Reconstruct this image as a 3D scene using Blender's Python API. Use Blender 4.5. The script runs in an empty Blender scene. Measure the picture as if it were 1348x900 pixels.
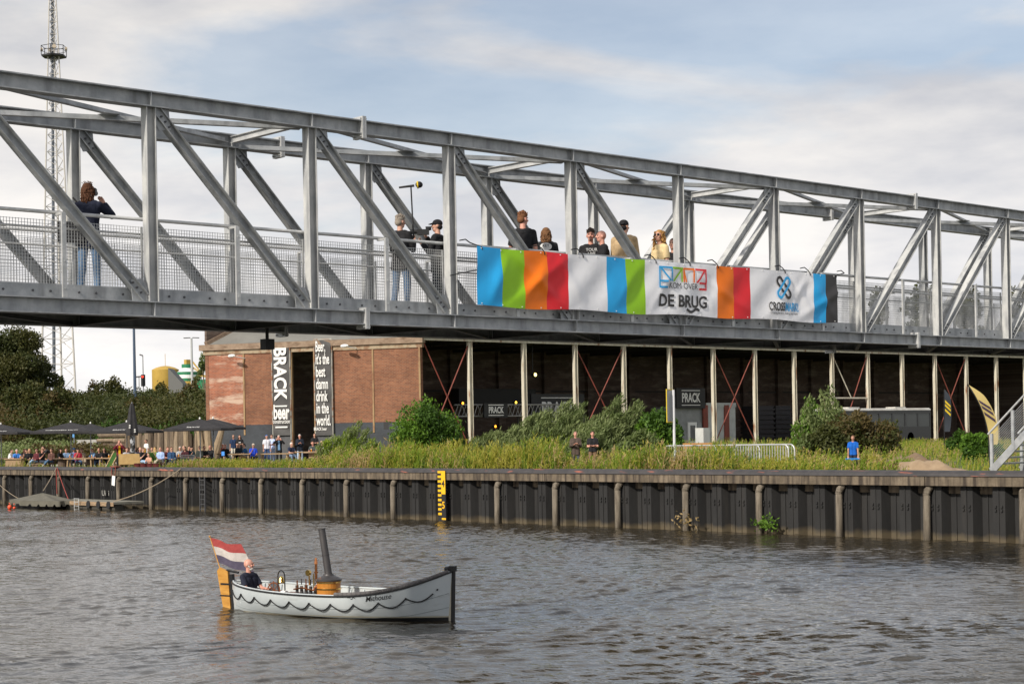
import bpy, bmesh, math, random
import numpy as np
from mathutils import Vector, Matrix
random.seed(7); rng = np.random.default_rng(7)
R = math.radians
sc = bpy.context.scene
COL = sc.collection

# ------------------------------------------------------------------ camera
TH = R(47.81); ROLL = 0.0185; FPX = 2243.0
CZ = 3.7
FW = Vector((-math.sin(TH), math.cos(TH), 0)); RT = Vector((math.cos(TH), math.sin(TH), 0)); UP = Vector((0, 0, 1))
cd = bpy.data.cameras.new('camera'); cam = bpy.data.objects.new('camera', cd); COL.objects.link(cam)
cx = RT*math.cos(ROLL) - UP*math.sin(ROLL); cy = RT*math.sin(ROLL) + UP*math.cos(ROLL)
mw = Matrix((cx, cy, -FW)).transposed().to_4x4(); mw.translation = (0, 0, CZ)
cam.matrix_world = mw
cd.sensor_width = 36; cd.lens = FPX/1348*36; cd.shift_y = 120.7/1348; cd.clip_end = 6000; cd.clip_start = 0.5
sc.camera = cam

# ------------------------------------------------------------------ sky and sun
SUN_DIR = Vector((0.14, -0.99, 0)).normalized(); SUN_EL = R(33)
to_sun = Vector((SUN_DIR.x*math.cos(SUN_EL), SUN_DIR.y*math.cos(SUN_EL), math.sin(SUN_EL)))
w = bpy.data.worlds.new('World'); sc.world = w; w.use_nodes = True
nt = w.node_tree; nt.nodes.clear()
def nn(t, k, **kw):
    n = t.nodes.new(k)
    for a, b in kw.items(): setattr(n, a, b)
    return n
sky = nn(nt, 'ShaderNodeTexSky', sky_type='NISHITA', sun_disc=False, sun_elevation=SUN_EL,
         sun_rotation=math.atan2(to_sun.x, to_sun.y), air_density=1.0, dust_density=2.0, ozone_density=1.2)
tc = nn(nt, 'ShaderNodeTexCoord')
mp = nn(nt, 'ShaderNodeMapping'); mp.inputs['Scale'].default_value = (1, 1, 3.4); mp.inputs['Location'].default_value = (1.55, 0.35, 0.1)
nt.links.new(tc.outputs['Generated'], mp.inputs['Vector'])
n1 = nn(nt, 'ShaderNodeTexNoise'); n1.inputs['Scale'].default_value = 3.1; n1.inputs['Detail'].default_value = 9; n1.inputs['Roughness'].default_value = 0.52; n1.inputs['Distortion'].default_value = 0.35
n2 = nn(nt, 'ShaderNodeTexNoise'); n2.inputs['Scale'].default_value = 5.5; n2.inputs['Detail'].default_value = 8; n2.inputs['Roughness'].default_value = 0.55
nt.links.new(mp.outputs[0], n1.inputs['Vector']); nt.links.new(mp.outputs[0], n2.inputs['Vector'])
sep = nn(nt, 'ShaderNodeSeparateXYZ'); nt.links.new(tc.outputs['Generated'], sep.inputs[0])
hz = nn(nt, 'ShaderNodeMapRange'); hz.inputs['From Min'].default_value = 0.0; hz.inputs['From Max'].default_value = 0.22
hz.inputs['To Min'].default_value = 0.22; hz.inputs['To Max'].default_value = 0.0; nt.links.new(sep.outputs[2], hz.inputs['Value'])
ad = nn(nt, 'ShaderNodeMath', operation='ADD'); nt.links.new(n1.outputs['Fac'], ad.inputs[0]); nt.links.new(hz.outputs[0], ad.inputs[1])
cr = nn(nt, 'ShaderNodeValToRGB'); cr.color_ramp.elements[0].position = 0.43; cr.color_ramp.elements[0].color = (0.40,)*3+(1,)
cr.color_ramp.elements[1].position = 0.56; cr.color_ramp.elements[1].color = (1, 1, 1, 1)
nt.links.new(ad.outputs[0], cr.inputs[0])
cc = nn(nt, 'ShaderNodeValToRGB'); cc.color_ramp.elements[0].position = 0.36; cc.color_ramp.elements[0].color = (4.7, 4.8, 5.15, 1)
cc.color_ramp.elements[1].position = 0.62; cc.color_ramp.elements[1].color = (7.2, 6.95, 6.7, 1)
nt.links.new(n2.outputs['Fac'], cc.inputs[0])
gl = nn(nt, 'ShaderNodeMapRange'); gl.inputs['From Min'].default_value = 0.0; gl.inputs['From Max'].default_value = 0.24
gl.inputs['To Min'].default_value = 1.16; gl.inputs['To Max'].default_value = 0.86; nt.links.new(sep.outputs[2], gl.inputs['Value'])
gm = nn(nt, 'ShaderNodeVectorMath', operation='SCALE'); nt.links.new(cc.outputs[0], gm.inputs[0]); nt.links.new(gl.outputs[0], gm.inputs['Scale'])
mx = nn(nt, 'ShaderNodeMix', data_type='RGBA'); nt.links.new(cr.outputs[0], mx.inputs[0]); nt.links.new(sky.outputs[0], mx.inputs[6]); nt.links.new(gm.outputs[0], mx.inputs[7])
bg = nn(nt, 'ShaderNodeBackground'); bg.inputs['Strength'].default_value = 0.098
nt.links.new(mx.outputs[2], bg.inputs[0]); wo = nn(nt, 'ShaderNodeOutputWorld'); nt.links.new(bg.outputs[0], wo.inputs[0])
sl = bpy.data.lights.new('sun', 'SUN'); sl.energy = 3.3; sl.angle = R(3); sl.color = (1.0, 0.93, 0.83)
so = bpy.data.objects.new('sun', sl); COL.objects.link(so); so.rotation_euler = to_sun.to_track_quat('Z', 'Y').to_euler(); so.location = to_sun*100
vs = sc.view_settings; vs.view_transform = 'Standard'; vs.look = 'None'; vs.exposure = 0.50; vs.gamma = 1; vs.use_curve_mapping = False

# ------------------------------------------------------------------ helpers
def s_of(px, py=600): return ((px-674)-ROLL*(py-570.7))/FPX
def b_of(px, py): return (-ROLL*(px-674)-(py-570.7))/FPX
def ray(px, py): return FW + RT*s_of(px, py) + UP*b_of(px, py)
def on_x(px, py, X):
    d = ray(px, py); t = X/d.x; return Vector((X, d.y*t, CZ+d.z*t))
def on_y(px, py, Y):
    d = ray(px, py); t = Y/d.y; return Vector((d.x*t, Y, CZ+d.z*t))
def on_d(px, py, D):
    d = ray(px, py); return Vector((d.x*D, d.y*D, CZ+d.z*D))
def depth(p): return FW.x*p[0]+FW.y*p[1]

def sstep(x): x = min(1, max(0, x)); return x*x*(3-2*x)

MATS = {}
def mat(name, c, rough=0.7, metal=0.0, c2=None, sc1=3.0, stretch=(1,1,1), bump=0.0, bscale=30, detail=6, lo=0.35, hi=0.65, spec=0.5, emit=None, alpha=None, trans=None, streak=None):
    if name in MATS: return MATS[name]
    m = bpy.data.materials.new(name); m.use_nodes = True; t = m.node_tree; b = t.nodes['Principled BSDF']
    b.inputs['Base Color'].default_value = (*c, 1); b.inputs['Roughness'].default_value = rough; b.inputs['Metallic'].default_value = metal
    b.inputs['Specular IOR Level'].default_value = spec
    tcn = nn(t, 'ShaderNodeTexCoord'); mpn = nn(t, 'ShaderNodeMapping'); mpn.inputs['Scale'].default_value = stretch
    t.links.new(tcn.outputs['Object'], mpn.inputs[0])
    if c2:
        n = nn(t, 'ShaderNodeTexNoise'); n.inputs['Scale'].default_value = sc1; n.inputs['Detail'].default_value = detail; n.inputs['Roughness'].default_value = 0.6
        t.links.new(mpn.outputs[0], n.inputs['Vector'])
        r = nn(t, 'ShaderNodeValToRGB'); r.color_ramp.elements[0].position = lo; r.color_ramp.elements[0].color = (*c, 1)
        r.color_ramp.elements[1].position = hi; r.color_ramp.elements[1].color = (*c2, 1)
        t.links.new(n.outputs['Fac'], r.inputs[0]); out = r.outputs[0]
        if streak:      # streak = (colour, scale vector, low, high)
            m2 = nn(t, 'ShaderNodeMapping'); m2.inputs['Scale'].default_value = streak[1]; t.links.new(tcn.outputs['Object'], m2.inputs[0])
            k = nn(t, 'ShaderNodeTexNoise'); k.inputs['Scale'].default_value = 1; k.inputs['Detail'].default_value = 5; t.links.new(m2.outputs[0], k.inputs['Vector'])
            mr = nn(t, 'ShaderNodeMapRange'); mr.inputs['From Min'].default_value = streak[2]; mr.inputs['From Max'].default_value = streak[3]; t.links.new(k.outputs['Fac'], mr.inputs['Value'])
            mm = nn(t, 'ShaderNodeMix', data_type='RGBA'); t.links.new(mr.outputs[0], mm.inputs[0]); t.links.new(out, mm.inputs[6]); mm.inputs[7].default_value = (*streak[0], 1); out = mm.outputs[2]
        t.links.new(out, b.inputs['Base Color'])
    if bump:
        n = nn(t, 'ShaderNodeTexNoise'); n.inputs['Scale'].default_value = bscale; n.inputs['Detail'].default_value = 5
        t.links.new(mpn.outputs[0], n.inputs['Vector'])
        bp = nn(t, 'ShaderNodeBump'); bp.inputs['Strength'].default_value = bump; bp.inputs['Distance'].default_value = 0.02
        t.links.new(n.outputs['Fac'], bp.inputs['Height']); t.links.new(bp.outputs[0], b.inputs['Normal'])
    if emit: b.inputs['Emission Color'].default_value = (*emit[0], 1); b.inputs['Emission Strength'].default_value = emit[1]
    if trans: b.inputs['Transmission Weight'].default_value = trans
    MATS[name] = m; return m
def leafmat(name, c, c2, tr=0.25):
    if name in MATS: return MATS[name]
    m = mat(name, c, 0.6, c2=c2, sc1=1.3, lo=0.3, hi=0.7, spec=0.25); t = m.node_tree; b = t.nodes['Principled BSDF']
    o = t.nodes['Material Output']; tb = nn(t, 'ShaderNodeBsdfTranslucent'); tb.inputs[0].default_value = (c2[0]*1.1, c2[1]*1.2, c2[2]*0.6, 1)
    ms = nn(t, 'ShaderNodeMixShader'); ms.inputs[0].default_value = tr
    t.links.new(b.outputs[0], ms.inputs[1]); t.links.new(tb.outputs[0], ms.inputs[2]); t.links.new(ms.outputs[0], o.inputs[0]); return m
def cloth(c, name=None):
    nm = name or 'cloth_%02x%02x%02x' % tuple(int(min(1, x)*255) for x in c)
    return mat(nm, c, 0.85, c2=tuple(min(1, x*1.25+0.004) for x in c), sc1=9, bump=0.5, bscale=14, spec=0.2)

def tag(o, label=None, cat=None, group=None, kind=None):
    if label: o['label'] = label
    if cat: o['category'] = cat
    if group: o['group'] = group
    if kind: o['kind'] = kind
    return o
def empty(name, loc, rz=0, label=None, cat=None, group=None):
    o = bpy.data.objects.new(name, None); COL.objects.link(o); o.location = loc; o.rotation_euler = (0, 0, rz); o.empty_display_size = 0.2
    return tag(o, label, cat, group)

class MB:
    def __init__(s): s.v = []; s.f = []; s.m = []
    def add(s, vs, fs, mi=0):
        k = len(s.v); s.v += [tuple(p) for p in vs]; s.f += [tuple(i+k for i in f) for f in fs]; s.m += [mi]*len(fs); return s
    def box(s, x0, x1, y0, y1, z0, z1, mi=0):
        return s.add([(x0,y0,z0),(x1,y0,z0),(x1,y1,z0),(x0,y1,z0),(x0,y0,z1),(x1,y0,z1),(x1,y1,z1),(x0,y1,z1)],
                     [(0,3,2,1),(4,5,6,7),(0,1,5,4),(1,2,6,5),(2,3,7,6),(3,0,4,7)], mi)
    def frame(s, p0, p1, up):
        p0 = Vector(p0); p1 = Vector(p1); d = (p1-p0).normalized(); u = Vector(up); u = u-d*u.dot(d)
        if u.length < 1e-5: u = Vector((1,0,0))-d*d.x
        u.normalize(); return p0, p1, d, u, d.cross(u)
    def prof(s, p0, p1, poly, up=(0,0,1), mi=0):
        p0, p1, d, u, sd = s.frame(p0, p1, up); n = len(poly)
        vs = [p0+sd*a+u*b for a, b in poly]+[p1+sd*a+u*b for a, b in poly]
        fs = [(i, (i+1) % n, n+(i+1) % n, n+i) for i in range(n)]+[tuple(reversed(range(n))), tuple(range(n, 2*n))]
        return s.add(vs, fs, mi)
    def beam(s, p0, p1, w, h, up=(0,0,1), mi=0):
        return s.prof(p0, p1, [(-w/2,-h/2),(w/2,-h/2),(w/2,h/2),(-w/2,h/2)], up, mi)
    def hsec(s, p0, p1, w, h, tf=0.014, tw=0.01, up=(0,0,1), mi=0):     # flanges at +-h/2 along up
        W = w/2; H = h/2; t = tw/2
        return s.prof(p0, p1, [(-W,-H),(W,-H),(W,-H+tf),(t,-H+tf),(t,H-tf),(W,H-tf),(W,H),(-W,H),(-W,H-tf),(-t,H-tf),(-t,-H+tf),(-W,-H+tf)], up, mi)
    def cyl(s, p0, p1, r0, r1=None, n=10, mi=0):
        r1 = r0 if r1 is None else r1
        p0, p1, d, u, sd = s.frame(p0, p1, (0.01,0.02,1) if abs((Vector(p1)-Vector(p0)).normalized().z) < .9 else (1,0,0))
        vs = []
        for p, r in ((p0, r0), (p1, r1)):
            for i in range(n):
                a = 2*math.pi*i/n; vs.append(p+u*math.cos(a)*r+sd*math.sin(a)*r)
        return s.add(vs, [(i, (i+1) % n, n+(i+1) % n, n+i) for i in range(n)]+[tuple(reversed(range(n))), tuple(range(n, 2*n))], mi)
    def tube(s, pts, r, n=6, mi=0):
        for a, b in zip(pts[:-1], pts[1:]):
            if (Vector(b)-Vector(a)).length > 1e-5: s.cyl(a, b, r, r, n, mi)
        return s
    def sph(s, c, r, n=10, mi=0, rot=None):
        if not hasattr(r, '__len__'): r = (r, r, r)
        m = max(4, n//2+1); vs = []
        for j in range(1, m):
            ph = math.pi*j/m
            for i in range(n):
                a = 2*math.pi*i/n; vs.append(Vector((math.sin(ph)*math.cos(a)*r[0], math.sin(ph)*math.sin(a)*r[1], math.cos(ph)*r[2])))
        vs += [Vector((0,0,r[2])), Vector((0,0,-r[2]))]
        if rot: vs = [rot @ v for v in vs]
        vs = [v+Vector(c) for v in vs]; fs = []
        for j in range(m-2):
            for i in range(n): fs.append((j*n+i, (j+1)*n+i, (j+1)*n+(i+1) % n, j*n+(i+1) % n))
        T = (m-1)*n
        for i in range(n): fs.append((T, i, (i+1) % n)); fs.append((T+1, (m-2)*n+(i+1) % n, (m-2)*n+i))
        return s.add(vs, fs, mi)
    def cap(s, p0, p1, r0, r1=None, n=12):
        r1 = r0 if r1 is None else r1
        s.sph(p0, r0*1.0, n); s.sph(p1, r1*1.0, n)
        if (Vector(p1)-Vector(p0)).length > 1e-4: s.cyl(p0, p1, r0, r1, n)
        return s
    def lathe(s, c, prof, n=16, mi=0):
        vs = []; c = Vector(c)
        for r, z in prof:
            for i in range(n): a = 2*math.pi*i/n; vs.append(c+Vector((r*math.cos(a), r*math.sin(a), z)))
        m = len(prof); fs = [(j*n+i, j*n+(i+1) % n, (j+1)*n+(i+1) % n, (j+1)*n+i) for j in range(m-1) for i in range(n)]
        fs += [tuple(reversed(range(n))), tuple(range((m-1)*n, m*n))]
        return s.add(vs, fs, mi)
    def grid(s, fn, us, vs_, mi=None):
        k = len(s.v); nu = len(us); nv = len(vs_)
        for u in us:
            for v in vs_: s.v.append(tuple(fn(u, v)))
        for i in range(nu-1):
            for j in range(nv-1):
                s.f.append((k+i*nv+j, k+(i+1)*nv+j, k+(i+1)*nv+j+1, k+i*nv+j+1)); s.m.append(mi(i, j) if callable(mi) else (mi or 0))
        return s
    def mesh(s, name, mats, off=(0,0,0), smooth=False):
        me = bpy.data.meshes.new(name); o = Vector(off)
        me.from_pydata([(x-o.x, y-o.y, z-o.z) for x, y, z in s.v], [], s.f)
        for mm in (mats if isinstance(mats, (list, tuple)) else [mats]): me.materials.append(mm)
        if any(s.m): me.polygons.foreach_set('material_index', s.m)
        if smooth: me.polygons.foreach_set('use_smooth', [True]*len(s.f))
        me.update(); return me
    def build(s, name, mats, parent=None, local=False, smooth=False, loc=None):
        if parent is not None:
            if local: off = (0,0,0)
            else:
                off = Vector(parent.location); q = parent.parent
                while q is not None: off = off+Vector(q.location); q = q.parent
            ob = bpy.data.objects.new(name, s.mesh(name, mats, off, smooth)); ob.parent = parent
        else:
            if loc is None:
                a = np.array(s.v); loc = ((a[:,0].min()+a[:,0].max())/2, (a[:,1].min()+a[:,1].max())/2, a[:,2].min())
            ob = bpy.data.objects.new(name, s.mesh(name, mats, loc, smooth)); ob.location = loc
        COL.objects.link(ob)
        if smooth == 'auto': pass
        return ob
def np_mesh(name, V, F, mats, mi=None, loc=(0,0,0), smooth=False, parent=None):
    """V (n,3), F (m,k) arrays"""
    me = bpy.data.meshes.new(name); V = np.asarray(V, dtype=np.float32)-np.array(loc, dtype=np.float32); F = np.asarray(F, dtype=np.int32)
    me.vertices.add(len(V)); me.vertices.foreach_set('co', V.ravel())
    k = F.shape[1]; me.loops.add(F.size); me.loops.foreach_set('vertex_index', F.ravel())
    me.polygons.add(len(F)); me.polygons.foreach_set('loop_start', np.arange(0, F.size, k, dtype=np.int32)); me.polygons.foreach_set('loop_total', np.full(len(F), k, dtype=np.int32))
    for m in (mats if isinstance(mats, (list, tuple)) else [mats]): me.materials.append(m)
    if mi is not None: me.polygons.foreach_set('material_index', np.asarray(mi, dtype=np.int32))
    if smooth: me.polygons.foreach_set('use_smooth', np.ones(len(F), dtype=bool))
    me.update(calc_edges=True); ob = bpy.data.objects.new(name, me); ob.location = loc; COL.objects.link(ob)
    if parent is not None: ob.parent = parent
    return ob
def copy_tree(o, parent=None, label=None):
    c = o.copy(); COL.objects.link(c); c.parent = parent
    for ch in list(o.children): copy_tree(ch, c)
    if label: c['label'] = label
    return c
def remesh(mb, voxel, name, mats, smooth_it=2):
    me = mb.mesh('tmp', mats); ob = bpy.data.objects.new('tmp', me); COL.objects.link(ob)
    r = ob.modifiers.new('r', 'REMESH'); r.mode = 'VOXEL'; r.voxel_size = voxel; r.use_smooth_shade = True
    if smooth_it: q = ob.modifiers.new('s', 'SMOOTH'); q.iterations = smooth_it; q.factor = 0.5
    dg = bpy.context.evaluated_depsgraph_get(); out = bpy.data.meshes.new_from_object(ob.evaluated_get(dg)); out.name = name
    bpy.data.objects.remove(ob); bpy.data.meshes.remove(me); return out
_txt = {}
def text_mb(txt, size, bold=0.0, align='CENTER', sx=1.0, shear=0.0, maxe=None):
    """text as flat triangles: returns (verts2d, faces)"""
    cu = bpy.data.curves.new('t', 'FONT'); cu.body = txt; cu.size = size; cu.offset = bold*size; cu.align_x = align; cu.shear = shear; cu.resolution_u = 3
    cu.space_line = 0.9
    ob = bpy.data.objects.new('t', cu); COL.objects.link(ob)
    dg = bpy.context.evaluated_depsgraph_get(); me = bpy.data.meshes.new_from_object(ob.evaluated_get(dg)); bpy.data.objects.remove(ob); bpy.data.curves.remove(cu)
    if maxe:
        bm = bmesh.new(); bm.from_mesh(me); bmesh.ops.triangulate(bm, faces=bm.faces)
        for _ in range(6):
            e = [q for q in bm.edges if q.calc_length() > maxe]
            if not e: break
            bmesh.ops.subdivide_edges(bm, edges=e, cuts=1); bmesh.ops.triangulate(bm, faces=[f for f in bm.faces if len(f.verts) > 3])
        bm.to_mesh(me); bm.free()
    V = [(v.co.x*sx, v.co.y) for v in me.vertices]; F = [tuple(p.vertices) for p in me.polygons]; bpy.data.meshes.remove(me); return V, F
def text_obj(name, txt, size, fn, material, parent, bold=0.0, align='CENTER', sx=1.0, maxe=None, shear=0.0):
    V, F = text_mb(txt, size, bold, align, sx, shear, maxe); mb = MB(); mb.add([fn(a, b) for a, b in V], F); return mb.build(name, material, parent)
# ------------------------------------------------------------------ shared materials
M_steel = mat('galvanised_steel', (0.27,0.285,0.295), 0.5, 0.2, c2=(0.42,0.43,0.435), sc1=3.5, bump=0.15, bscale=25, streak=((0.19,0.195,0.20), (5,5,0.8), 0.52, 0.75))
M_steel_sunlit = mat('galvanised_sunlit_tone', (0.40,0.41,0.41), 0.5, 0.12, c2=(0.56,0.56,0.54), sc1=3.0, bump=0.12, streak=((0.30,0.305,0.31), (7,7,1.2), 0.5, 0.7))  # lighter copy of the galvanised steel, sunlit faces put into its colour
M_steel_lt = mat('new_galvanised_steel', (0.40,0.41,0.41), 0.45, 0.35, c2=(0.58,0.58,0.57), sc1=4, bump=0.1)
M_bolt = mat('bolt_steel', (0.08,0.08,0.085), 0.5, 0.5)
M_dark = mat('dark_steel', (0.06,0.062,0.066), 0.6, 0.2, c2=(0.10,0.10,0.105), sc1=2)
M_black = mat('black_matt', (0.012,0.012,0.013), 0.6)
M_white = mat('white_paint', (0.75,0.75,0.73), 0.5)
M_skin = mat('skin', (0.50,0.27,0.19), 0.55, c2=(0.60,0.33,0.235), sc1=12)
M_wood = mat('weathered_wood', (0.20,0.135,0.08), 0.8, c2=(0.36,0.25,0.15), sc1=2.5, stretch=(1,1,6), bump=0.4)
M_pine = mat('pale_pine', (0.46,0.31,0.16), 0.7, c2=(0.58,0.42,0.24), sc1=3, stretch=(6,1,1), bump=0.2)

# ------------------------------------------------------------------ water
def wave(X, Y):
    r = np.random.default_rng(11); Z = np.zeros_like(X)
    wx = 0.5*np.sin(X*0.31+Y*0.47+1)+0.3*np.sin(X*0.83-Y*0.59); wy = 0.5*np.sin(X*0.41-Y*0.37+2)+0.3*np.sin(X*0.71+Y*0.93)
    X = X+wx; Y = Y+wy
    gust = 0.75+0.25*np.sin(X*0.13+Y*0.21+0.5*np.sin(X*0.3))+0.15*np.sin(X*0.5-Y*0.33)
    for i in range(60):
        lam = 0.20*(0.95/0.20)**(i/59); ang = R(126)+r.normal(0, 0.55); k = 2*math.pi/lam; ph = r.random()*6.28
        a = 0.0175*lam*(0.7+0.6*r.random())/2.2
        arg = (X*math.cos(ang)+Y*math.sin(ang))*k+ph
        env = 0.5+0.5*np.sin(X*r.normal(0,.5)+Y*r.normal(0,.5)+r.random()*6)
        Z += a*env*(np.cos(arg)+0.25*np.cos(2*arg))
    return (Z-Z.mean())*gust
step = 0.06
gx = np.arange(-118, -12, step); gy = np.arange(8.0, 47.31, step)
GX, GY = np.meshgrid(gx, gy, indexing='ij'); GZ = wave(GX, GY)
keep = (np.abs(-GX*0+(RT.x*GX+RT.y*GY)/(FW.x*GX+FW.y*GY)) < 0.36) & ((FW.x*GX+FW.y*GY) > 20)
fade = np.clip((GY-8)/2, 0, 1); GZ *= fade
nx, ny = GX.shape; idx = np.arange(nx*ny).reshape(nx, ny)
F = np.stack([idx[:-1,:-1], idx[1:,:-1], idx[1:,1:], idx[:-1,1:]], -1).reshape(-1, 4)
kq = (keep[:-1,:-1] | keep[1:,1:]).ravel(); F = F[kq]
used = np.zeros(nx*ny, bool); used[F.ravel()] = True; rem = -np.ones(nx*ny, int); rem[used] = np.arange(used.sum())
V = np.stack([GX.ravel(), GY.ravel(), GZ.ravel()], -1)[used]; F = rem[F]
M_water = mat('canal_water', (0.034,0.027,0.016), 0.03, spec=0.75)
t = M_water.node_tree; b = t.nodes['Principled BSDF']; b.inputs['IOR'].default_value = 1.45
tcn = t.nodes['Texture Coordinate'] if 'Texture Coordinate' in t.nodes else nn(t, 'ShaderNodeTexCoord')
geo = nn(t, 'ShaderNodeNewGeometry')
hh = None; WB = ((5.0, 0.8, 0.020), (12.0, 0.7, 0.012))
for scl, st, dist in WB:
    mm = nn(t, 'ShaderNodeMapping'); mm.inputs['Rotation'].default_value = (0, 0, R(-TH*57.3-0)); mm.inputs['Scale'].default_value = (0.7, 1.2, 1); t.links.new(geo.outputs['Position'], mm.inputs[0])
    n = nn(t, 'ShaderNodeTexNoise'); n.inputs['Scale'].default_value = scl; n.inputs['Detail'].default_value = 3; t.links.new(mm.outputs[0], n.inputs['Vector'])
    bp = nn(t, 'ShaderNodeBump'); bp.inputs['Strength'].default_value = st; bp.inputs['Distance'].default_value = dist; t.links.new(n.outputs['Fac'], bp.inputs['Height'])
    if hh: t.links.new(hh.outputs[0], bp.inputs['Normal'])
    hh = bp
t.links.new(hh.outputs[0], b.inputs['Normal'])
tag(np_mesh('canal_water', V, F, M_water, smooth=True), kind='structure')
mb = MB(); mb.add([(-1500,1.5,-0.35),(1500,1.5,-0.35),(1500,47.5,-0.35),(-1500,47.5,-0.35)], [(0,1,2,3)])
tag(mb.build('water', M_water), kind='structure')

# ------------------------------------------------------------------ land
def gz(x, y):
    d = FW.x*x+FW.y*y
    z = 1.98+0.22*sstep((y-52)/12)
    z += (3.6+0.5*math.sin(x*0.07+y*0.03))*sstep((d-134)/46)*sstep((-103-x)/8)
    if d > 300: z -= 0.0
    return z
xs = np.concatenate([np.linspace(-2500,-400,8)[:-1], np.linspace(-400,-200,30)[:-1], np.linspace(-200,0,130)[:-1], np.linspace(0,1500,10)])
ys = np.concatenate([np.linspace(47.75,52,10)[:-1], np.linspace(52,200,110)[:-1], np.linspace(200,400,30)[:-1], np.linspace(400,3000,8)])
M_ground = mat('rough_grass_soil', (0.09,0.085,0.04), 0.95, c2=(0.085,0.115,0.03), sc1=0.35, bump=0.6, bscale=6, streak=((0.22,0.19,0.13), (0.15,0.15,1), 0.58, 0.72))
mb = MB(); mb.grid(lambda x, y: (x, y, gz(x, y)+0.03*math.sin(x*1.7)*math.sin(y*2.1)), xs, ys)
tag(mb.build('ground', M_ground, loc=(0,48,0), smooth=True), kind='structure')
mb = MB(); mb.box(-1500, 1500, -300, 1.2, -2, 2.05); tag(mb.build('near_bank', M_ground), kind='structure')
# terrace paving
M_pave = mat('gravel_terrace', (0.26,0.235,0.19), 0.95, c2=(0.36,0.33,0.27), sc1=2, bump=0.8, bscale=12)
mb = MB(); mb.grid(lambda x, y: (x, y, gz(x, y)+0.035), np.linspace(-118,-66,40), np.linspace(48.3,63,24))
tag(mb.build('terrace_ground', M_pave, smooth=True), kind='structure')
# sand mound
M_sand = mat('dry_sand', (0.32,0.235,0.15), 0.95, c2=(0.24,0.17,0.105), sc1=2.5, bump=0.9, bscale=5)
r_ = np.random.default_rng(3)
def mound(cx_, cy_, rx, ry, h):
    mb = MB(); ph = r_.random(8)*6
    def f(u, v):
        x = cx_+u*rx; y = cy_+v*ry; q = u*u+v*v
        z = h*max(0, 1-q)**1.3*(1+0.30*math.sin(u*4+ph[0])*math.cos(v*5+ph[1])+0.12*math.sin(u*11+ph[2]+v*9)+0.05*math.sin(u*31+v*23))
        return (x, y, gz(x, y)-0.03+z)
    mb.grid(f, np.linspace(-1,1,40), np.linspace(-1,1,40)); return mb
c = on_y(1215, 604, 51.3)
tag(mound(c.x, 51.2, 2.3, 1.1, 0.50).build('sand_mound', M_sand, smooth=True), kind='structure')
c = on_y(1255, 604, 51.0); tag(mound(c.x, 50.4, 3.0, 1.1, 0.2).build('sand_patch', M_sand, smooth=True), kind='structure')
c = on_y(1205, 604, 57); tag(mound(c.x, 56.5, 1.7, 1.4, 0.55).build('earth_mound', mat('dark_earth', (0.16,0.10,0.06), 0.95, c2=(0.2,0.15,0.09), sc1=3, bump=0.9, bscale=6), smooth=True), kind='structure')

# ------------------------------------------------------------------ quay wall
QY = 47.3
qw = empty('quay_wall', (-70, QY, 0), 0, 'long dark steel sheet pile quay wall with a weathered concrete cap above the canal', 'quay wall')
M_pile = mat('sheet_pile_steel', (0.0095,0.0092,0.0092), 0.75, c2=(0.017,0.0165,0.016), sc1=1.5, stretch=(1,1,0.3), bump=0.4, bscale=9, streak=((0.028,0.025,0.022), (2.6,2.6,0.25), 0.56, 0.8))
t = M_pile.node_tree; b = t.nodes['Principled BSDF']; src = b.inputs['Base Color'].links[0].from_socket
geo = nn(t, 'ShaderNodeNewGeometry'); sp = nn(t, 'ShaderNodeSeparateXYZ'); t.links.new(geo.outputs['Position'], sp.inputs[0])
nz = nn(t, 'ShaderNodeTexNoise'); nz.inputs['Scale'].default_value = 2.2; t.links.new(geo.outputs['Position'], nz.inputs['Vector'])
ma = nn(t, 'ShaderNodeMath', operation='MULTIPLY_ADD'); ma.inputs[1].default_value = 0.35; t.links.new(nz.outputs['Fac'], ma.inputs[0]); t.links.new(sp.outputs[2], ma.inputs[2])
mr = nn(t, 'ShaderNodeMapRange'); mr.inputs['From Min'].default_value = 0.44; mr.inputs['From Max'].default_value = 0.24; t.links.new(ma.outputs[0], mr.inputs['Value'])
mm = nn(t, 'ShaderNodeMix', data_type='RGBA'); t.links.new(mr.outputs[0], mm.inputs[0]); t.links.new(src, mm.inputs[6]); mm.inputs[7].default_value = (0.085,0.066,0.038,1); t.links.new(mm.outputs[2], b.inputs['Base Color'])
mb = MB(); per = 3.5/3; X = -137.0; line = []
while X < -8:
    for dx, dy in ((0,0.0),(0.44,0.0),(0.58,0.34),(1.02,0.34)): line.append((X+dx, QY+dy))
    X += per
line.append((X, QY))
mb.grid(lambda i, z: (line[int(i)][0], line[int(i)][1], z), range(len(line)), [-1.0, 0.0, 0.6, 1.2, 1.85])
mb.build('sheet_piling', M_pile, qw)
mb = MB(); X = -137.0
while X < -8:      # interlock ribs and bolt heads
    mb.box(X+0.20, X+0.235, QY-0.03, QY+0.01, -0.5, 1.8)
    mb.box(X+0.78, X+0.81, QY+0.305, QY+0.35, -0.5, 1.8)
    for dx in (0.11, 0.33):
        for dz in (1.12, 1.0): mb.box(X+dx-0.035, X+dx+0.035, QY-0.05, QY+0.01, dz-0.035, dz+0.035)
    X += per
mb.build('bolt_plates', M_pile, qw)
M_cap = mat('weathered_concrete', (0.10,0.078,0.052), 0.9, c2=(0.19,0.15,0.105), sc1=2.0, bump=0.5, bscale=10, streak=((0.045,0.034,0.025), (4.5,4.5,0.5), 0.44, 0.60))
mb = MB(); mb.prof((-140, QY, 0), (-5, QY, 0), [(0.22,1.76),(0.22,2.08),(-0.55,2.08),(-0.55,1.76)], (0,0,1)); 
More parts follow.
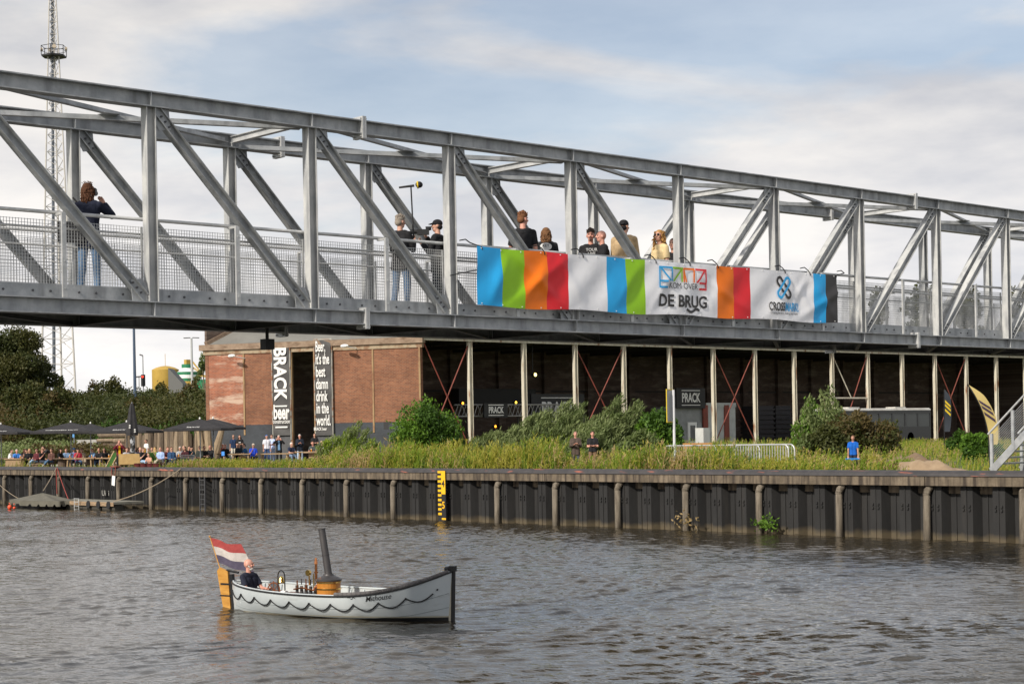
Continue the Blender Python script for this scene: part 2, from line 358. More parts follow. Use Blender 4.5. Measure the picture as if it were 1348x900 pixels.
# joints: cap cast in lengths
mb = MB(); X = -140.0
while X < -5:
    mb.box(X, X+8.97, QY-0.24, QY+0.5, 1.77, 2.075); X += 9.0
mb.build('concrete_cap', M_cap, qw)
M_edge = mat('edge_profile', (0.032,0.030,0.031), 0.55, c2=(0.052,0.047,0.047), sc1=3, bump=0.3, streak=((0.34,0.10,0.06), (0.9,6,6), 0.62, 0.72))
pr = [(0.5,2.075)]+[(-0.27*math.cos(a)+0.0, 2.08+0.18*math.sin(a)) for a in np.linspace(math.pi, 0, 9)]
mb = MB(); mb.grid(lambda x, k: (x, QY+(0.28*math.cos(k)-0.0), 2.078+0.185*math.sin(k)), np.linspace(-140,-5,60), np.linspace(0, math.pi, 12))
mb.build('edge_profile', M_edge, qw, smooth=True)
mb = MB(); mb.box(-140,-5, QY+0.27, QY+0.75, 1.5, 2.05); mb.build('backing_beam', M_cap, qw)
M_fender = mat('fender_timber', (0.10,0.082,0.06), 0.9, c2=(0.20,0.17,0.13), sc1=3, stretch=(3,3,0.5), bump=0.6, streak=((0.06,0.045,0.03), (6,6,0.6), 0.55, 0.7))
k = 0
while True:
    X = -32.0-3.5*k
    if X < -122: break
    mb = MB(); y = QY-0.17
    pts = [(X, y, -0.5), (X, y, 1.48), (X+0.02, y+0.03, 1.60), (X+0.07, y+0.1, 1.69)]
    for a_, b_ in zip(pts[:-1], pts[1:]): mb.cap(a_, b_, 0.125, 0.115, 10)
    mb.build('fender_pile', M_fender, qw, smooth=True); k += 1
X = -28.5; mb = MB(); mb.cap((X, QY-0.17, -0.5), (X, QY-0.17, 1.6), 0.125, 0.12); mb.build('fender_pile', M_fender, qw, smooth=True)
# plants growing at the foot of the fender piles
# ladder
p = on_y(270, 650, QY-0.1)
ld = empty('quay_ladder', (p.x, QY-0.12, 0), 0, 'dark steel ladder fixed to the quay wall near the brick hall', 'ladder')
mb = MB()
for dx in (-0.24, 0.24): mb.box(p.x+dx-0.025, p.x+dx+0.025, QY-0.28, QY-0.22, 0.0, 1.78)
mb.build('side_rail', M_dark, ld)
for i in range(7):
    z = 0.12+i*0.25; mb = MB(); mb.cyl((p.x-0.24, QY-0.25, z), (p.x+0.24, QY-0.25, z), 0.018); mb.build('rung', M_dark, ld)
# depth gauge
p = on_y(582, 650, QY-0.3); X = p.x
dg_ = empty('depth_gauge', (X, QY-0.3, 0), 0, 'yellow and black water level gauge board numbered 4 and 5 on the quay wall', 'depth gauge')
Yel = mat('gauge_yellow', (0.78,0.44,0.01), 0.5); Bl = mat('gauge_black', (0.015,0.015,0.016), 0.5)
mb = MB(); mb.box(X-0.25, X+0.25, QY-0.32, QY-0.27, 0.0, 2.16); mb.build('board', Bl, dg_)
f0 = QY-0.326
def q_(x0, x1, z0, z1, y=f0): MB().box(X+x0*1.78, X+x1*1.78, y, QY-0.32, z0, z1).build('yellow_mark', Yel, dg_)
q_(-0.01, 0.14, 1.16, 2.16)
for i in range(5): q_(-0.14, -0.012, 2.06-0.2*i, 2.16-0.2*i)
for i in range(5): q_(-0.14, -0.012, 1.06-0.2*i, 1.10-0.2*i+0.06)
q_(-0.01, 0.14, 0.06, 0.14)
text_obj('number', '4', 0.42, lambda a, b: (X+0.11+a*0.95, f0-0.004, 1.47+b), Bl, dg_, 0.02)
text_obj('number', '5', 0.42, lambda a, b: (X+0.11+a*0.95, f0-0.004, 0.55+b), Yel, dg_, 0.02)
for i in (0.75, 1.3):
    mb = MB(); mb.box(X-0.05, X+0.05, QY-0.27, QY, i, i+0.06); mb.build('bracket', M_dark, dg_)

# ------------------------------------------------------------------ footbridge
NX, FX = -23.0, -25.4
Y0 = 13.46-9; PAN = 3.0; ZB0, ZB1, ZT0, ZT1 = 5.58, 5.82, 8.79, 9.03; DECK = 6.0
Yk = [Y0+PAN*i for i in range(15)]; YE = Yk[-1]
br = empty('footbridge', (-24.2, 25.46, ZB0), 0, 'long galvanised steel truss footbridge crossing the canal', 'footbridge')
for X in (NX, FX):
    mb = MB(); mb.hsec((X, Y0-0.3, (ZT0+ZT1)/2), (X, YE+0.3, (ZT0+ZT1)/2), 0.22, ZT1-ZT0, 0.02, 0.012); mb.build('top_chord', M_steel, br)
    mb = MB(); mb.hsec((X, Y0-0.3, (ZB0+ZB1)/2), (X, YE+0.3, (ZB0+ZB1)/2), 0.22, ZB1-ZB0, 0.02, 0.012); mb.build('bottom_chord', M_steel, br)
    for i, y in enumerate(Yk):
        mb = MB(); mb.hsec((X, y, ZB1+0.002), (X, y, ZT0-0.002), 0.17, 0.165, 0.013, 0.010, up=(0,1,0)); mb.build('post', M_steel_sunlit, br)
        for z0, z1 in ((ZB0, ZB1), (ZT0, ZT1)):
            for s in (-1, 1):
                mb = MB(); mb.box(X+s*0.055-0.045, X+s*0.055+0.045, y-0.008, y+0.008, z0+0.022, z1-0.022); mb.build('stiffener', M_steel, br)
    for i in range(14):
        ya, yb = Yk[i], Yk[i+1]
        if i < 7: a = (X, ya+0.13, ZT0-0.05); c = (X, yb-0.14, ZB1+0.06)
        else: a = (X, ya+0.14, ZB1+0.06); c = (X, yb-0.13, ZT0-0.05)
        mb = MB(); mb.hsec(a, c, 0.15, 0.15, 0.014, 0.014, up=(0,0,1)); mb.build('diagonal', M_steel if i < 7 else M_steel_sunlit, br)  # right-half diagonals take the lighter sunlit colour
        for q in (a, c):
            up = q is a if i < 7 else q is c
            d = (Vector(c)-Vector(a)).normalized()*(1 if q is a else -1); sgn = -1 if q is a else 1
            mb = MB(); z = q[2]; 
            pts = [(q[1]+sgn*0.05, z+(0.05 if up else -0.058)), (q[1]+d.y*0.30-0.06*0, z+(0.05 if up else -0.058)), (q[1]+d.y*0.34, z+d.z*0.36), (q[1]+d.y*0.22+sgn*0.12, z+d.z*0.40), (q[1]+sgn*0.05, z+d.z*0.2)]
            n = len(pts); mb.add([(X+0.020, a_, b_) for a_, b_ in pts]+[(X+0.034, a_, b_) for a_, b_ in pts], [tuple(range(n)), tuple(range(2*n-1, n-1, -1))]+[(j, (j+1) % n, n+(j+1) % n, n+j) for j in range(n)])
            sd = Vector((0, -d.z, d.y))
            for tt in (0.1, 0.2, 0.3):
                p = Vector(q)+d*tt; mb.cyl((X+0.034, p.y, p.z), (X+0.060, p.y, p.z), 0.017, n=6, mi=1)
            mb.build('gusset_plate', [M_steel, M_bolt], br)
    for y in (17.5, 33.5):
        for z0, z1 in ((ZT0-0.07, ZT1+0.06), (ZB0-0.07, ZB1+0.05)):
            mb = MB()
            for s in (-1, 1): mb.box(X-0.14, X+0.14, y+s*0.021-0.018, y+s*0.021+0.018, z0, z1)
            for s in (-1, 1):
                for zz in (z0+0.035, z1-0.035): mb.cyl((X+s*0.1, y-0.07, zz), (X+s*0.1, y+0.07, zz), 0.014, n=6)
            mb.build('splice_plate', M_steel_lt, br)
# top bracing
angle = lambda w, t: [(-w/2,-w/2),(w/2,-w/2),(w/2,-w/2+t),(-w/2+t,-w/2+t),(-w/2+t,w/2),(-w/2,w/2)]
for i in range(0, 15):
    if i % 2 == 0:
        mb = MB(); mb.hsec((NX-0.115, Yk[i], ZT0+0.13), (FX+0.115, Yk[i], ZT0+0.13), 0.10, 0.12, 0.012, 0.01); mb.build('cross_strut', M_steel_lt, br)
for i in range(0, 14, 2):
    z = ZT0+0.12
    mb = MB(); mb.prof((NX-0.1, Yk[i]+0.12, z), (FX+0.1, Yk[i+2]-0.12, z), angle(0.09, 0.012)); mb.build('brace', M_steel, br)
    mb = MB(); mb.prof((FX+0.1, Yk[i]+0.12, z-0.095), (NX-0.1, Yk[i+2]-0.12, z-0.095), angle(0.09, 0.012)); mb.build('brace', M_steel, br)
    mb = MB(); y = Yk[i+1]; mb.box(-24.32, -24.08, y-0.14, y+0.14, z-0.046, z-0.034+0.0); mb.build('brace_plate', M_steel, br)
# floor
for i, y in enumerate(Yk):
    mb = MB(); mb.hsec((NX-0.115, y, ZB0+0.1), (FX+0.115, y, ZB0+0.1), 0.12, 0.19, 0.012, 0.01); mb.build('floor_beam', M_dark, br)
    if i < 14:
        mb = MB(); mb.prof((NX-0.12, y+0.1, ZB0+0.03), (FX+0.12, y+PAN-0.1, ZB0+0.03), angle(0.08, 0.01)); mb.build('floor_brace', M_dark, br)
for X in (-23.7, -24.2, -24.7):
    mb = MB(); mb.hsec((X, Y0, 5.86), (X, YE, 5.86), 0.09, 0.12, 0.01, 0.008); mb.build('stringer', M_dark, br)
mb = MB(); mb.box(FX+0.13, NX-0.13, Y0-0.3, YE+0.3, 5.925, DECK); mb.build('deck', mat('bridge_deck', (0.16,0.155,0.15), 0.85, c2=(0.22,0.21,0.2), sc1=4), br)
for X, s in ((NX, 1), (FX, -1)):
    mb = MB(); a_, b_ = sorted((X-s*0.0+s*0.06, X+s*0.075)); mb.box(a_-s*0.155, b_-s*0.155, Y0-0.2, YE+0.2, ZB1+0.004, ZB1+0.205)
    y = Y0
    xx = X-s*0.155+s*0.075
    while y < YE:
        for dy in (0.35, 0.62, 1.08, 1.36, 1.82, 2.1, 2.55): mb.cyl((xx, y+dy, ZB1+0.10), (xx+s*0.014, y+dy, ZB1+0.10), 0.018, n=6, mi=1)
        y += PAN
    mb.build('toe_plate', [M_steel, M_bolt], br)
    rx = X-s*0.15
    mb = MB(); mb.cyl((rx, Y0-0.3, 7.09), (rx, YE+0.3, 7.09), 0.028, n=10); mb.build('handrail', M_steel_lt, br, smooth=True)
    mb = MB(); mb.cyl((rx, Y0-0.3, 6.86), (rx, YE+0.3, 6.86), 0.018, n=8); mb.build('middle_rail', M_steel_lt, br, smooth=True)
    for i in range(14):
        y = Yk[i]+PAN/2
        mb = MB(); 
        mb.box(X+s*0.07-0.0 if s > 0 else X-0.11, X+0.11 if s > 0 else X-0.07, y-0.035, y+0.035, ZB1+0.002, 7.06)
        mb.box(min(rx, X+s*0.1), max(rx, X+s*0.1), y-0.02, y+0.02, 7.04, 7.075)
        for z in (5.95, 6.35, 6.9): mb.cyl((X+s*0.105, y, z), (X+s*0.125, y, z), 0.012, n=6)
        mb.build('rail_post', M_steel_lt, br)
        y0, y1 = Yk[i]+0.1, Yk[i+1]-0.1; mb = MB(); wx = X-s*0.11; h = 0.0032
        n = int((y1-y0)/0.046)
        for j in range(n+1):
            yy = y0+(y1-y0)*j/n; mb.box(wx-h, wx+h, yy-h, yy+h, 6.03, 6.97)
        for j in range(19):
            zz = 6.035+j*0.0515; mb.box(wx-h-0.004, wx-0.002, y0, y1, zz-h, zz+h)
        mb.box(wx-0.012, wx+0.012, y0-0.02, y0+0.01, 6.03, 6.97); mb.box(wx-0.012, wx+0.012, y1-0.01, y1+0.02, 6.03, 6.97)
        mb.build('mesh_panel', M_steel_lt, br)
mb = MB(); mb.box(-24.55, -24.38, 16.55-0.09, 16.55+0.09, 5.22, 5.40); mb.cyl((-24.47, 16.55, 5.4), (-24.47, 16.55, 5.9), 0.03); mb.build('floodlight', M_black, br)
for y0, y1 in ((Y0-0.5, Y0+0.3), (YE+0.4, YE+1.3)):
    mb = MB(); mb.box(-26, -22.4, y0, y1, 0 if y0 < 20 else 1.9, ZB0-0.02); tag(mb.build('abutment', M_cap), 'concrete abutment carrying the '+('near' if y0 < 20 else 'far')+' end of the footbridge', 'abutment')

# ------------------------------------------------------------------ banner
BX = -22.855
def bdisp(y, z):
    v = (z-5.98)/1.06; u = y-19.97
    env = math.sin(math.pi*min(1, max(0, v)))
    d = 0.016*math.sin(u*3.1+v*2.0)*math.sin(u*0.8+1)+0.014*math.sin(u*6.3-v*5.5+0.7)*env
    for c, k in ((1.0, 1), (2.7, -1), (4.4, 1), (6.4, -1), (8.6, 1), (9.6, -1)):
        q = (u-c-k*(v-0.0)*0.8); d += 0.022*math.exp(-(q*q)/0.012)*env
    for c, k, wd_, am in ((0.3,0.5,.02,.03),(0.9,1.6,.03,.028),(1.9,-1.3,.02,.03),(3.5,0.9,.03,.026),(5.3,-0.7,.02,.022),(7.4,-2.4,.05,.020),(8.1,1.9,.03,.014),(9.3,2.2,.05,.036),(10.2,-1.0,.02,.03)):
        q = (u-c-k*(v-0.15)); d += am*math.exp(-(q*q)/wd_)*env
    return 0.04+d
def zt(y): return 7.045-0.02*abs(math.sin((y-19.97)*math.pi/1.5))*0.8
def zbm(y): return 5.985+0.018*math.sin(y*2.3)
edges_px = [626, 658, 689, 718, 746, 797, 822, 848, 942, 964, 986, 1069, 1085, 1100]
ys_e = [on_x(p, 368+0.075*(p-626), BX).y for p in edges_px]
colsB = ['blue','green','orange','red','white','blue','green','white','orange','red','white','blue','dark']
BM = {'blue': (0.02,0.40,0.82), 'green': (0.30,0.60,0.01), 'orange': (0.90,0.19,0.004), 'red': (0.78,0.02,0.03), 'white': (0.88,0.88,0.90), 'dark': (0.045,0.042,0.042)}
keys = list(BM); bmats = [mat('banner_'+k_, BM[k_], 0.5, c2=tuple(min(1, q*1.08) for q in BM[k_]), sc1=3, bump=0.25, bscale=5, spec=0.4) for k_ in keys]
us = []; um = []
for i in range(13):
    n = max(2, int((ys_e[i+1]-ys_e[i])/0.04))
    for j in range(n): us.append(ys_e[i]+(ys_e[i+1]-ys_e[i])*j/n); um.append(keys.index(colsB[i]))
us.append(ys_e[-1])
bn = empty('event_banner', (BX, 25.2, 5.98), 0, 'long striped vinyl banner with two logos tied to the bridge railing', 'banner')
def bpt(y, v, o=0): z = zbm(y)+(zt(y)-zbm(y))*v; return (BX+bdisp(y, z)+o, y, z)
mb = MB(); mb.grid(lambda u, v: bpt(u, v), us, np.linspace(0, 1, 22), lambda i, j: um[i]); mb.grid(lambda u, v: bpt(u, v, -0.003), us, np.linspace(0, 1, 22), lambda i, j: 4)
mb.build('cloth', bmats, bn, smooth=True)
BK = mat('print_black', (0.03,0.028,0.028), 0.5); BB = mat('print_blue', (0.03,0.38,0.75), 0.5); BG = bmats[1]; BO = bmats[2]; BR = bmats[3]
def bf(yc, zc):
    def f(a, b): y = yc+a; z = zc+b; return (BX+bdisp(y, z)+0.016, y, z)
    return f
yc = (on_x(848, 385, BX).y+on_x(942, 385, BX).y)/2+0.02
def strokes(name, segs, wd, material, f, parent):
    mb = MB()
    for (x0, z0, x1, z1) in segs:
        L = math.hypot(x1-x0, z1-z0); n = max(1, int(L/0.05)); dx, dz = (x1-x0)/L, (z1-z0)/L; nx_, nz_ = -dz*wd/2, dx*wd/2
        ext = wd/2*0.9
        for i in range(n):
            ta = -ext+(L+2*ext)*i/n; tb = -ext+(L+2*ext)*(i+1)/n
            mb.add([f(x0+dx*ta+nx_, z0+dz*ta+nz_), f(x0+dx*tb+nx_, z0+dz*tb+nz_), f(x0+dx*tb-nx_, z0+dz*tb-nz_), f(x0+dx*ta-nx_, z0+dz*ta-nz_)], [(3,2,1,0)])
    return mb.build(name, material, parent)
f = bf(yc, 6.0); wd = 0.038; W2 = 0.69; h1 = 0.92; h0 = 0.67
strokes('logo_truss_blue', [(-W2,0.53,-W2,h1),(-W2,h1,-W2/2,h1),(-W2/2,h1,-W2/2,h0),(-W2+0.04,h1-0.02,-W2/2-0.07,h0),(-W2,0.53,-W2+0.2,0.53),(-W2,0.65,-W2+0.2,0.65)], wd, BB, f, bn)
strokes('logo_truss_green', [(-W2/2+0.04,h1,0-0.02,h1),(-W2/2+0.07,h0,-0.05,h1-0.03),(-0.03,h0,-0.03,h1)], wd, BG, f, bn)
strokes('logo_truss_orange', [(0.03,h0,0.03,h1),(0.03,h1,W2/2-0.03,h1),(0.09,h0,W2/20.62,h1-0.03),(W2/2-0.03,h1,W2/2-0.03,h0)], wd, BO, f, bn)
strokes('logo_truss_red', [(W2/2+0.03,h1,W2,h1),(W2,h1,W2,0.53),(W2/2+0.07,h0,W2-0.05,h1-0.03),(W2,0.53,W2-0.2,0.53),(W2,0.65,W2-0.2,0.65)], wd, BR, f, bn)
def fit(tx, size, width, base, fn, m_, bold, align='CENTER', x0=0.0, ys=1.0):
    V, F = text_mb(tx, size, bold, align, 1.0, 0.0, 0.08); lo_x = min(v[0] for v in V); hi_x = max(v[0] for v in V); k = width/(hi_x-lo_x)
    MB().add([fn(x0+(a-(lo_x+hi_x)/2)*k, base+b*ys) for a, b in V], F).build('lettering', m_, bn)
fit('KOM OVER', 0.17, 0.86, 0.515, f, BK, -0.004)
fit('DE BRUG', 0.33, 1.40, 0.16, f, BK, 0.026)
sw = [(0.10+0.035*i, 0.095-0.03*math.sin(i*0.62-0.4)) for i in range(11)]
strokes('lettering_swash', [(sw[i][0], sw[i][1], sw[i+1][0], sw[i+1][1]) for i in range(10)], 0.05, BK, f, bn)
yc2 = on_x(1029, 385, BX).y; f2 = bf(yc2, 6.0)
def link_shape(ang, cxo):
    pts = []; L = 0.185; r = 0.078
    for k in range(24):
        a = 2*math.pi*k/24; u = r*math.cos(a); v = r*math.sin(a)+(L if math.sin(a) >= 0 else -L)
        ca, sa = math.cos(ang), math.sin(ang); pts.append((u*ca-v*sa+cxo, u*sa+v*ca+0.68))
    return [(pts[i][0], pts[i][1], pts[(i+1) % 24][0], pts[(i+1) % 24][1]) for i in range(24)]
strokes('logo_link_black', link_shape(R(44), 0.0), 0.055, BK, f2, bn)
strokes('logo_link_blue', link_shape(R(-44), 0.0), 0.055, BB, f2, bn).location.x += 0.004
fit('CROSS', 0.25, 0.50, 0.19, f2, BK, 0.02, x0=-0.24)
fit('MARK!', 0.25, 0.46, 0.19, f2, BB, 0.02, x0=0.26)
fit('Crossing borders, making your mark', 0.07, 0.92, 0.115, f2, BK, 0.0)
mb = MB()
for i in range(22):
    y = us[0]+0.1+i*(us[-1]-us[0]-0.2)/21
    for v in (0.97, 0.03): p = bpt(y, v); mb.cyl((p[0]+0.001, p[1], p[2]), (p[0]+0.008, p[1], p[2]), 0.012, n=8)
mb.build('eyelets', M_white, bn)
for y in [us[0]-0.2]+[Yk[i] for i in range(3, 12) if us[0] < Yk[i] < us[-1]+0.5]+[Yk[i]+2.0 for i in range(5, 7)]+[Yk[i]+0.85 for i in range(7, 9)]+[us[-1]+0.25]:
    mb = MB(); yy = min(max(y, us[0]+0.02), us[-1]-0.02)
    pts = [(NX+0.10, y-0.12, 7.13), (NX+0.125, y, 7.155), (NX+0.14, y+0.09, 7.10), (BX+0.05, yy+0.1 if yy < us[-1]-0.2 else yy, 7.03), (BX+0.05, yy+0.11 if yy < us[-1]-0.2 else yy, 6.98)]
    mb.tube(pts, 0.011, 5); mb.build('rope_tie', M_black, bn)
mb = MB(); mb.tube([(NX+0.1, us[0]-0.55, 6.5), (BX+0.03, us[0]+0.01, 6.62)], 0.01, 5); mb.build('rope_tie', M_black, bn)
# ------------------------------------------------------------------ brick hall
HX = -87.6; GA = Vector((-87.6, 71.4, 0)); GB = Vector((-101.6, 63.7, 0)); GL = 2.15; EV = 10.25
ga = math.atan2(GA.y-GB.y, GA.x-GB.x)
gu = (GA-GB).normalized(); gn = Vector((gu.y, -gu.x, 0))      # outward normal of the gable
hall = empty('brick_hall', (-94, 75, GL), 0, 'old red brick industrial hall with an open side of rusty steel columns', 'building')
def brickmat(name, c1, c2, mortar, scale, ang, patch=None, plo=0.52, phi=0.66, bumps=0.5):
    m = bpy.data.materials.new(name); m.use_nodes = True; t = m.node_tree; b = t.nodes['Principled BSDF']; b.inputs['Roughness'].default_value = 0.9
    geo = nn(t, 'ShaderNodeNewGeometry'); mp = nn(t, 'ShaderNodeMapping'); mp.vector_type = 'POINT'; mp.inputs['Rotation'].default_value = (0, 0, -ang); t.links.new(geo.outputs['Position'], mp.inputs[0])
    sp = nn(t, 'ShaderNodeSeparateXYZ'); t.links.new(mp.outputs[0], sp.inputs[0]); cb = nn(t, 'ShaderNodeCombineXYZ'); t.links.new(sp.outputs[0], cb.inputs[0]); t.links.new(sp.outputs[2], cb.inputs[1])
    br = nn(t, 'ShaderNodeTexBrick'); br.inputs['Color1'].default_value = (*c1, 1); br.inputs['Color2'].default_value = (*c2, 1); br.inputs['Mortar'].default_value = (*mortar, 1)
    br.inputs['Scale'].default_value = scale; br.inputs['Mortar Size'].default_value = 0.022; br.inputs['Brick Width'].default_value = 0.5; br.inputs['Row Height'].default_value = 0.19; br.inputs['Bias'].default_value = 0.0
    t.links.new(cb.outputs[0], br.inputs['Vector']); out = br.outputs['Color']
    n = nn(t, 'ShaderNodeTexNoise'); n.inputs['Scale'].default_value = 0.5; n.inputs['Detail'].default_value = 8; n.inputs['Roughness'].default_value = 0.65; t.links.new(cb.outputs[0], n.inputs['Vector'])
    r = nn(t, 'ShaderNodeValToRGB'); r.color_ramp.elements[0].position = 0.35; r.color_ramp.elements[0].color = (0.62,0.58,0.56,1); r.color_ramp.elements[1].position = 0.62; r.color_ramp.elements[1].color = (1.1,1.1,1.1,1); t.links.new(n.outputs['Fac'], r.inputs[0])
    mu = nn(t, 'ShaderNodeMix', data_type='RGBA', blend_type='MULTIPLY'); mu.inputs[0].default_value = 0.75; t.links.new(out, mu.inputs[6]); t.links.new(r.outputs[0], mu.inputs[7]); out = mu.outputs[2]
    if patch:
        mp2 = nn(t, 'ShaderNodeMapping'); mp2.inputs['Scale'].default_value = (0.35, 1.5, 1); t.links.new(cb.outputs[0], mp2.inputs[0])
        n = nn(t, 'ShaderNodeTexNoise'); n.inputs['Scale'].default_value = 1.0; n.inputs['Detail'].default_value = 10; n.inputs['Roughness'].default_value = 0.72; t.links.new(mp2.outputs[0], n.inputs['Vector'])
        mr = nn(t, 'ShaderNodeMapRange'); mr.inputs['From Min'].default_value = plo; mr.inputs['From Max'].default_value = phi; t.links.new(n.outputs['Fac'], mr.inputs['Value'])
        mm = nn(t, 'ShaderNodeMix', data_type='RGBA'); t.links.new(mr.outputs[0], mm.inputs[0]); t.links.new(out, mm.inputs[6]); mm.inputs[7].default_value = (*patch, 1); out = mm.outputs[2]
    t.links.new(out, b.inputs['Base Color']); bp = nn(t, 'ShaderNodeBump'); bp.inputs['Strength'].default_value = bumps; bp.inputs['Distance'].default_value = 0.01; bp.invert = True
    t.links.new(br.outputs['Fac'], bp.inputs['Height']); t.links.new(bp.outputs[0], b.inputs['Normal']); return m
MBr = brickmat('brown_brick', (0.27,0.105,0.050), (0.165,0.060,0.032), (0.24,0.155,0.10), 2.1, ga, (0.32,0.22,0.16), 0.66, 0.9)
MBr2 = brickmat('red_brick', (0.38,0.105,0.046), (0.24,0.062,0.031), (0.34,0.25,0.18), 2.1, ga, (0.50,0.36,0.27), 0.50, 0.62)
MBp = brickmat('painted_brick', (0.058,0.066,0.075), (0.05,0.057,0.066), (0.045,0.05,0.058), 2.1, ga, (0.12,0.12,0.125), 0.60, 0.72)
MBd = brickmat('dark_brown_brick', (0.13,0.085,0.062), (0.085,0.058,0.045), (0.11,0.085,0.07), 1.3, R(90), (0.24,0.19,0.155), 0.50, 0.68)  # dark brown brick for the inner walls and piers
M_rust = mat('rusty_paint', (0.30,0.20,0.10), 0.8, c2=(0.20,0.09,0.045), sc1=1.2, stretch=(1,1,0.6), bump=0.3, lo=0.48, hi=0.62)
M_col = mat('peeling_column_paint', (0.48,0.43,0.33), 0.8, c2=(0.60,0.56,0.46), sc1=2.5, stretch=(1,1,0.35), bump=0.3, streak=((0.22,0.09,0.035), (2.5,2.5,0.5), 0.58, 0.70))
M_redrod = mat('red_oxide_steel', (0.26,0.05,0.035), 0.7, c2=(0.16,0.05,0.03), sc1=3)
M_roof = mat('roofing_felt', (0.16,0.155,0.14), 0.95, c2=(0.20,0.195,0.175), sc1=0.8, bump=0.3)
M_trim = mat('cornice_timber', (0.20,0.135,0.09), 0.85, c2=(0.30,0.22,0.155), sc1=2, bump=0.3, streak=((0.14,0.09,0.055), (1.5,1.5,4), 0.55, 0.7))
GLn = (GA-GB).length
def gpt(px, z=6): # distance along the gable for a pixel column
    d = ray(px, 540); # solve d*t on line GB + gu*u
    a = np.array([[d.x, -gu.x],[d.y, -gu.y]]); t_, u = np.linalg.solve(a, [GB.x, GB.y]); return u
def gp(u, z, o=0.0): return GB+gu*u+gn*o+UP*z
def gbox(mb, u0, u1, z0, z1, o0, o1, mi=0):
    p = [gp(u, z, o) for o in (o0, o1) for z in (z0, z1) for u in (u0, u1)]
    # order: o0:(u0z0,u1z0,u0z1,u1z1) o1:...
    mb.add(p, [(0,1,3,2),(4,6,7,5),(0,4,5,1),(2,3,7,6),(0,2,6,4),(1,5,7,3)], mi); return mb
PZ = CZ+b_of(400, 557.5)*depth(gp(gpt(400), 0))      # top of the painted band
dA, dB = gpt(361), gpt(439)          # door leaf span
uS = gpt(322)
secs = [(0, uS, 'red'), (uS+0.001, dA, 'brown'), (dB, GLn, 'brown')]
for u0, u1, k in secs:
    gbox(MB(), u0, u1, PZ, EV-0.72, -0.25, 0).build('brick_panel', MBr2 if k == 'red' else MBr, hall)
    gbox(MB(), u0, u1, GL-0.3, PZ-0.002, -0.25, 0.004).build('painted_plinth', MBp, hall)
for px in (322, 492, 554):
    u = gpt(px)
    gbox(MB(), u-0.06, u+0.06, GL+1.8 if px < 550 else GL, EV-0.72, 0.005, 0.05 if px < 550 else 0.12).build('steel_upright', M_rust, hall)
gbox(MB(), -0.12, 0.12, GL-0.2, EV-0.72, -0.3, 0.02).build('corner_pier', MBr, hall)
gbox(MB(), -0.5, GLn+0.2, EV-0.42, EV-0.02, -0.3, 0.22).build('cornice', M_trim, hall)
gbox(MB(), -0.25, GLn+0.1, EV-0.72, EV-0.422, -0.28, 0.08).build('cornice_band', mat('pale_cornice_band', (0.34,0.27,0.18), 0.85, c2=(0.22,0.13,0.075), sc1=2.2, lo=0.45, hi=0.6), hall)
# small openings in plinth
for px, py, w_, h_ in ((508, 560, 0.35, 0.5), (474, 576, 0.55, 0.8)):
    u = gpt(px); z = CZ+b_of(px, py)*depth(gp(u, 0)); 
    gbox(MB(), u-w_/2, u+w_/2, z-h_/2, z+h_/2, 0.002, 0.010).build('vent_opening', M_black, hall)
# roof
RZ = 12.6; Bp = GB+UP*(EV-0.0); Ap = GA+UP*(EV-0.0)
EN = 158.0
mb = MB(); C1 = Vector((GB.x, GB.y+5, RZ)); C2 = Vector((-94.0, 74.5, RZ)); D1 = Vector((GB.x, EN, RZ)); D2 = Vector((-94.0, EN, RZ)); A2 = Vector((HX, EN, EV+0.1))
mb.add([Bp, Ap, C2, C1, D1, D2, A2], [(0,1,2,3),(3,2,5,4),(1,6,5,2)])
lo_ = [Vector(v)-UP*0.18 for v in (Bp, Ap, C2, C1, D1, D2, A2)]
mb.add(lo_, [(3,2,1,0),(4,5,2,3),(2,5,6,1)]); mb.build('roof', M_roof, hall)
mb = MB(); mb.beam(Bp+UP*0.05-gu*0.05, C1+UP*0.05-gu*0.05, 0.35, 0.3); mb.build('verge_trim', M_trim, hall)
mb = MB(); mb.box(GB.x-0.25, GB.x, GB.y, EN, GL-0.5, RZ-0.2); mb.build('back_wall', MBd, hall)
mb = MB(); mb.box(GB.x, HX, EN, EN+0.3, GL-0.5, RZ-0.2); mb.build('added_end_wall', MBd, hall)  # unseen end wall, added to close the hall and keep it dark
mb = MB(); mb.box(GB.x+0.02, HX-0.3, 64, EN, GL-0.2, GL-0.02); mb.add([], []); 
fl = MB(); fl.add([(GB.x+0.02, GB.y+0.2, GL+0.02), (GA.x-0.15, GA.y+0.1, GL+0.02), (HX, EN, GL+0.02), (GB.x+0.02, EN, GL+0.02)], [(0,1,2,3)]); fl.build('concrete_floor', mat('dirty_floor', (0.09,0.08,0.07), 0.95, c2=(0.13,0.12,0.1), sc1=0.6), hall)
M_in = mat('dark_inner_steel', (0.035,0.03,0.027), 0.8)  # near-black steel for the inner trusses, rail and stage legs
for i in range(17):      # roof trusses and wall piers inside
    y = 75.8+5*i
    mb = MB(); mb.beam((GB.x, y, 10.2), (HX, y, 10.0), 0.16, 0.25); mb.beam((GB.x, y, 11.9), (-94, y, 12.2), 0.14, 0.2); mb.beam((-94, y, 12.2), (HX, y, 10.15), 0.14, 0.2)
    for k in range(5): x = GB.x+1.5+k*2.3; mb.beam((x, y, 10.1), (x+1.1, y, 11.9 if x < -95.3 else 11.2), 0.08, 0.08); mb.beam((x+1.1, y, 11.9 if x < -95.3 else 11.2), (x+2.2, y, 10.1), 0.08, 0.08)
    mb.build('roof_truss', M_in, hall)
    mb = MB(); mb.box(GB.x, GB.x+0.35, y-0.35, y+0.35, GL, RZ-0.3); mb.build('wall_pier', MBd, hall)
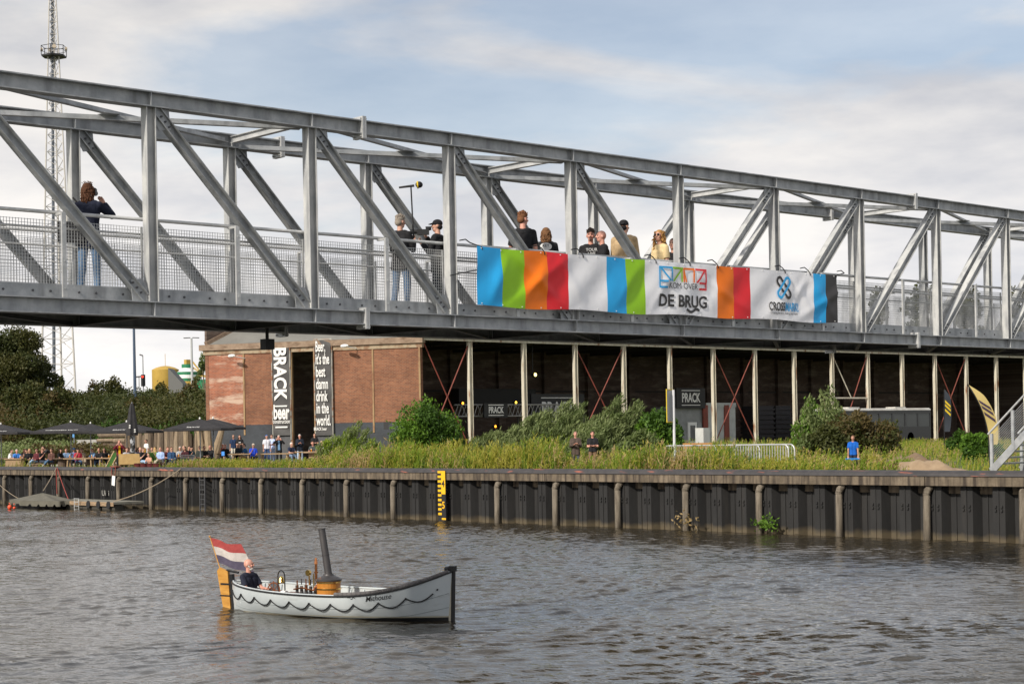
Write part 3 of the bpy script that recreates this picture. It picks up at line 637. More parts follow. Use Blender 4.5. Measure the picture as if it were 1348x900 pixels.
mb = MB(); mb.box(GB.x+0.01, GB.x+0.12, 76, 155, 7.05, 7.2); mb.build('wall_rail', M_in, hall)
# columns along the open side
for i in range(17):
    y = 75.65+5.0*i
    mb = MB(); mb.hsec((HX, y, GL-0.2), (HX, y, EV-0.25), 0.26, 0.30, 0.03, 0.03, up=(0,1,0)); mb.box(HX-0.17, HX+0.17, y-0.19, y+0.19, GL-0.1, GL+0.25); mb.build('column', M_col, hall)
mb = MB(); mb.box(HX-0.12, HX+0.12, GA.y, EN, EV-0.24, EV-0.06); mb.build('eaves_beam', M_col, hall)
mb = MB(); mb.box(HX-0.10, HX+0.24, GA.y, EN, EV-0.058, EV+0.12); mb.build('eaves_board', M_dark, hall)
def rod(y0, y1, z0, z1, m_=None): MB().cyl((HX-0.02, y0, z0), (HX-0.02, y1, z1), 0.045, n=6).build('cross_brace', m_ or M_redrod, hall)
for ya in (71.6, 85.65, 100.65, 130.65, 145.65):
    yb = ya+5 if ya > 72 else 75.65
    rod(ya, yb, EV-0.3, GL+0.4); rod(yb, ya, EV-0.3, GL+0.4)
rod(115.65, 118.3, EV-0.3, 6.2, M_col); rod(120.65, 117.2, EV-0.3, 3.6); MB().beam((HX, 115.65, 6.2), (HX, 120.65, 6.2), 0.1, 0.12).build('cross_brace', M_col, hall)
# wall lamps
for px, py in ((318, 470), (466, 457)):
    u = gpt(px); z = CZ+b_of(px, py)*depth(gp(u, 0)); wl = MB()
    wl.cyl(gp(u+0.35, z-0.1, 0.0), gp(u, z, 0.75), 0.03, n=6); wl.sph(gp(u-0.2, z+0.06, 0.9), (0.42,0.16,0.12), 10); wl.build('wall_lamp', M_white, hall)
# hanging banners of the doorway
def hang(pxa, pxb, pya, pyb, label):
    u0, u1 = gpt(pxa), gpt(pxb); dd = depth(gp(u0, 0)); z1 = CZ+b_of(pxa, pya)*dd; z0 = CZ+b_of(pxa, pyb)*dd
    o = 0.20; e = empty('door_banner', gp((u0+u1)/2, z0, o), 0, label, 'banner')
    mb = MB(); r = random.random()*5
    mb.grid(lambda u, z: gp(u, z, o+0.03*math.sin(u*3+z*1.7+r)*math.sin(z*0.9)+0.02*math.sin(z*4+u*2)), np.linspace(u0, u1, 10), np.linspace(z0, z1, 40)); mb.build('sheet', mat('charcoal_banner', (0.045,0.043,0.042), 0.6, c2=(0.06,0.057,0.055), sc1=2, bump=0.3, bscale=3), e)
    fr = MB()
    for q in (u0-0.05, u1+0.05): fr.beam(gp(q, z0-0.3, o-0.04), gp(q, z1+0.05, o-0.04), 0.07, 0.07)
    fr.beam(gp(u0-0.08, z1+0.08, o-0.04), gp(u1+0.08, z1+0.08, o-0.04), 0.07, 0.07); fr.build('frame', mat('banner_frame', (0.36,0.35,0.31), 0.7, c2=(0.26,0.12,0.06), sc1=1.5, lo=0.5, hi=0.58), e)
    return e, u0, u1, z0, z1
M_let = mat('white_lettering', (0.72,0.71,0.68), 0.6)
e, u0, u1, z0, z1 = hang(361.5, 383.5, 453.5, 573, 'charcoal door banner lettered BRACK beer left of the dark hall doorway')
def wg(px, py): u = gpt(px); return u, CZ+b_of(px, py)*depth(gp(u, 0))
uc = (u0+u1)/2; zt_ = wg(372, 457)[1]; zb_ = wg(372, 531)[1]
text_obj('lettering', 'BRACK', 1.0, lambda a, b: gp(uc-0.72*(u1-u0)/2*1.0+b*(u1-u0)*1.0, zt_-(a+0.0)*(zt_-zb_)/3.45, 0.265), M_let, e, 0.035, 'LEFT', 1.0)
def bar(pya, pyb, w=0.36): za, zb2 = wg(372, pya)[1], wg(372, pyb)[1]; gbox(MB(), uc-w*(u1-u0), uc+w*(u1-u0), zb2, za, 0.262, 0.27).build('lettering_bar', M_let, e)
bar(533.5, 535.3); bar(561, 563)
zq = wg(372, 551)[1]; text_obj('lettering', 'beer', 1.35, lambda a, b: gp(uc+a*0.42*(u1-u0)/1.12, zq+b, 0.265), M_let, e, 0.03)
zq2 = wg(372, 557)[1]; text_obj('lettering', 'construction', 0.5, lambda a, b: gp(uc+a*0.6*(u1-u0)/1.5, zq2+b*0.8, 0.265), M_let, e, 0.01)
e, u0, u1, z0, z1 = hang(417.5, 438.5, 448.5, 573, 'charcoal door banner with a beer slogan right of the dark hall doorway')
uc = (u0+u1)/2
for tx, py in (('Beer,', 462.5), ("it's the", 479), ('best', 495.5), ('damn', 511.5), ('drink', 527.5), ('in the', 543.5), ('world.', 559.5)):
    zq = wg(428, py)[1]; V, F = text_mb(tx, 1.0, 0.02, 'LEFT'); wd = max(v[0] for v in V); tgt = (u1-u0)*{'Beer,':0.62,"it's the":0.86,'best':0.6,'damn':0.76,'drink':0.72,'in the':0.78,'world.':0.88}[tx]
    MB().add([gp(u0+0.07+a/wd*tgt, zq+b*1.0, 0.265) for a, b in V], F).build('lettering', M_let, e)
zq = wg(428, 566)[1]; text_obj('lettering', 'BRACK beer', 0.4, lambda a, b: gp(uc-0.25+a*0.45, zq+b*0.7, 0.265), M_let, e, 0.02)
# open sliding doors behind banners
mb = gbox(MB(), dA+0.05, gpt(384), GL, EV-0.73, -0.05, 0.06); mb.build('door_leaf', M_dark, hall)
mb = gbox(MB(), gpt(417), dB-0.03, GL, EV-0.73, -0.05, 0.06); mb.build('door_leaf', M_dark, hall)
for px in (384.8, 415.8): u = gpt(px); gbox(MB(), u-0.07, u+0.07, GL, EV-0.73, -0.1, 0.12).build('door_frame', M_rust, hall)

# ------------------------------------------------------------------ things in the hall
def sign_box(name, label, cen, wY, h, txt, dep=0.15, sub=None):
    e = empty(name, (cen[0], cen[1], cen[2]-h/2), 0, label, 'sign'); x = cen[0]
    MB().box(x-dep, x, cen[1]-wY/2, cen[1]+wY/2, cen[2]-h/2, cen[2]+h/2).build('board', M_black, e)
    V, F = text_mb(txt, h*0.62, 0.03); wd = max(v[0] for v in V)*2
    MB().add([(x+0.006, cen[1]+a/wd*wY*0.66, cen[2]-h*0.18+b*1.0) for a, b in V], F).build('lettering', M_let, e)
    for z in (0.38, -0.34): MB().box(x+0.001, x+0.008, cen[1]-wY*0.32, cen[1]+wY*0.32, cen[2]+h*z-0.03, cen[2]+h*z+0.03).build('lettering_bar', M_let, e)
    return e
# container kiosk with sign
p = on_x(930, 560, -91.0)
ki = empty('kiosk_cabin', (-91.5, p.y, GL), 0, 'grey site cabin with white glazed door and rusty uprights inside the hall', 'cabin')
ya, yb = on_x(888, 545, -90.6).y, on_x(968, 545, -90.6).y; X = -90.6
zc = on_x(930, 535, X).z
M_cab = mat('cabin_grey', (0.20,0.21,0.21), 0.6, c2=(0.27,0.28,0.28), sc1=2)
M_cabw = mat('cabin_pale', (0.50,0.52,0.50), 0.6, c2=(0.40,0.41,0.40), sc1=2)
MB().box(X-2.4, X-0.1, ya, yb, GL, zc).build('cabin_body', M_cab, ki)
yr0, yr1 = on_x(929, 545, X).y, on_x(968, 545, X).y
MB().box(X-0.1, X, yr0, yr1, GL, zc+0.25).build('pale_panel', M_cabw, ki); MB().box(X-0.12, X+0.05, yr0, yr1+0.05, zc-0.05, zc+0.3).build('fascia', M_cabw, ki)
for px in (929, 957): y = on_x(px, 545, X+0.1).y; MB().box(X-0.02, X+0.1, y-0.28, y+0.28, GL, zc+0.12).build('rusty_upright', M_redrod, ki)
y0_, y1_ = on_x(905.5, 545, X).y, on_x(917, 545, X).y
fr = MB(); fr.box(X-0.09, X+0.02, y0_, y0_+0.22, GL, GL+2.2); fr.box(X-0.09, X+0.02, y1_-0.22, y1_, GL, GL+2.2); fr.box(X-0.09, X+0.02, y0_+0.221, y1_-0.221, GL+1.95, GL+2.2); fr.box(X-0.09, X+0.02, y0_+0.221, y1_-0.221, GL, GL+0.7)
do = fr.build('door', M_white, ki); M_glass = mat('dark_glass', (0.05,0.06,0.065), 0.12, spec=0.8)
MB().box(X-0.08, X-0.03, y0_+0.2, y1_-0.2, GL+0.7, GL+1.95).build('pane', M_glass, do)
y2_ = on_x(927, 545, X).y; MB().box(X-0.09, X-0.01, y1_+0.1, y2_-0.3, GL+0.9, GL+2.1).build('window', mat('pale_glass', (0.25,0.27,0.28), 0.2), ki)
p = on_x(903.5, 524, X+0.2); sign_box('hall_sign', 'black PRACK sign on top of the grey cabin inside the hall', (X+0.2, on_x(907, 524, X).y, p.z), 3.4, 1.6, 'PRACK')
p = on_x(653, 540, -88.9); sign_box('hall_sign', 'black PRACK sign in front of the steel stage truss', (-88.9, p.y, p.z), 2.2, 1.0, 'PRACK')
p = on_x(735, 538, -90.5); e = sign_box('hall_sign', 'large dark PRACK sign behind the tall bushes', (-90.5, p.y, p.z-0.1), 5.4, 2.4, 'PRACK')
# stage truss
e = empty('stage_truss', (-89.5, 77, 4.0), 0, 'pale horizontal lattice stage truss spanning the hall bays', 'truss')
ya, yb = on_x(603, 540, -89.5).y, on_x(760, 540, -89.5).y; zA, zB = on_x(650, 532.5, -89.5).z, on_x(650, 547.5, -89.5).z
M_tr = mat('truss_aluminium', (0.30,0.29,0.28), 0.5, 0.3)
for z in (zA, zB):
    for dx in (0, -0.4): MB().cyl((-89.5+dx, ya, z), (-89.5+dx, yb, z), 0.05, n=6).build('chord_tube', M_tr, e)
mb = MB(); n = 16
for i in range(n):
    a_ = ya+(yb-ya)*i/n; c_ = ya+(yb-ya)*(i+1)/n; m_ = (a_+c_)/2
    mb.cyl((-89.5, a_, zB), (-89.5, m_, zA), 0.03, n=5); mb.cyl((-89.5, m_, zA), (-89.5, c_, zB), 0.03, n=5); mb.cyl((-89.9, a_, zB), (-89.9, m_, zA), 0.03, n=5)
mb.build('lattice', M_tr, e)
for y in (ya+1, yb-1, (ya+yb)/2): MB().cyl((-89.7, y, GL), (-89.7, y, zB-0.02), 0.08, n=8).build('leg', M_in, e)
# stage lights (lit)
for px, py, c_, lb in ((705, 493, (1.0,0.78,0.25), 'lit round stage lamp high up in the dark hall'), (679.5, 529.5, (1.0,0.62,0.05), 'lit yellow lamp on the stage truss beside the PRACK sign'), (609.5, 530.5, (1.0,0.35,0.03), 'small orange lamp by the first open column'), (652.5, 561, (1.0,0.3,0.02), 'small orange lamp low behind the weeds')):
    p = on_x(px, py, -88.6); e = empty('stage_lamp', p, 0, lb, 'lamp'); r = 0.13 if py < 500 else 0.09
    MB().cyl(p+Vector((-0.3,0,0)), p+Vector((-0.02,0,0)), r*1.1, r*1.25, 12).build('housing', M_black, e)
    MB().sph(p+Vector((-0.02,0,0)), (0.05, r, r), 12).build('lens', mat('lamp_%d' % px, c_, 0.5, emit=(c_, 3.0)), e)
    MB().cyl((p.x-0.3, p.y, p.z+0.05), (p.x-0.3, p.y, 10.0 if py < 500 else p.z-0.4), 0.03).build('hanger', M_black, e)
e = MB(); e.box(-99.5, -98.6, 84, 92, 6.0, 7.2); tag(e.build('stage_backdrop', M_black), 'black raised stage box hanging in the dark hall', 'stage')
# pallets / stacked black crates
ya, yb = on_x(999, 560, -92).y, on_x(1044, 560, -92).y; zt_ = on_x(1020, 534, -92).z
for i in range(2):
    e = empty('beam_stack', (-93, ya+(yb-ya)*(0.25+0.5*i), GL), 0, ['left','right'][i]+' half of the tall stack of dark slatted pallets in the hall', 'pallet stack')
    y0_, y1_ = ya+(yb-ya)*0.5*i, ya+(yb-ya)*0.5*(i+1)-0.1; n = 9
    for k in range(n): z = GL+0.02+(zt_-GL)*k/n; mb = MB(); mb.box(-94, -92, y0_, y1_, z, z+0.16); mb.box(-93.9, -92.1, y0_+0.1, y1_-0.1, z+0.16, z+(zt_-GL)/n-0.01); mb.build('pallet', mat('dark_pallet', (0.03,0.027,0.03), 0.7), e)
# bus
bx = -87.0+2.2
pA, pB = on_x(1103, 545, bx), on_x(1225, 545, bx); zr = on_x(1165, 537.5, bx).z
L0, L1 = pA.y, pB.y; zg = 2.25
bus = empty('bus', (bx-1.25, (L0+L1)/2, zg), 0, 'dark old bus with a pale roof parked in front of the hall columns', 'bus')
M_bus = mat('bus_dark_paint', (0.022,0.022,0.025), 0.3); M_busr = mat('bus_pale_roof', (0.55,0.54,0.50), 0.6, c2=(0.42,0.40,0.36), sc1=1.5)
zw0, zw1 = zr-1.55, zr-0.42
mb = MB(); mb.box(bx-2.5, bx, L0, L1, zg+0.35, zw0); mb.box(bx-2.5, bx, L0, L1, zw1, zr-0.16)
n = 7
for i in range(n+1):
    y = L0+(L1-L0-0.12)*i/n
    for xx in (bx-2.5, bx-0.08): mb.box(xx, xx+0.08, y, y+0.12, zw0, zw1)
mb.build('body', M_bus, bus)
mb = MB(); pr = [(-1.27,0),(1.27,0),(1.22,0.12),(1.05,0.19),(-1.05,0.19),(-1.22,0.12)]
mb.prof((bx-1.25, L0-0.02, zr-0.158), (bx-1.25, L1+0.02, zr-0.158), pr); rf = mb.build('roof', M_busr, bus)
for y in (L0+2.5, L1-4): MB().box(bx-1.8, bx-0.8, y, y+1.5, zr+0.033, zr+0.15).build('roof_hatch', M_busr, rf)
M_wg = mat('bus_window', (0.055,0.06,0.062), 0.2, spec=0.5)
for i in range(n):
    y = L0+(L1-L0-0.12)*i/n
    for xx in (bx-0.05, bx-2.46): MB().box(xx, xx+0.012, y+0.121, y+(L1-L0-0.12)/n-0.001, zw0, zw1).build('window', M_wg, bus)
for yy in (L0+0.03, L1-0.05): MB().box(bx-2.4, bx-0.1, yy, yy+0.012, zw0, zw1).build('windscreen', M_wg, bus)
for y in (L0+2.2, L1-3.0):
    for xx in (bx-0.2, bx-2.4): MB().cyl((xx-0.1, y, zg+0.48), (xx+0.2, y, zg+0.48), 0.48, n=18).build('wheel', M_black, bus)

# ------------------------------------------------------------------ stairs at the right
ST = empty('steel_stairs', (-24.2, 49.3, 2.1), 0, 'galvanised steel stairs with a wire-filled railing leading up to the bridge', 'stairs')
p0 = on_y(1305, 608, 48.7); p1 = on_y(1348, 561, 48.7)
sl_ = (p1.z-p0.z)/(p1.x-p0.x); zq = 2.08
xa = p0.x; rise = 5.9-zq; xb = xa+rise/sl_
for y in (48.7, 50.5):
    mb = MB(); mb.beam((xa, y, zq+0.12), (xb, y, zq+0.12+rise), 0.06, 0.24, (0,0,1)); mb.build('stringer', M_steel, ST)
    mb = MB(); mb.cyl((xa-0.1, y, zq+1.32), (xb, y, zq+1.32+rise), 0.035); mb.build('handrail', M_steel_lt, ST)
    for k in range(6):
        x = xa+0.02+(xb-xa-0.1)*k/5; z = zq+(x-xa)*sl_
        MB().box(x-0.05, x+0.05, y-0.035, y+0.035, z+0.05, z+1.32).build('baluster_post', M_steel, ST)
    mb = MB()
    for k in range(12): h = 0.30+0.08*k; mb.cyl((xa, y, zq+h), (xb, y, zq+h+rise), 0.009, n=5)
    mb.build('rail_wires', M_steel, ST)
for k in range(18):
    x = xa+0.25+k*(xb-xa-0.3)/18; z = zq+(x-xa)*sl_
    MB().box(x-0.13, x+0.17, 48.74, 50.46, z+0.10, z+0.15).build('tread', M_steel, ST)
MB().box(xa-0.2, xa+0.25, 48.5, 50.7, zq-0.1, zq+0.03).build('footing', M_cap, ST)

# ------------------------------------------------------------------ mast, lamps, tanks on the left
D = 270; k_ = D/FPX
mast = empty('lattice_mast', on_d(79, 500, D)*1.0, 0, 'tall pale lattice radio mast with a small platform high up', 'mast'); mast.location.z = gz(*mast.location[:2])
c0 = Vector(mast.location); zbase = c0.z; M_mast = mat('mast_paint', (0.42,0.40,0.37), 0.7, c2=(0.50,0.48,0.45), sc1=1)
def leg_at(i, z):
    f = (z-zbase)/62.0; wd = 3.3*(1-f)+0.55*f if f < 1 else 0.55
    a = R([100, 215, 335][i]); return Vector((c0.x+wd*math.cos(a+TH), c0.y+wd*math.sin(a+TH), z))
for i in range(3): mb = MB(); mb.cyl(leg_at(i, zbase-1), leg_at(i, zbase+70), 0.17, 0.11, 8); mb.build('leg', M_mast, mast)
for i in range(3):
    mb = MB(); z = zbase; j = 0
    while z < zbase+68:
        st = 4.4*(1-(z-zbase)/62*0.55); a_, b_ = leg_at(i, z), leg_at((i+1) % 3, z+st/2); c_ = leg_at(i, z+st)
        mb.cyl(a_, b_, 0.055, n=5); mb.cyl(b_, c_, 0.055, n=5); mb.cyl(leg_at((i+1) % 3, z), leg_at(i, z+st/2), 0.055, n=5) if False else None
        mb.cyl(b_, leg_at((i), z+st/2), 0.04, n=5); z += st
    mb.build('bracing', M_mast, mast)
MB().cyl(c0+RT*-0.9+FW*-0.5, c0+UP*70+RT*-0.1, 0.28, 0.2, 8).build('cable_duct', mat('cable_grey', (0.10,0.115,0.14), 0.6), mast)
pz = on_d(70, 68, D).z; pc = Vector((c0.x, c0.y, pz)); mb = MB()
hx = [pc+RT*math.cos(a)*2.0+FW*math.sin(a)*2.0 for a in [R(30+60*i) for i in range(6)]]
mb.add([h-UP*0.9 for h in hx]+[h-UP*0.65 for h in hx], [tuple(range(6)), tuple(range(11,5,-1))]+[(i, (i+1) % 6, 6+(i+1) % 6, 6+i) for i in range(6)])
for i in range(6): mb.cyl(hx[i]-UP*0.7, hx[i]+UP*0.8, 0.06, n=5); mb.cyl(hx[i]+UP*0.75, hx[(i+1) % 6]+UP*0.75, 0.05, n=5); mb.cyl(hx[i]+UP*0.1, hx[(i+1) % 6]+UP*0.1, 0.04, n=5)
mb.build('platform', M_black, mast)
for a, h in ((0.3,0.5),(2.1,0.6),(3.4,0.2),(5.0,0.4)): q = pc+RT*math.cos(a)*1.7+FW*math.sin(a)*1.7+UP*h; MB().cyl(q, q+RT*math.cos(a)*0.35+FW*math.sin(a)*0.35, 0.3, 0.3, 10).build('dish', mat('dish_beige', (0.5,0.42,0.32), 0.6), mast)
def pole(px, py0, py1, D, r, label, name='street_lamp', cat='street lamp', col=(0.25,0.27,0.28)):
    a = on_d(px+ROLL*(py0-540)*0, py0, D); zb = gz(a.x, a.y)-0.2; e = empty(name, (a.x, a.y, zb), 0, label, cat)
    MB().cyl((a.x, a.y, zb), (a.x, a.y, a.z), r*1.25, r*0.8, 8).build('pole', mat('pole_%d' % px, col, 0.5), e); return e, a
e, a = pole(252, 445, 500, 210, 0.16, 'tall street lamp with two flat heads beyond the embankment', col=(0.42,0.43,0.43))
for s in (-1, 1): MB().beam(a+RT*s*0.15+UP*0.05, a+RT*s*0.95+UP*0.02, 0.30, 0.10).build('lamp_head', M_dark, e)
e, a = pole(176, 418, 510, 170, 0.15, 'tall slim blue-grey pole rising from the embankment scrub', 'tall_pole', 'pole', (0.06,0.09,0.14))
e, a = pole(188, 468, 510, 190, 0.07, 'slim camera mast beside the traffic light', 'camera_mast', 'mast')
MB().beam(a, a+RT*-0.35+UP*0.12, 0.15, 0.15).build('camera_head', M_dark, e)
q = on_d(188.5, 500, 190); e = empty('traffic_light', q, 0, 'traffic light showing red on the camera mast', 'traffic light')
MB().box(q.x-0.2, q.x+0.2, q.y-0.16, q.y+0.16, q.z-0.7, q.z+0.6).build('housing', M_black, e)
MB().sph(q-FW*0.25+UP*0.35, 0.13, 8).build('red_lens', mat('red_signal', (0.8,0.03,0.02), 0.4, emit=((1,0.05,0.02), 1.2)), e)
e, a = pole(183, 496, 510, 190, 0.06, 'small street lamp left of the camera mast')
MB().beam(a-RT*0.3, a+RT*0.3+UP*0.05, 0.25, 0.15).build('lamp_head', M_dark, e)
# yellow tank
D = 420; q = on_d(218, 500, D); r = 17.5/FPX*D; ztk = on_d(218, 487, D).z
M_yel = mat('tank_yellow', (0.42,0.27,0.05), 0.6, c2=(0.50,0.33,0.07), sc1=0.5)
e = empty('storage_tank', (q.x, q.y, 0), 0, 'round yellow storage tank with a shallow domed roof', 'tank')
MB().lathe((q.x, q.y, 0), [(r,0),(r,ztk),(r*1.01,ztk+0.1)], 36).build('shell', M_yel, e, smooth=True)
MB().lathe((q.x, q.y, ztk), [(r,0.1),(r*0.7,0.6),(r*0.3,0.95),(0.05,1.05)], 36).build('roof', M_yel, e)
MB().cyl((q.x, q.y, ztk+1), (q.x, q.y, ztk+4), 0.06, n=5).build('vent_pipe', M_yel, e)
# silo striped
q = on_d(247, 500, 400); r = 13.5/FPX*400
e = empty('striped_silo', (q.x, q.y, 0), 0, 'green and white banded silo with a yellow head and crane arm', 'silo')
M_gr = mat('silo_green', (0.015,0.17,0.075), 0.6); zz = [on_d(247, y, 400).z for y in (506, 502, 498, 493.5, 489.5)]
for i, m_ in enumerate((M_yel, M_gr, M_white, M_gr)): MB().lathe((q.x, q.y, 0), [(r, zz[i] if i else 0), (r, zz[i+1]-0.01)], 30).build('shell_band', m_, e, smooth=False)
MB().lathe((q.x, q.y, zz[-1]), [(r,0),(r*0.62,0.5),(r*0.55,0.9)], 30).build('roof', M_white, e)
z2 = zz[-1]+0.9; MB().lathe((q.x, q.y, z2), [(r*0.55,0),(r*0.55,0.9)], 24).build('neck_band', M_gr, e)
MB().box(q.x-0.55, q.x+0.55, q.y-0.55, q.y+0.55, z2-0.5, z2+2.0).build('head_house', M_yel, e)
mb = MB(); a_ = Vector((q.x, q.y, z2+1.8))+RT*1.0; mb.beam(a_, a_+RT*2.6-UP*3.4, 0.35, 0.35); mb.beam(a_+RT*0.2-UP*1.6, a_+RT*3.8-UP*4.2, 0.3, 0.3); mb.beam(a_+RT*1.2-UP*3.4, a_+RT*4.0-UP*4.0, 0.3, 0.5); mb.build('crane_arm', M_yel, e)
MB().box(q.x+2.5, q.x+7, q.y+1, q.y+4, 0, zz[2]-0.4).build('low_annexe', M_gr, e)
q = on_d(231, 497, 380); mb = MB(); mb.prof(q+Vector((0,0,-8)), q+Vector((0,0,-8))+FW*6, [(-1.6,0),(1.6,0),(1.6,6.6),(-1.6,10.2)], (0,0,1)); tag(mb.build('lean_to_shed', mat('shed_grey', (0.13,0.13,0.125), 0.7)), 'small grey lean-to shed between tank and silo', 'shed')
# ------------------------------------------------------------------ vegetation
L_bright = [leafmat('leaf_bright_a', (0.07,0.15,0.013), (0.12,0.215,0.025)), leafmat('leaf_bright_b', (0.035,0.08,0.010), (0.06,0.12,0.018))]
L_willow = [leafmat('leaf_willow_a', (0.15,0.185,0.07), (0.21,0.25,0.105)), leafmat('leaf_willow_b', (0.075,0.108,0.033), (0.13,0.165,0.056))]
L_dark = [leafmat('leaf_dark_a', (0.040,0.052,0.016), (0.066,0.076,0.024)), leafmat('leaf_dark_b', (0.055,0.060,0.017), (0.082,0.078,0.024))]
L_brown = [leafmat('leaf_brown_a', (0.075,0.060,0.022), (0.11,0.08,0.03)), leafmat('leaf_brown_b', (0.045,0.055,0.016), (0.07,0.075,0.02))]
L_grass = [leafmat('grass_green', (0.15,0.215,0.02), (0.22,0.30,0.035), 0.35), leafmat('grass_yellow', (0.30,0.29,0.04), (0.38,0.34,0.07), 0.35), leafmat('grass_straw', (0.34,0.24,0.11), (0.42,0.31,0.16), 0.3), leafmat('grass_dark', (0.06,0.10,0.015), (0.08,0.13,0.02), 0.3)]
M_bark = mat('bark', (0.10,0.075,0.05), 0.9, c2=(0.16,0.12,0.08), sc1=4, bump=0.6)
def leaf_quads(P, D, L, W, rg):
    """P centres, D directions (unit), returns verts and quads (pointed leaf as kite)"""
    n = len(P); r = rg.normal(size=(n,3)); S = np.cross(D, r); S /= np.linalg.norm(S, axis=1)[:,None]+1e-9
    L = L[:,None]; W = W[:,None]
    V = np.stack([P-D*L*0.5, P+S*W*0.5-D*L*0.05, P+D*L*0.5, P-S*W*0.5-D*L*0.05], 1).reshape(-1,3)
    return V, np.arange(4*n).reshape(n,4)
def crown_points(blobs, n, rg, shell=0.55):
    """blobs: (cx,cy,cz,rx,ry,rz)"""
    vol = np.array([b[3]*b[4]*b[5] for b in blobs])**0.67; pick = rg.choice(len(blobs), n, p=vol/vol.sum()); B = np.array(blobs)[pick]
    d = rg.normal(size=(n,3)); d /= np.linalg.norm(d, axis=1)[:,None]; rad = (shell+(1-shell)*rg.random(n))**0.6*(1+rg.normal(0,0.06,n))
    # clumping: modulate radius with direction harmonics
    k = np.sin(d[:,0]*7+B[:,0]*3)*np.sin(d[:,1]*6+B[:,1]*2+1)*np.sin(d[:,2]*7+B[:,2]); rad *= 1+0.30*k
    return B[:,:3]+d*B[:,3:6]*rad[:,None], d
def bush(name, label, cat, x, y, w_, h, mats_, nleaf, ls=0.12, lw=0.06, lean=0.0, group=None, nb=7, dirup=0.3, base=0.15, stems=5, zoff=0, seed=None, tip=None):
    rg = np.random.default_rng(seed if seed is not None else int(abs(x*131+y*17)*10) % 100000); z = gz(x, y)+zoff
    e = empty(name, (x, y, z), 0, label, cat, group); bl = []
    for i in range(nb):
        a = rg.random()*6.28; q = rg.random()**0.6; hh = base+(1-base)*rg.random()*0.72; rr = w_*0.5*(0.30+0.22*rg.random())
        ex = (w_*0.58-rr*0.6)*q*(1.05-0.40*hh); cz = z+hh*h; rz = min(rr*1.15, h*0.38)
        bl.append((x+math.cos(a)*ex*RT.x+math.sin(a)*ex*0.7*FW.x+lean*hh*h*RT.x, y+math.cos(a)*ex*RT.y+math.sin(a)*ex*0.7*FW.y+lean*hh*h*RT.y, min(cz, z+h-rz*0.9), rr, rr, rz))
    bl.append((x+lean*h*0.7*RT.x, y+lean*h*0.7*RT.y, z+h*0.74, w_*0.18, w_*0.18, h*0.28))
    P, d = crown_points(bl, nleaf, rg, 0.35); P[:,2] = np.maximum(P[:,2], z+0.03)
    D = rg.normal(size=P.shape)*0.6+d*0.4; D[:,2] += dirup; D += np.array(RT)*lean*1.4; D /= np.linalg.norm(D, axis=1)[:,None]
    V, F = leaf_quads(P, D, ls*(0.7+0.6*rg.random(nleaf)), lw*(0.7+0.6*rg.random(nleaf)), rg)
    nm = len(mats_); m_ = ((np.sin(P[:,0]*1.9)+np.sin(P[:,1]*2.3+P[:,2]*2)+rg.normal(0,0.6,nleaf)) > 0.2).astype(int) % nm
    np_mesh('foliage', V, F, mats_, m_, loc=(0,0,0), parent=e).location = (0,0,0)
    o = e.children[0]; me = o.data
    co = np.empty(len(V)*3, np.float32); me.vertices.foreach_get('co', co); co = co.reshape(-1,3)-np.array((x,y,z), np.float32); me.vertices.foreach_set('co', co.ravel()); me.update()
    mb = MB()
    for i in range(stems):
        b_ = bl[i % len(bl)]; mid = Vector((x+(b_[0]-x)*0.35, y+(b_[1]-y)*0.35, z+(b_[2]-z)*0.5)); mb.cyl((x+rg.normal(0,0.05), y+rg.normal(0,0.05), z-0.1), mid, 0.02+0.008*h, 0.012+0.006*h, 6); mb.cyl(mid, b_[:3], 0.012+0.006*h, 0.008, 5)
    mb.build('stem', M_bark, e); return e
def tree(label, x, y, w_, h, mats_, nleaf, ls=0.3, trunk=0.25, group=None, nb=14, seed=None, zb=None):
    rg = np.random.default_rng(seed if seed is not None else int(abs(x*77+y*13)*10) % 100000); z = gz(x, y) if zb is None else zb
    e = empty('tree', (x, y, z), 0, label, 'tree', group); bl = []
    for i in range(nb):
        a = rg.random()*6.28; hh = 0.30+0.58*rg.random(); env = math.sin(math.pi*min(1, (hh-0.1)/0.95))**0.7; rr = w_*0.5*(0.26+0.2*rg.random()); q = (w_*0.5*env-rr*0.7)*rg.random()**0.5
        bl.append((x+math.cos(a)*q, y+math.sin(a)*q, z+hh*h, rr, rr, rr*0.85))
    bl.append((x, y, z+h*0.86, w_*0.2, w_*0.2, h*0.13))
    P, d = crown_points(bl, nleaf, rg, 0.45); D = rg.normal(size=P.shape)+d*0.3; D /= np.linalg.norm(D, axis=1)[:,None]
    V, F = leaf_quads(P, D, ls*(0.7+0.6*rg.random(nleaf)), ls*0.65*(0.7+0.6*rg.random(nleaf)), rg)
    m_ = ((np.sin(P[:,0]*0.9)+np.sin(P[:,1]*1.1+P[:,2])+rg.normal(0,0.7,nleaf)) > 0.3).astype(int)
    V = V-np.array((x,y,z)); o = np_mesh('crown', V, F, mats_, m_, parent=e)
    mb = MB(); top = Vector((x+0.3, y, z+h*0.55)); mb.cyl((x, y, z-0.2), (x+0.15, y, z+h*0.3), trunk, trunk*0.7, 8); mb.cyl((x+0.15, y, z+h*0.3), top, trunk*0.7, trunk*0.4, 7)
    for b_ in bl[:9]: s_ = Vector((x+0.1, y, z+h*(0.22+0.25*rg.random()))); mb.cyl(s_, b_[:3], trunk*0.32, 0.03, 6)
    mb.build('trunk', M_bark, e); return e
def at(px, Y, py=600): p = on_y(px, py, Y); return p.x
def mpp(px, Y): x = at(px, Y); return depth((x, Y))/FPX       # metres per pixel
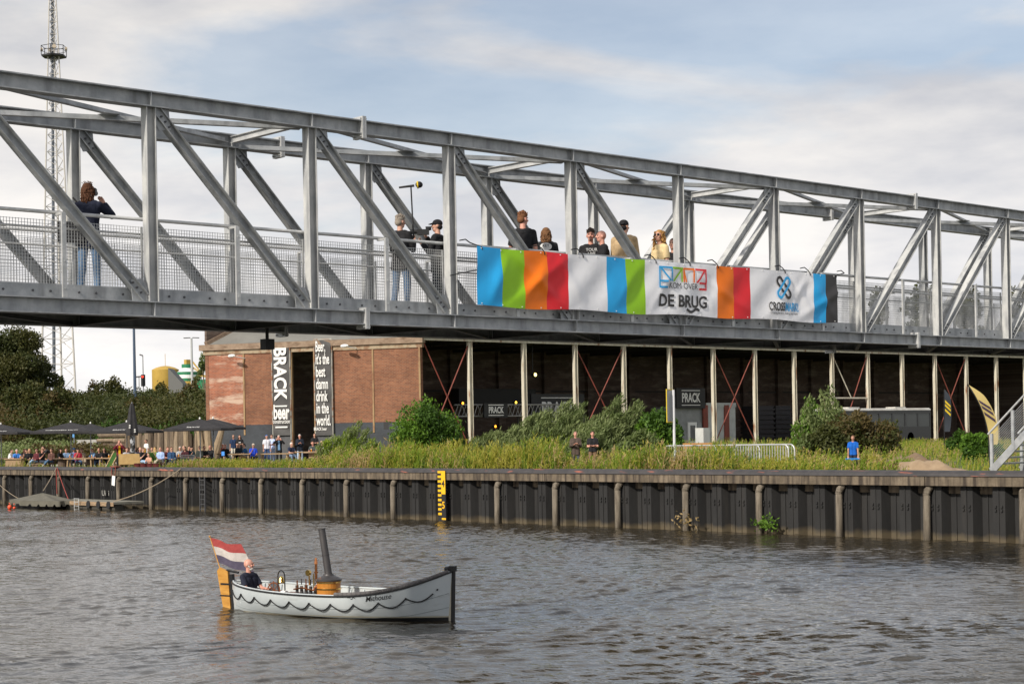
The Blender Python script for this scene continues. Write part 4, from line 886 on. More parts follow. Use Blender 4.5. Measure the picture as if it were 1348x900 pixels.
def bushpx(name, label, cat, px, Y, wpx, ytop, mats_, n, **k):
    x = at(px, Y); m_ = mpp(px, Y); ztop = CZ+b_of(px, ytop)*depth((x, Y)); return bush(name, label, cat, x, Y, wpx*m_, ztop-gz(x, Y), mats_, n, **k)
def plume(name, label, cat, px, Y, wpx, ytop, mats_, stems, lv, ls, lw, lean=0.35, group=None, spread=1.0, seed=1, parts=True, ztop_=None):
    rg = np.random.default_rng(seed+int(px)); x = at(px, Y); z = gz(x, Y); m_ = mpp(px, Y); h = CZ+b_of(px, ytop)*depth((x, Y))-z; w_ = wpx*m_
    r = w_*0.5*rg.random(stems)**0.6; a = rg.random(stems)*6.28; bx = x+RT.x*np.cos(a)*r*0.7+FW.x*np.sin(a)*r*0.6; by = y_ = Y+RT.y*np.cos(a)*r*0.7+FW.y*np.sin(a)*r*0.6
    hh = h*(1-0.55*(r/(w_*0.5))**1.5)*(0.62+0.42*rg.random(stems)); out = np.cos(a)*r*0.45*spread+rg.normal(0,0.12,stems)*h*0.5
    P = []; D = []; mb = MB()
    for i in range(stems):
        n = lv; t_ = 0.12+0.88*rg.random(n)**0.8; off = out[i]*t_+lean*hh[i]*t_**1.8; fo = np.sin(a[i])*r[i]*0.3*t_; zz = z+hh[i]*(t_-0.10*t_**3*abs(lean))
        q = np.stack([bx[i]+RT.x*off+FW.x*fo, by[i]+RT.y*off+FW.y*fo, zz], 1)
        rad = 0.05+0.16*hh[i]*0.35*np.sin(np.pi*np.clip(t_,0,1)**0.7)+0.03; q += rg.normal(size=(n,3))*rad[:,None]*np.array((1,1,0.8)); P.append(q)
        tx = (out[i]+lean*hh[i]*1.8*t_**0.8)/max(hh[i],.1); d = np.stack([RT.x*tx, RT.y*tx, np.ones(n)], 1)+rg.normal(0,0.55,(n,3)); D.append(d/np.linalg.norm(d,axis=1)[:,None])
        if parts:
            pts = [(bx[i]+RT.x*(out[i]*u+lean*hh[i]*u**1.8), by[i]+RT.y*(out[i]*u+lean*hh[i]*u**1.8), z-0.05+hh[i]*u) for u in (0,0.35,0.65,0.95)]; mb.tube(pts, 0.014, 4)
    P = np.concatenate(P); D = np.concatenate(D); P[:,2] = np.maximum(P[:,2], z+0.02); n = len(P)
    V, F = leaf_quads(P, D, ls*(0.6+0.8*rg.random(n)), lw*(0.6+0.8*rg.random(n)), rg); own = np.repeat(np.arange(stems), lv)
    m_i = ((np.sin(own*2.3)+rg.normal(0,0.8,n)) > 0.1).astype(int) % len(mats_)
    if not parts: return V, F, m_i
    e = empty(name, (x, Y, z), 0, label, cat, group); o = np_mesh('foliage', V-np.array((x, Y, z)), F, mats_, m_i, parent=e); mb.build('stem', M_bark, e); return e
bushpx('leafy_bush', 'dense bright green bush in front of the brick hall corner', 'bush', 566, 60, 92, 524, L_bright, 13000, ls=0.19, lw=0.11, nb=22, lean=0.0)
plume('willow_shrub', 'small feathery shrub in front of the right brick panel', 'shrub', 452, 56, 74, 550, [L_grass[0], L_willow[0]], 34, 260, 0.28, 0.045, 0.22, seed=6)
for px, Y, wp, yt, lab in ((640, 62, 56, 568, 'low shrub below the hall sign and between the first two columns'), (690, 61, 66, 541, 'windswept grey-green willow at the second column'), (735, 62, 84, 523, 'tall windswept grey-green willow behind the man in a brown jacket'), (800, 61, 78, 519, 'tall windswept willow crossing the red braces'), (770, 58, 46, 560, 'low grey-green willow behind the man in black'), (838, 58, 46, 562, 'low willow shrub right of the tall windswept willows')):
    plume('willow_shrub', lab, 'shrub', px-6, Y, wp*1.25, yt, L_willow, 60 if wp > 50 else 36, 330, 0.30, 0.05, 0.36, group='willow shrubs behind the tall grass', seed=int(wp))
bushpx('leafy_bush', 'green bush beside the yellow framed sign post', 'bush', 872, 60, 76, 540, L_bright, 9000, ls=0.2, lw=0.11, nb=16, lean=0.1)
bushpx('leafy_bush', 'low pale green bush left of the sign post', 'bush', 838, 55, 50, 566, L_willow, 3500, ls=0.2, lw=0.09, lean=0.1)
plume('leafy_bush', 'pale green shrub with tall shoots before the stacked pallets', 'bush', 1066, 66, 70, 522, [L_bright[0], L_willow[0]], 26, 200, 0.24, 0.08, 0.05, seed=4)
plume('young_tree', 'slender young birch in front of the hall at the bus front', 'tree', 1100, 65, 52, 506, L_willow, 15, 240, 0.22, 0.08, -0.10, seed=5)
bushpx('brown_bush', 'wide brownish bush covering the front of the bus', 'bush', 1132, 64, 96, 541, L_brown, 8000, ls=0.2, lw=0.09, nb=13)
bushpx('brown_bush', 'low brownish bush behind the boy in blue', 'bush', 1085, 62, 70, 560, [L_brown[1], L_willow[1]], 4500, ls=0.2, lw=0.09)
bushpx('leafy_bush', 'small green bush left of the steel stairs', 'bush', 1290, 62, 50, 571, L_bright, 3800, ls=0.18, lw=0.09)
bushpx('leafy_bush', 'low green bush right of the bus and the dark feather flag', 'bush', 1262, 75, 34, 566, [L_brown[1], L_bright[1]], 2200, ls=0.2, lw=0.1)
# small plants on fender piles
for px, lab in ((1003, 'green plant growing at the foot of a timber fender pile'), (897, 'small straw coloured weed at the waterline of the quay wall')):
    p = on_y(px, 690, QY-0.25); rg = np.random.default_rng(px); n = 140 if px > 1000 else 50
    P = np.array((p.x+0.2, QY-0.3, 0.4))+rg.normal(0, 1, (n,3))*np.array((0.28,0.10,0.13)); D = rg.normal(size=(n,3)); D /= np.linalg.norm(D, axis=1)[:,None]
    V, F = leaf_quads(P, D, np.full(n,0.16), np.full(n,0.07), rg); tag(np_mesh('wall_plant', V, F, [L_bright[0] if px > 1000 else L_grass[2]], loc=(p.x, QY-0.3, 0.2)), lab, 'plant')

# ---- grass and weeds
def stalks(n, xf, yf, hf, rg, leaves=7, lean=0.16, mats_p=(0.50,0.24,0.10,0.16)):
    X = xf(n); Y = yf(n, X); H = hf(n, X, Y); Z = np.array([gz(a, b) for a, b in zip(X, Y)])
    pick = rg.choice(4, n, p=mats_p); Vs = []; Fs = []; Ms = []
    # clump colour
    cl = np.sin(X*0.9)+np.sin(X*0.37+Y*0.8+2)+rg.normal(0,0.7,n); pick = np.where(cl > 1.3, 1, np.where(cl < -1.5, 2, pick))
    base = np.stack([X, Y, Z], 1); ln = rg.normal(0, 0.14, (n,2)); ln += np.array((RT.x, RT.y))*lean
    tip = base+np.stack([ln[:,0]*H, ln[:,1]*H, H], 1); side = rg.normal(size=(n,2)); side /= np.linalg.norm(side, axis=1)[:,None]; S = np.concatenate([side, np.zeros((n,1))], 1)*0.012
    mid = base*0.45+tip*0.55; mid[:,:2] -= ln*H[:,None]*0.18
    V = np.stack([base-S, base+S, mid+S*0.8, mid-S*0.8, tip+S*0.3, tip-S*0.3], 1).reshape(-1,3); k = np.arange(n)[:,None]*6
    Fs.append((k+np.array([0,1,2,3])).astype(int)); Fs.append((k+np.array([3,2,4,5])).astype(int)); Vs.append(V); Ms += [pick, pick]
    m = n*leaves; own = np.repeat(np.arange(n), leaves); tt = rg.random(m)*0.85+0.15; P = base[own]*(1-tt)[:,None]+tip[own]*tt[:,None]
    D = rg.normal(0,0.45,(m,3)); D[:,2] += 0.85; D /= np.linalg.norm(D, axis=1)[:,None]; Ll = H[own]*(0.30-0.16*tt)*(0.7+0.6*rg.random(m)); P = P+D*Ll[:,None]*0.5
    v, f = leaf_quads(P, D, Ll, np.full(m, 0.030)+0.012*rg.random(m), rg); Vs.append(v); Fs.append(f+len(V)); Ms.append(pick[own])
    return np.concatenate(Vs), np.concatenate(Fs), np.concatenate(Ms)
rg = np.random.default_rng(21)
def dens(X, Y): return np.sin(X*0.7+1)+np.sin(X*1.9+Y*1.3)*0.7+np.sin(X*0.23)*0.6
xl, xr = at(272, 50), at(1195, 50)
def xf(n): return rg.uniform(xl, xr, n)
def yf(n, X): return 48.15+rg.random(n)**1.3*4.4
def hf(n, X, Y):
    px = 674+FPX*((RT.x*X+RT.y*Y)/(FW.x*X+FW.y*Y))
    h = np.where(np.abs(px-770) < 34, 0.62, 1.0)*np.interp(px, [270,330,430,480,560,700,820,900,1000,1060,1120,1180,1200], [0.45,0.42,0.6,1.25,1.25,1.15,0.98,0.88,0.74,0.66,0.5,0.38,0.28])
    return h*(0.35+0.75*rg.random(n)**1.4)*(1+0.20*dens(X,Y))
V, F, M_ = stalks(15000, xf, yf, hf, rg, 9)
tag(np_mesh('tall_weeds', V, F, L_grass, M_, loc=(-60,50,2)), kind='stuff')
Vs = []; Fs = []; Ms = []; o_ = 0; rg = np.random.default_rng(77)
for i in range(150):
    px = rg.uniform(425, 1010) if i < 115 else rg.uniform(1010, 1195); Y = 48.6+rg.random()**1.2*6.5; hgt = rg.uniform(0.8, 1.5) if px < 560 else rg.uniform(0.6, 1.15); 
    if abs(px-770) < 34 and Y < 51.4: continue
    if px > 1000: hgt *= 0.7
    x = at(px, Y); yt = 570.7-ROLL*(px-674)-(gz(x, Y)+hgt-CZ)/depth((x, Y))*FPX
    V, F, m_i = plume('w', None, None, px, Y, rg.uniform(12, 34), yt, L_grass, 9, 60, 0.17, 0.035, 0.22, parts=False, seed=i)
    Vs.append(V); Fs.append(F+o_); Ms.append(np.where(m_i == 0, rg.choice([0, 0, 1, 3]), rg.choice([0, 1, 2]))); o_ += len(V)
tag(np_mesh('weed_clumps', np.concatenate(Vs), np.concatenate(Fs), L_grass, np.concatenate(Ms), loc=(-60,50,2)), kind='stuff')
# low grass by quay edge of the terrace
def xf2(n): return rg.uniform(at(-5, 49), at(300, 49), n)
def yf2(n, X): return 48.1+rg.random(n)*0.9
V, F, M_ = stalks(1500, xf2, yf2, lambda n, X, Y: 0.12+0.35*rg.random(n)**2*(1+dens(X, Y)*0.4), rg, 6)
tag(np_mesh('edge_grass', V, F, L_grass, M_, loc=(-95,48.5,2)), kind='stuff')
def xf2(n): return rg.uniform(at(235, 49), at(320, 49), n)
V, F, M_ = stalks(1600, xf2, lambda n, X: 48.1+rg.random(n)*2.2, lambda n, X, Y: 0.25+0.45*rg.random(n), rg, 7, mats_p=(0.5,0.4,0.05,0.05))
tag(np_mesh('terrace_weeds', V, F, L_grass, M_, loc=(-85,49,2)), kind='stuff')
# the field behind
def fx(n): return None
n = 26000; XX = []; YY = []
while len(XX) < n:
    y = 51.5+rg.random(n)**1.3*75; x = rg.uniform(-96, -14, n); px = 674+FPX*((RT.x*x+RT.y*y)/(FW.x*x+FW.y*y))
    hallx = np.where(y < 71.4, (GB.x+(y-GB.y)/(GA.y-GB.y)*(GA.x-GB.x)) if False else -200.0, HX+0.3)
    ok = (px > 425) & (px < 1420) & (x > hallx) & ((y < 71) | (x > HX+0.4)) & ~((px < 560) & (y > 60))
    XX += list(x[ok]); YY += list(y[ok])
XX = np.array(XX[:n]); YY = np.array(YY[:n])
def hf3(n, X, Y):
    px = 674+FPX*((RT.x*X+RT.y*Y)/(FW.x*X+FW.y*Y)); h = np.interp(px, [420,700,950,1100,1200,1300,1420], [0.7,0.75,0.7,0.6,0.45,0.45,0.45])
    h *= np.where((np.abs(px-1225) < 55) & (Y < 53.5), 0.25, 1); return h*(0.35+0.75*rg.random(n)**1.5)*(1+0.2*dens(X, Y*0.6))
V, F, M_ = stalks(n, lambda n: XX, lambda n, X: YY, hf3, rg, 6, mats_p=(0.54,0.22,0.09,0.15))
tag(np_mesh('field_grass', V, F, L_grass, M_, loc=(-60,60,2)), kind='stuff')
# ---- embankment scrub
def scrub(name, region, n_bl, r0, nl, ls, mats_, seed):
    rg = np.random.default_rng(seed); bl = []
    for _ in range(n_bl):
        px, dd = region(rg); p = on_d(px, 570, dd); z = gz(p.x, p.y); rr = r0*(0.45+1.0*rg.random()); bl.append((p.x, p.y, z+rr*0.45, rr*1.2, rr*1.2, rr*0.9))
    P, d = crown_points(bl, nl, rg, 0.6); D = rg.normal(size=P.shape)+d*0.4; D /= np.linalg.norm(D, axis=1)[:,None]
    V, F = leaf_quads(P, D, ls*(0.6+0.8*rg.random(nl)), ls*0.7*(0.6+0.8*rg.random(nl)), rg)
    lat = P[:,0]*RT.x+P[:,1]*RT.y; m_ = np.clip(((np.sin(lat*0.33+seed)+np.sin(lat*0.9+P[:,2]*0.9)*0.8+rg.normal(0,0.4,nl)) > 0.1).astype(int)+((np.sin(lat*0.21+P[:,2]*0.5+2) > 0.72)*2), 0, len(mats_)-1)
    return tag(np_mesh(name, V, F, mats_, m_, loc=(-160,95,4)), kind='stuff')
scrub('embankment_scrub', lambda r: (r.uniform(-10, 330), r.uniform(146, 190)), 330, 2.0, 170000, 0.26, [L_dark[0], L_dark[1], L_brown[1], L_brown[0]], 5)
scrub('embankment_scrub_brown', lambda r: (r.uniform(60, 330), r.uniform(158, 186)), 90, 1.8, 50000, 0.25, [L_brown[1], L_dark[1]], 6)
scrub('bank_grass', lambda r: (r.uniform(-10, 330), r.uniform(122, 146)), 260, 0.8, 80000, 0.22, [L_brown[0], L_willow[0]], 8)
scrub('bramble_patch', lambda r: (r.uniform(150, 285), r.uniform(140, 150)), 50, 1.4, 26000, 0.24, [L_bright[1], L_brown[1]], 9)
def treepx(label, px, D, wpx, ytop, mats_, n, zb=None, **k):
    p = on_d(px, 570, D); z = gz(p.x, p.y) if zb is None else zb; zt_ = CZ+b_of(px, ytop)*D; return tree(label, p.x, p.y, wpx*D/FPX, zt_-z, mats_, n, zb=z, **k)
treepx('large dark tree at the left edge behind the embankment', 18, 172, 100, 428, L_dark, 34000, ls=0.25, nb=30)
treepx('lower dark tree right of the large one at the left edge', 52, 176, 62, 474, L_dark, 14000, ls=0.24)
def crestbush(label, px, D, wpx, ytop, mats_, n, **k):
    p = on_d(px, 570, D); z = gz(p.x, p.y); return bush('scrub_bush', label, 'bush', p.x, p.y, wpx*D/FPX, CZ+b_of(px, ytop)*D-z, mats_, n, ls=0.28, lw=0.18, nb=14, dirup=0.2, **k)
treepx('small pointed dark tree in front of the lattice mast', 82, 200, 20, 494, L_dark, 3000, ls=0.26, nb=9)
crestbush('dark bush on the embankment left of the slim blue-grey pole', 152, 176, 50, 495, L_dark, 6000)
crestbush('brownish bush on the embankment between mast and pole', 124, 176, 44, 501, L_brown, 5000)
crestbush('brown bush on the embankment beside the brick hall corner', 256, 168, 50, 500, L_brown, 6000)
crestbush('dark bush on the embankment crest below the yellow tank', 212, 178, 46, 503, [L_dark[1], L_willow[1]], 5000)
crestbush('reddish brown bush low on the embankment behind the folded parasol', 182, 160, 60, 522, L_brown, 6000)
crestbush('green bush halfway up the embankment below the large dark tree', 40, 160, 70, 500, [L_dark[0], L_dark[1]], 9000)
crestbush('brown bush in front of the large dark trees at the left', 75, 158, 52, 508, L_brown, 6000)
treepx('airy green tree beside the left corner of the brick hall', 270, 215, 26, 462, L_willow, 1800, ls=0.3, nb=9)
for i, (px, yt, wp) in enumerate(((1160, 376, 60), (1216, 367, 70), (1282, 373, 66), (1345, 372, 70), (1400, 376, 60))):
    treepx(['tree top seen through the bridge railing right of the banner', 'tallest tree top seen through the bridge railing', 'tree top seen through the railing above the right hall columns', 'tree top at the right edge seen through the railing', 'tree standing beyond the right edge of the hall'][i], px, 215, wp, yt, [L_dark[1], L_brown[1]], 5000, ls=0.4, zb=2.2, nb=16, group='trees behind the brick hall')
# ------------------------------------------------------------------ people
ARM = {  # (upper arm, forearm) directions for the person's +x side; person faces -y
 'down': ((.14,.02,-1), (.04,-.18,-1)), 'fold': ((.12,-.15,-1), (-.95,-.42,.12)), 'front': ((.12,-.25,-1), (-.5,-.85,.3)),
 'camera': ((.40,-.75,-.42), (-.62,-.30,.80)), 'table': ((.15,-.5,-.85), (-.3,-.95,-.05)), 'lap': ((.12,-.12,-1), (-.3,-.9,-.15)),
 'hold': ((.15,-.35,-1), (-.35,-.75,.75)), 'lean': ((.10,-.2,-1), (.05,-.2,-1)), 'knee': ((.08,-.45,-.9), (-.05,-.8,-.5)), 'chest': ((.22,-.2,-1), (-.85,-.5,.35)), 'reach': ((.1,-.7,-.75), (0,-.8,-.6))}
def joints(sit=False, lean=0, arms=('down','down'), yaw=0, pitch=0, h=1.75, legs='', bend=None):
    s = h/1.75; J = {}; pel = Vector((0, 0, 0.50 if sit else 0.93)); L = R(lean); up = Vector((0, -math.sin(L), math.cos(L)))
    J['pel'] = pel; J['waist'] = pel+up*0.14; J['chest'] = pel+up*0.36; J['neck'] = pel+up*0.515; J['up'] = up
    J['head'] = pel+up*0.56+Vector((0, -0.02, 0.0))+Vector((0, -math.sin(L*0.5), math.cos(L*0.5)))*0.13
    for k, sx in ((0, -1), (1, 1)):
        sh = pel+up*0.448+Vector((sx*0.178, 0, 0)); ua, fa = ARM[arms[k]]
        def dv(a): v = Vector((a[0]*sx, a[1], a[2])).normalized(); return v
        e = sh+dv(ua)*0.29; w_ = e+dv(fa)*0.25; J['sh%d' % k] = sh; J['el%d' % k] = e; J['wr%d' % k] = w_; J['hd%d' % k] = dv(fa)
        hip = pel+Vector((sx*0.085, 0, -0.02)); J['hip%d' % k] = hip
        if sit:
            if legs == 'out': kn = hip+Vector((sx*0.03, -0.42, 0.06)); an = kn+Vector((0, -0.30, -0.26))
            elif legs == 'cross' and k: kn = hip+Vector((-0.06, -0.42, 0.10)); an = kn+Vector((-0.12, -0.28, -0.26))
            else: kn = hip+Vector((sx*0.06, -0.43, 0.02)); an = kn+Vector((0, 0.0, -0.41))
        else:
            st = {'stride': (0.14 if k else -0.16)}.get(legs, 0.02 if k else -0.02)
            kn = hip+Vector((sx*0.03, -0.03+st*0.5, -0.42)); an = hip+Vector((sx*0.05, st+0.02, -0.83))
        J['kn%d' % k] = kn; J['an%d' % k] = an; J['to%d' % k] = an+Vector((sx*0.02, -0.16, -0.045))
    J['s'] = s; J['yaw'] = yaw; J['pitch'] = pitch; return J
def scaled(mb, s): mb.v = [(x*s, y*s, z*s) for x, y, z in mb.v]; return mb
def hand(mb, w_, d, sx, r=0.0095, grip=0.5):
    d = d.normalized(); sd = Vector((sx, 0, 0)); sd = (sd-d*sd.dot(d)); sd = sd.normalized() if sd.length > .1 else Vector((0,-1,0)); nrm = d.cross(sd)*(sx)
    palm = w_+d*0.085; mb.cap(w_, w_+d*0.04, 0.026, 0.03, 8)
    for q in (-1, 1): mb.cap(w_+d*0.03+sd*0.018*q, palm+sd*0.024*q, 0.017, 0.016, 8)
    for i, (o, l) in enumerate(((-.033,.075),(-.011,.085),(.011,.08),(.032,.062))):
        a = palm+sd*o; m = a+(d+nrm*grip*0.4).normalized()*l*0.5; e = m+(d*(1-grip)+nrm*grip*1.2).normalized()*l*0.55; mb.cap(a, m, r, r*0.95, 6); mb.cap(m, e, r*0.95, r*0.8, 6)
    a = w_+d*0.03-sd*0.028; m = a+(d*0.7-sd*0.7+nrm*0.2).normalized()*0.045; mb.cap(a, m, r*1.2, r*1.1, 6); mb.cap(m, m+(d*0.9+nrm*0.4).normalized()*0.035, r*1.1, r*0.9, 6)
def figure_meshes(J, kind, vox, sleeve='short', hair='short', coat=False, beard=None, female=False, skirt=False, feet=True, fat=1.0):
    """returns dict name -> (mesh, role)"""
    s = J['s']; out = {}; X = Vector((1,0,0)); g = lambda k: J[k]
    rot = Matrix.Rotation(R(J['yaw']), 3, 'Z') @ Matrix.Rotation(R(J['pitch']), 3, 'X'); H = J['head']
    hp = lambda x, y, z: H+rot @ Vector((x, y, z))
    b = MB(); sw = 0.92 if female else 1.0
    for q in (-1, 1):
        b.cap(g('pel')+X*q*0.065, g('waist')+X*q*0.05, 0.10, 0.085 if female else 0.095, 12); b.cap(g('waist')+X*q*0.05, g('chest')+X*q*0.075*sw, 0.09*fat, 0.10, 12)
        b.cap(g('neck')+X*q*0.02-J['up']*0.035, g('sh1' if q > 0 else 'sh0')*1.0, 0.055, 0.05, 10)
    b.cap(g('sh0').lerp(g('sh1'),0.2), g('sh0').lerp(g('sh1'),0.8), 0.075, 0.075, 10); b.cap(g('neck')-J['up']*0.05, H-rot @ Vector((0,-0.01,0.03)), 0.058, 0.05, 10)
    for k in (0, 1):
        b.cap(g('sh%d' % k), g('el%d' % k), 0.05, 0.038, 10); b.cap(g('el%d' % k), g('wr%d' % k), 0.038, 0.026, 10); hand(b, g('wr%d' % k), J['hd%d' % k], 1 if k else -1, 0.0095 if vox < .011 else 0.012)
        b.cap(g('hip%d' % k), g('kn%d' % k), 0.082, 0.055, 10); b.cap(g('kn%d' % k), g('an%d' % k), 0.055, 0.036, 10); b.cap(g('an%d' % k), g('to%d' % k), 0.038, 0.03, 8)
    b.sph(hp(0,0.01,0.02), (0.077,0.096,0.10), 16, rot=rot); b.sph(hp(0,-0.028,-0.055), (0.055,0.062,0.062), 12, rot=rot); b.cap(hp(0,-0.085,0.02), hp(0,-0.107,-0.015), 0.010, 0.016, 8)
    for q in (-1, 1): b.sph(hp(q*0.079,0.015,-0.005), (0.012,0.022,0.032), 8, rot=rot); b.sph(hp(q*0.04,-0.075,-0.02), (0.024,0.016,0.02), 8, rot=rot)
    b.cap(hp(-0.03,-0.090,0.038), hp(0.03,-0.090,0.038), 0.012, 0.012, 8)      # brow
    b.cap(hp(-0.018,-0.086,-0.052), hp(0.018,-0.086,-0.052), 0.008, 0.008, 8)   # lips
    me = remesh(scaled(b, s), vox*0.8 if vox > .012 else vox, 'body', [MATS['skin'], MATS['black_matt'], mat('lips', (0.33,0.10,0.09), 0.5), mat('eyebrow_brown', (0.10,0.06,0.04), 0.7)], 2)  # last slot is the brown of the eyebrows
    # eyes, brows and mouth as face regions of the continuous skin
    inv = rot.inverted()
    for p in me.polygons:
        c = inv @ (Vector(p.center)/s-H)
        if c.y < -0.05:
            if (abs(abs(c.x)-0.030) < 0.013 and abs(c.z-0.015) < 0.0075): p.material_index = 1
            elif (abs(abs(c.x)-0.030) < 0.018 and abs(c.z-0.040) < 0.006): p.material_index = 3
            elif (abs(c.x) < 0.024 and abs(c.z+0.052) < 0.007 and c.y < -0.07): p.material_index = 2
    out['body'] = me
    # clothes
    e = 0.013 if not coat else 0.020; t = MB(); cf = 1.0
    hem = -0.06 if not coat else -0.20
    for q in (-1, 1):
        if not (J['pel'].z < 0.7 and coat): t.cyl(g('pel')+X*q*0.07+J['up']*hem, g('waist')+X*q*0.055, 0.105+e, 0.092*fat+e, 16); 
        else: t.cyl(g('pel')+X*q*0.07+J['up']*-0.05, g('waist')+X*q*0.055, 0.105+e, 0.092*fat+e, 16)
        t.cap(g('waist')+X*q*0.055, g('chest')+X*q*0.078*sw, 0.092*fat+e, 0.103+e, 14); t.cap(g('neck')+X*q*0.03-J['up']*0.05, g('sh1' if q > 0 else 'sh0'), 0.052+e, 0.050+e, 12)
    t.cap(g('sh0').lerp(g('sh1'),0.22), g('sh0').lerp(g('sh1'),0.78), 0.076+e, 0.076+e, 12)
    for k in (0, 1):
        sh, el, wr = g('sh%d' % k), g('el%d' % k), g('wr%d' % k)
        if sleeve == 'none': continue
        if sleeve == 'short': t.cap(sh, sh.lerp(el, 0.3), 0.050+e, 0.050+e, 10); t.cyl(sh.lerp(el, 0.3), sh.lerp(el, 0.75), 0.050+e, 0.050+e, 14)
        else: t.cap(sh, el, 0.050+e, 0.042+e, 12); t.cap(el, el.lerp(wr, 0.5), 0.044+e, 0.036+e, 10); t.cyl(el.lerp(wr, 0.5), wr, 0.038+e, 0.030+e, 14)
    for v_ in range(0): pass
    out['shirt' if not coat else 'jacket'] = remesh(scaled(t, s), vox, 'top', [M_black], 1)
    t = MB()
    for k in (0, 1):
        t.cap(g('hip%d' % k)+Vector((0,0,0.02)), g('kn%d' % k), 0.096, 0.070, 12); t.cap(g('kn%d' % k), g('kn%d' % k).lerp(g('an%d' % k), 0.6), 0.070, 0.060, 12); t.cyl(g('kn%d' % k).lerp(g('an%d' % k), 0.6), g('an%d' % k)+Vector((0,0,0.01)), 0.061, 0.056, 14)
        t.sph(g('pel')+X*(0.06 if k else -0.06)+J['up']*0.02, 0.112, 12)
    out['trousers'] = remesh(scaled(t, s), vox, 'trousers', [M_black], 1)
    t = MB()
    for k in (0, 1):
        a, o = g('an%d' % k), g('to%d' % k); t.cap(a+Vector((0,0.02,-0.035)), o+Vector((0,-0.01,0.0)), 0.043, 0.038, 10)
    out['shoes'] = scaled(t, s).mesh('shoes', [M_black], smooth=True)
    if hair != 'bald':
        t = MB(); rg = random.Random(5)
        if hair in ('short', 'tall', 'long', 'curly', 'bun', 'wispy', 'wavy'):
            t.sph(hp(0,0.020,0.052), (0.081,0.094,0.076), 14, rot=rot); t.sph(hp(0,0.052,0.0), (0.078,0.066,0.075), 12, rot=rot)
        if hair == 'tall':
            for i in range(90): a = rg.uniform(0, 6.28); q = rg.random()**0.5; x_, y_ = 0.072*q*math.cos(a), 0.085*q*math.sin(a)+0.01; z_ = 0.05+0.075*(1-q*q)**0.5; t.cap(hp(x_,y_,z_), hp(x_*1.12+rg.uniform(-.012,.012),y_*1.1+rg.uniform(-.012,.012),z_+0.022+0.02*rg.random()), 0.014, 0.007, 6)
        if hair in ('wavy', 'wispy'):
            for i in range(240):
                a = rg.uniform(-0.08*math.pi, 1.08*math.pi); z = rg.uniform(-0.17, 0.09); r_c = 0.083+0.022*rg.random()*min(1, max(0, (0.09-z)*6)); c = hp(math.cos(a)*r_c*(0.75 if z > 0.06 else 1), (math.sin(a)*r_c+0.012)*(0.8 if z > 0.06 else 1), z); t.cap(c, c+Vector((rg.uniform(-.02,.02), rg.uniform(-.02,.02), -0.035)), 0.015, 0.009, 6)
        if hair == 'wispy':
            for i in range(14): a = rg.uniform(-0.2, math.pi+0.2); c = hp(math.cos(a)*0.07, math.sin(a)*0.07, 0.09); m1 = c+Vector((rg.uniform(-.03,.03), rg.uniform(-.02,.02), 0.035)); t.cap(c, m1, 0.008, 0.004, 5); t.cap(m1, m1+Vector((0.025, 0.0, 0.01+0.02*rg.random())), 0.004, 0.002, 5)
        if hair == 'long':
            for i in range(26): a = rg.uniform(0.05*math.pi, 0.95*math.pi); t.cap(hp(math.cos(a)*0.075,math.sin(a)*0.075,0.0), hp(math.cos(a)*(0.10+rg.random()*0.02),math.sin(a)*0.09,-0.15-rg.random()*0.05), 0.03, 0.014, 6)
        if False:
            for i in range(40): a = rg.uniform(-0.3, math.pi+0.3); z = rg.random(); t.cap(hp(math.cos(a)*0.07,math.sin(a)*0.07,0.05+z*0.05), hp(math.cos(a)*0.11+rg.uniform(-.02,.04),math.sin(a)*0.10,0.06+z*0.09), 0.014, 0.005, 5)
        if hair == 'curly':
            for i in range(330):
                a = rg.uniform(-0.16*math.pi, 1.16*math.pi); z = rg.uniform(-0.30, 0.10); r_c = 0.09+0.045*min(1, max(0, (0.08-z)*5))*rg.random(); c = hp(math.cos(a)*r_c, math.sin(a)*r_c*0.95+0.01, z); dd = Vector((rg.uniform(-.03,.03), rg.uniform(-.03,.03), -0.03)); t.cap(c, c+dd, 0.013, 0.010, 6)
        if hair == 'bun': t.sph(hp(0,0.115,0.06), 0.04, 10)
        if hair == 'ponytail':
            t.sph(hp(0,0.022,0.045), (0.084,0.095,0.088), 14, rot=rot); t.sph(hp(0,0.050,0.005), (0.080,0.072,0.08), 12, rot=rot); t.cap(hp(0,0.11,0.05), hp(0.01,0.15,-0.12), 0.035, 0.018, 8)
        if hair in ('cap', 'capback'):
            t.sph(hp(0,0.012,0.05), (0.088,0.103,0.082), 14, rot=rot)
            q = -1 if hair == 'cap' else 1
            for i in range(7): u = (i-3)*0.02; t.cap(hp(u,q*0.07,0.055), hp(u*1.05,q*(0.165-abs(u)*0.5),0.035), 0.010, 0.008, 6)
        nm = 'cap' if hair.startswith('cap') else 'hair'
        out[nm] = remesh(scaled(t, s), max(0.007, vox*0.8), nm, [M_black], 1) if hair not in ('curly','wispy','tall','wavy') else scaled(t, s).mesh(nm, [M_black], smooth=True)
    if hair.startswith('cap'):
        t = MB(); t.sph(hp(0,0.045,-0.02), (0.081,0.066,0.055), 12, rot=rot); out['hair'] = scaled(t, s).mesh('hair', [M_black], smooth=True)
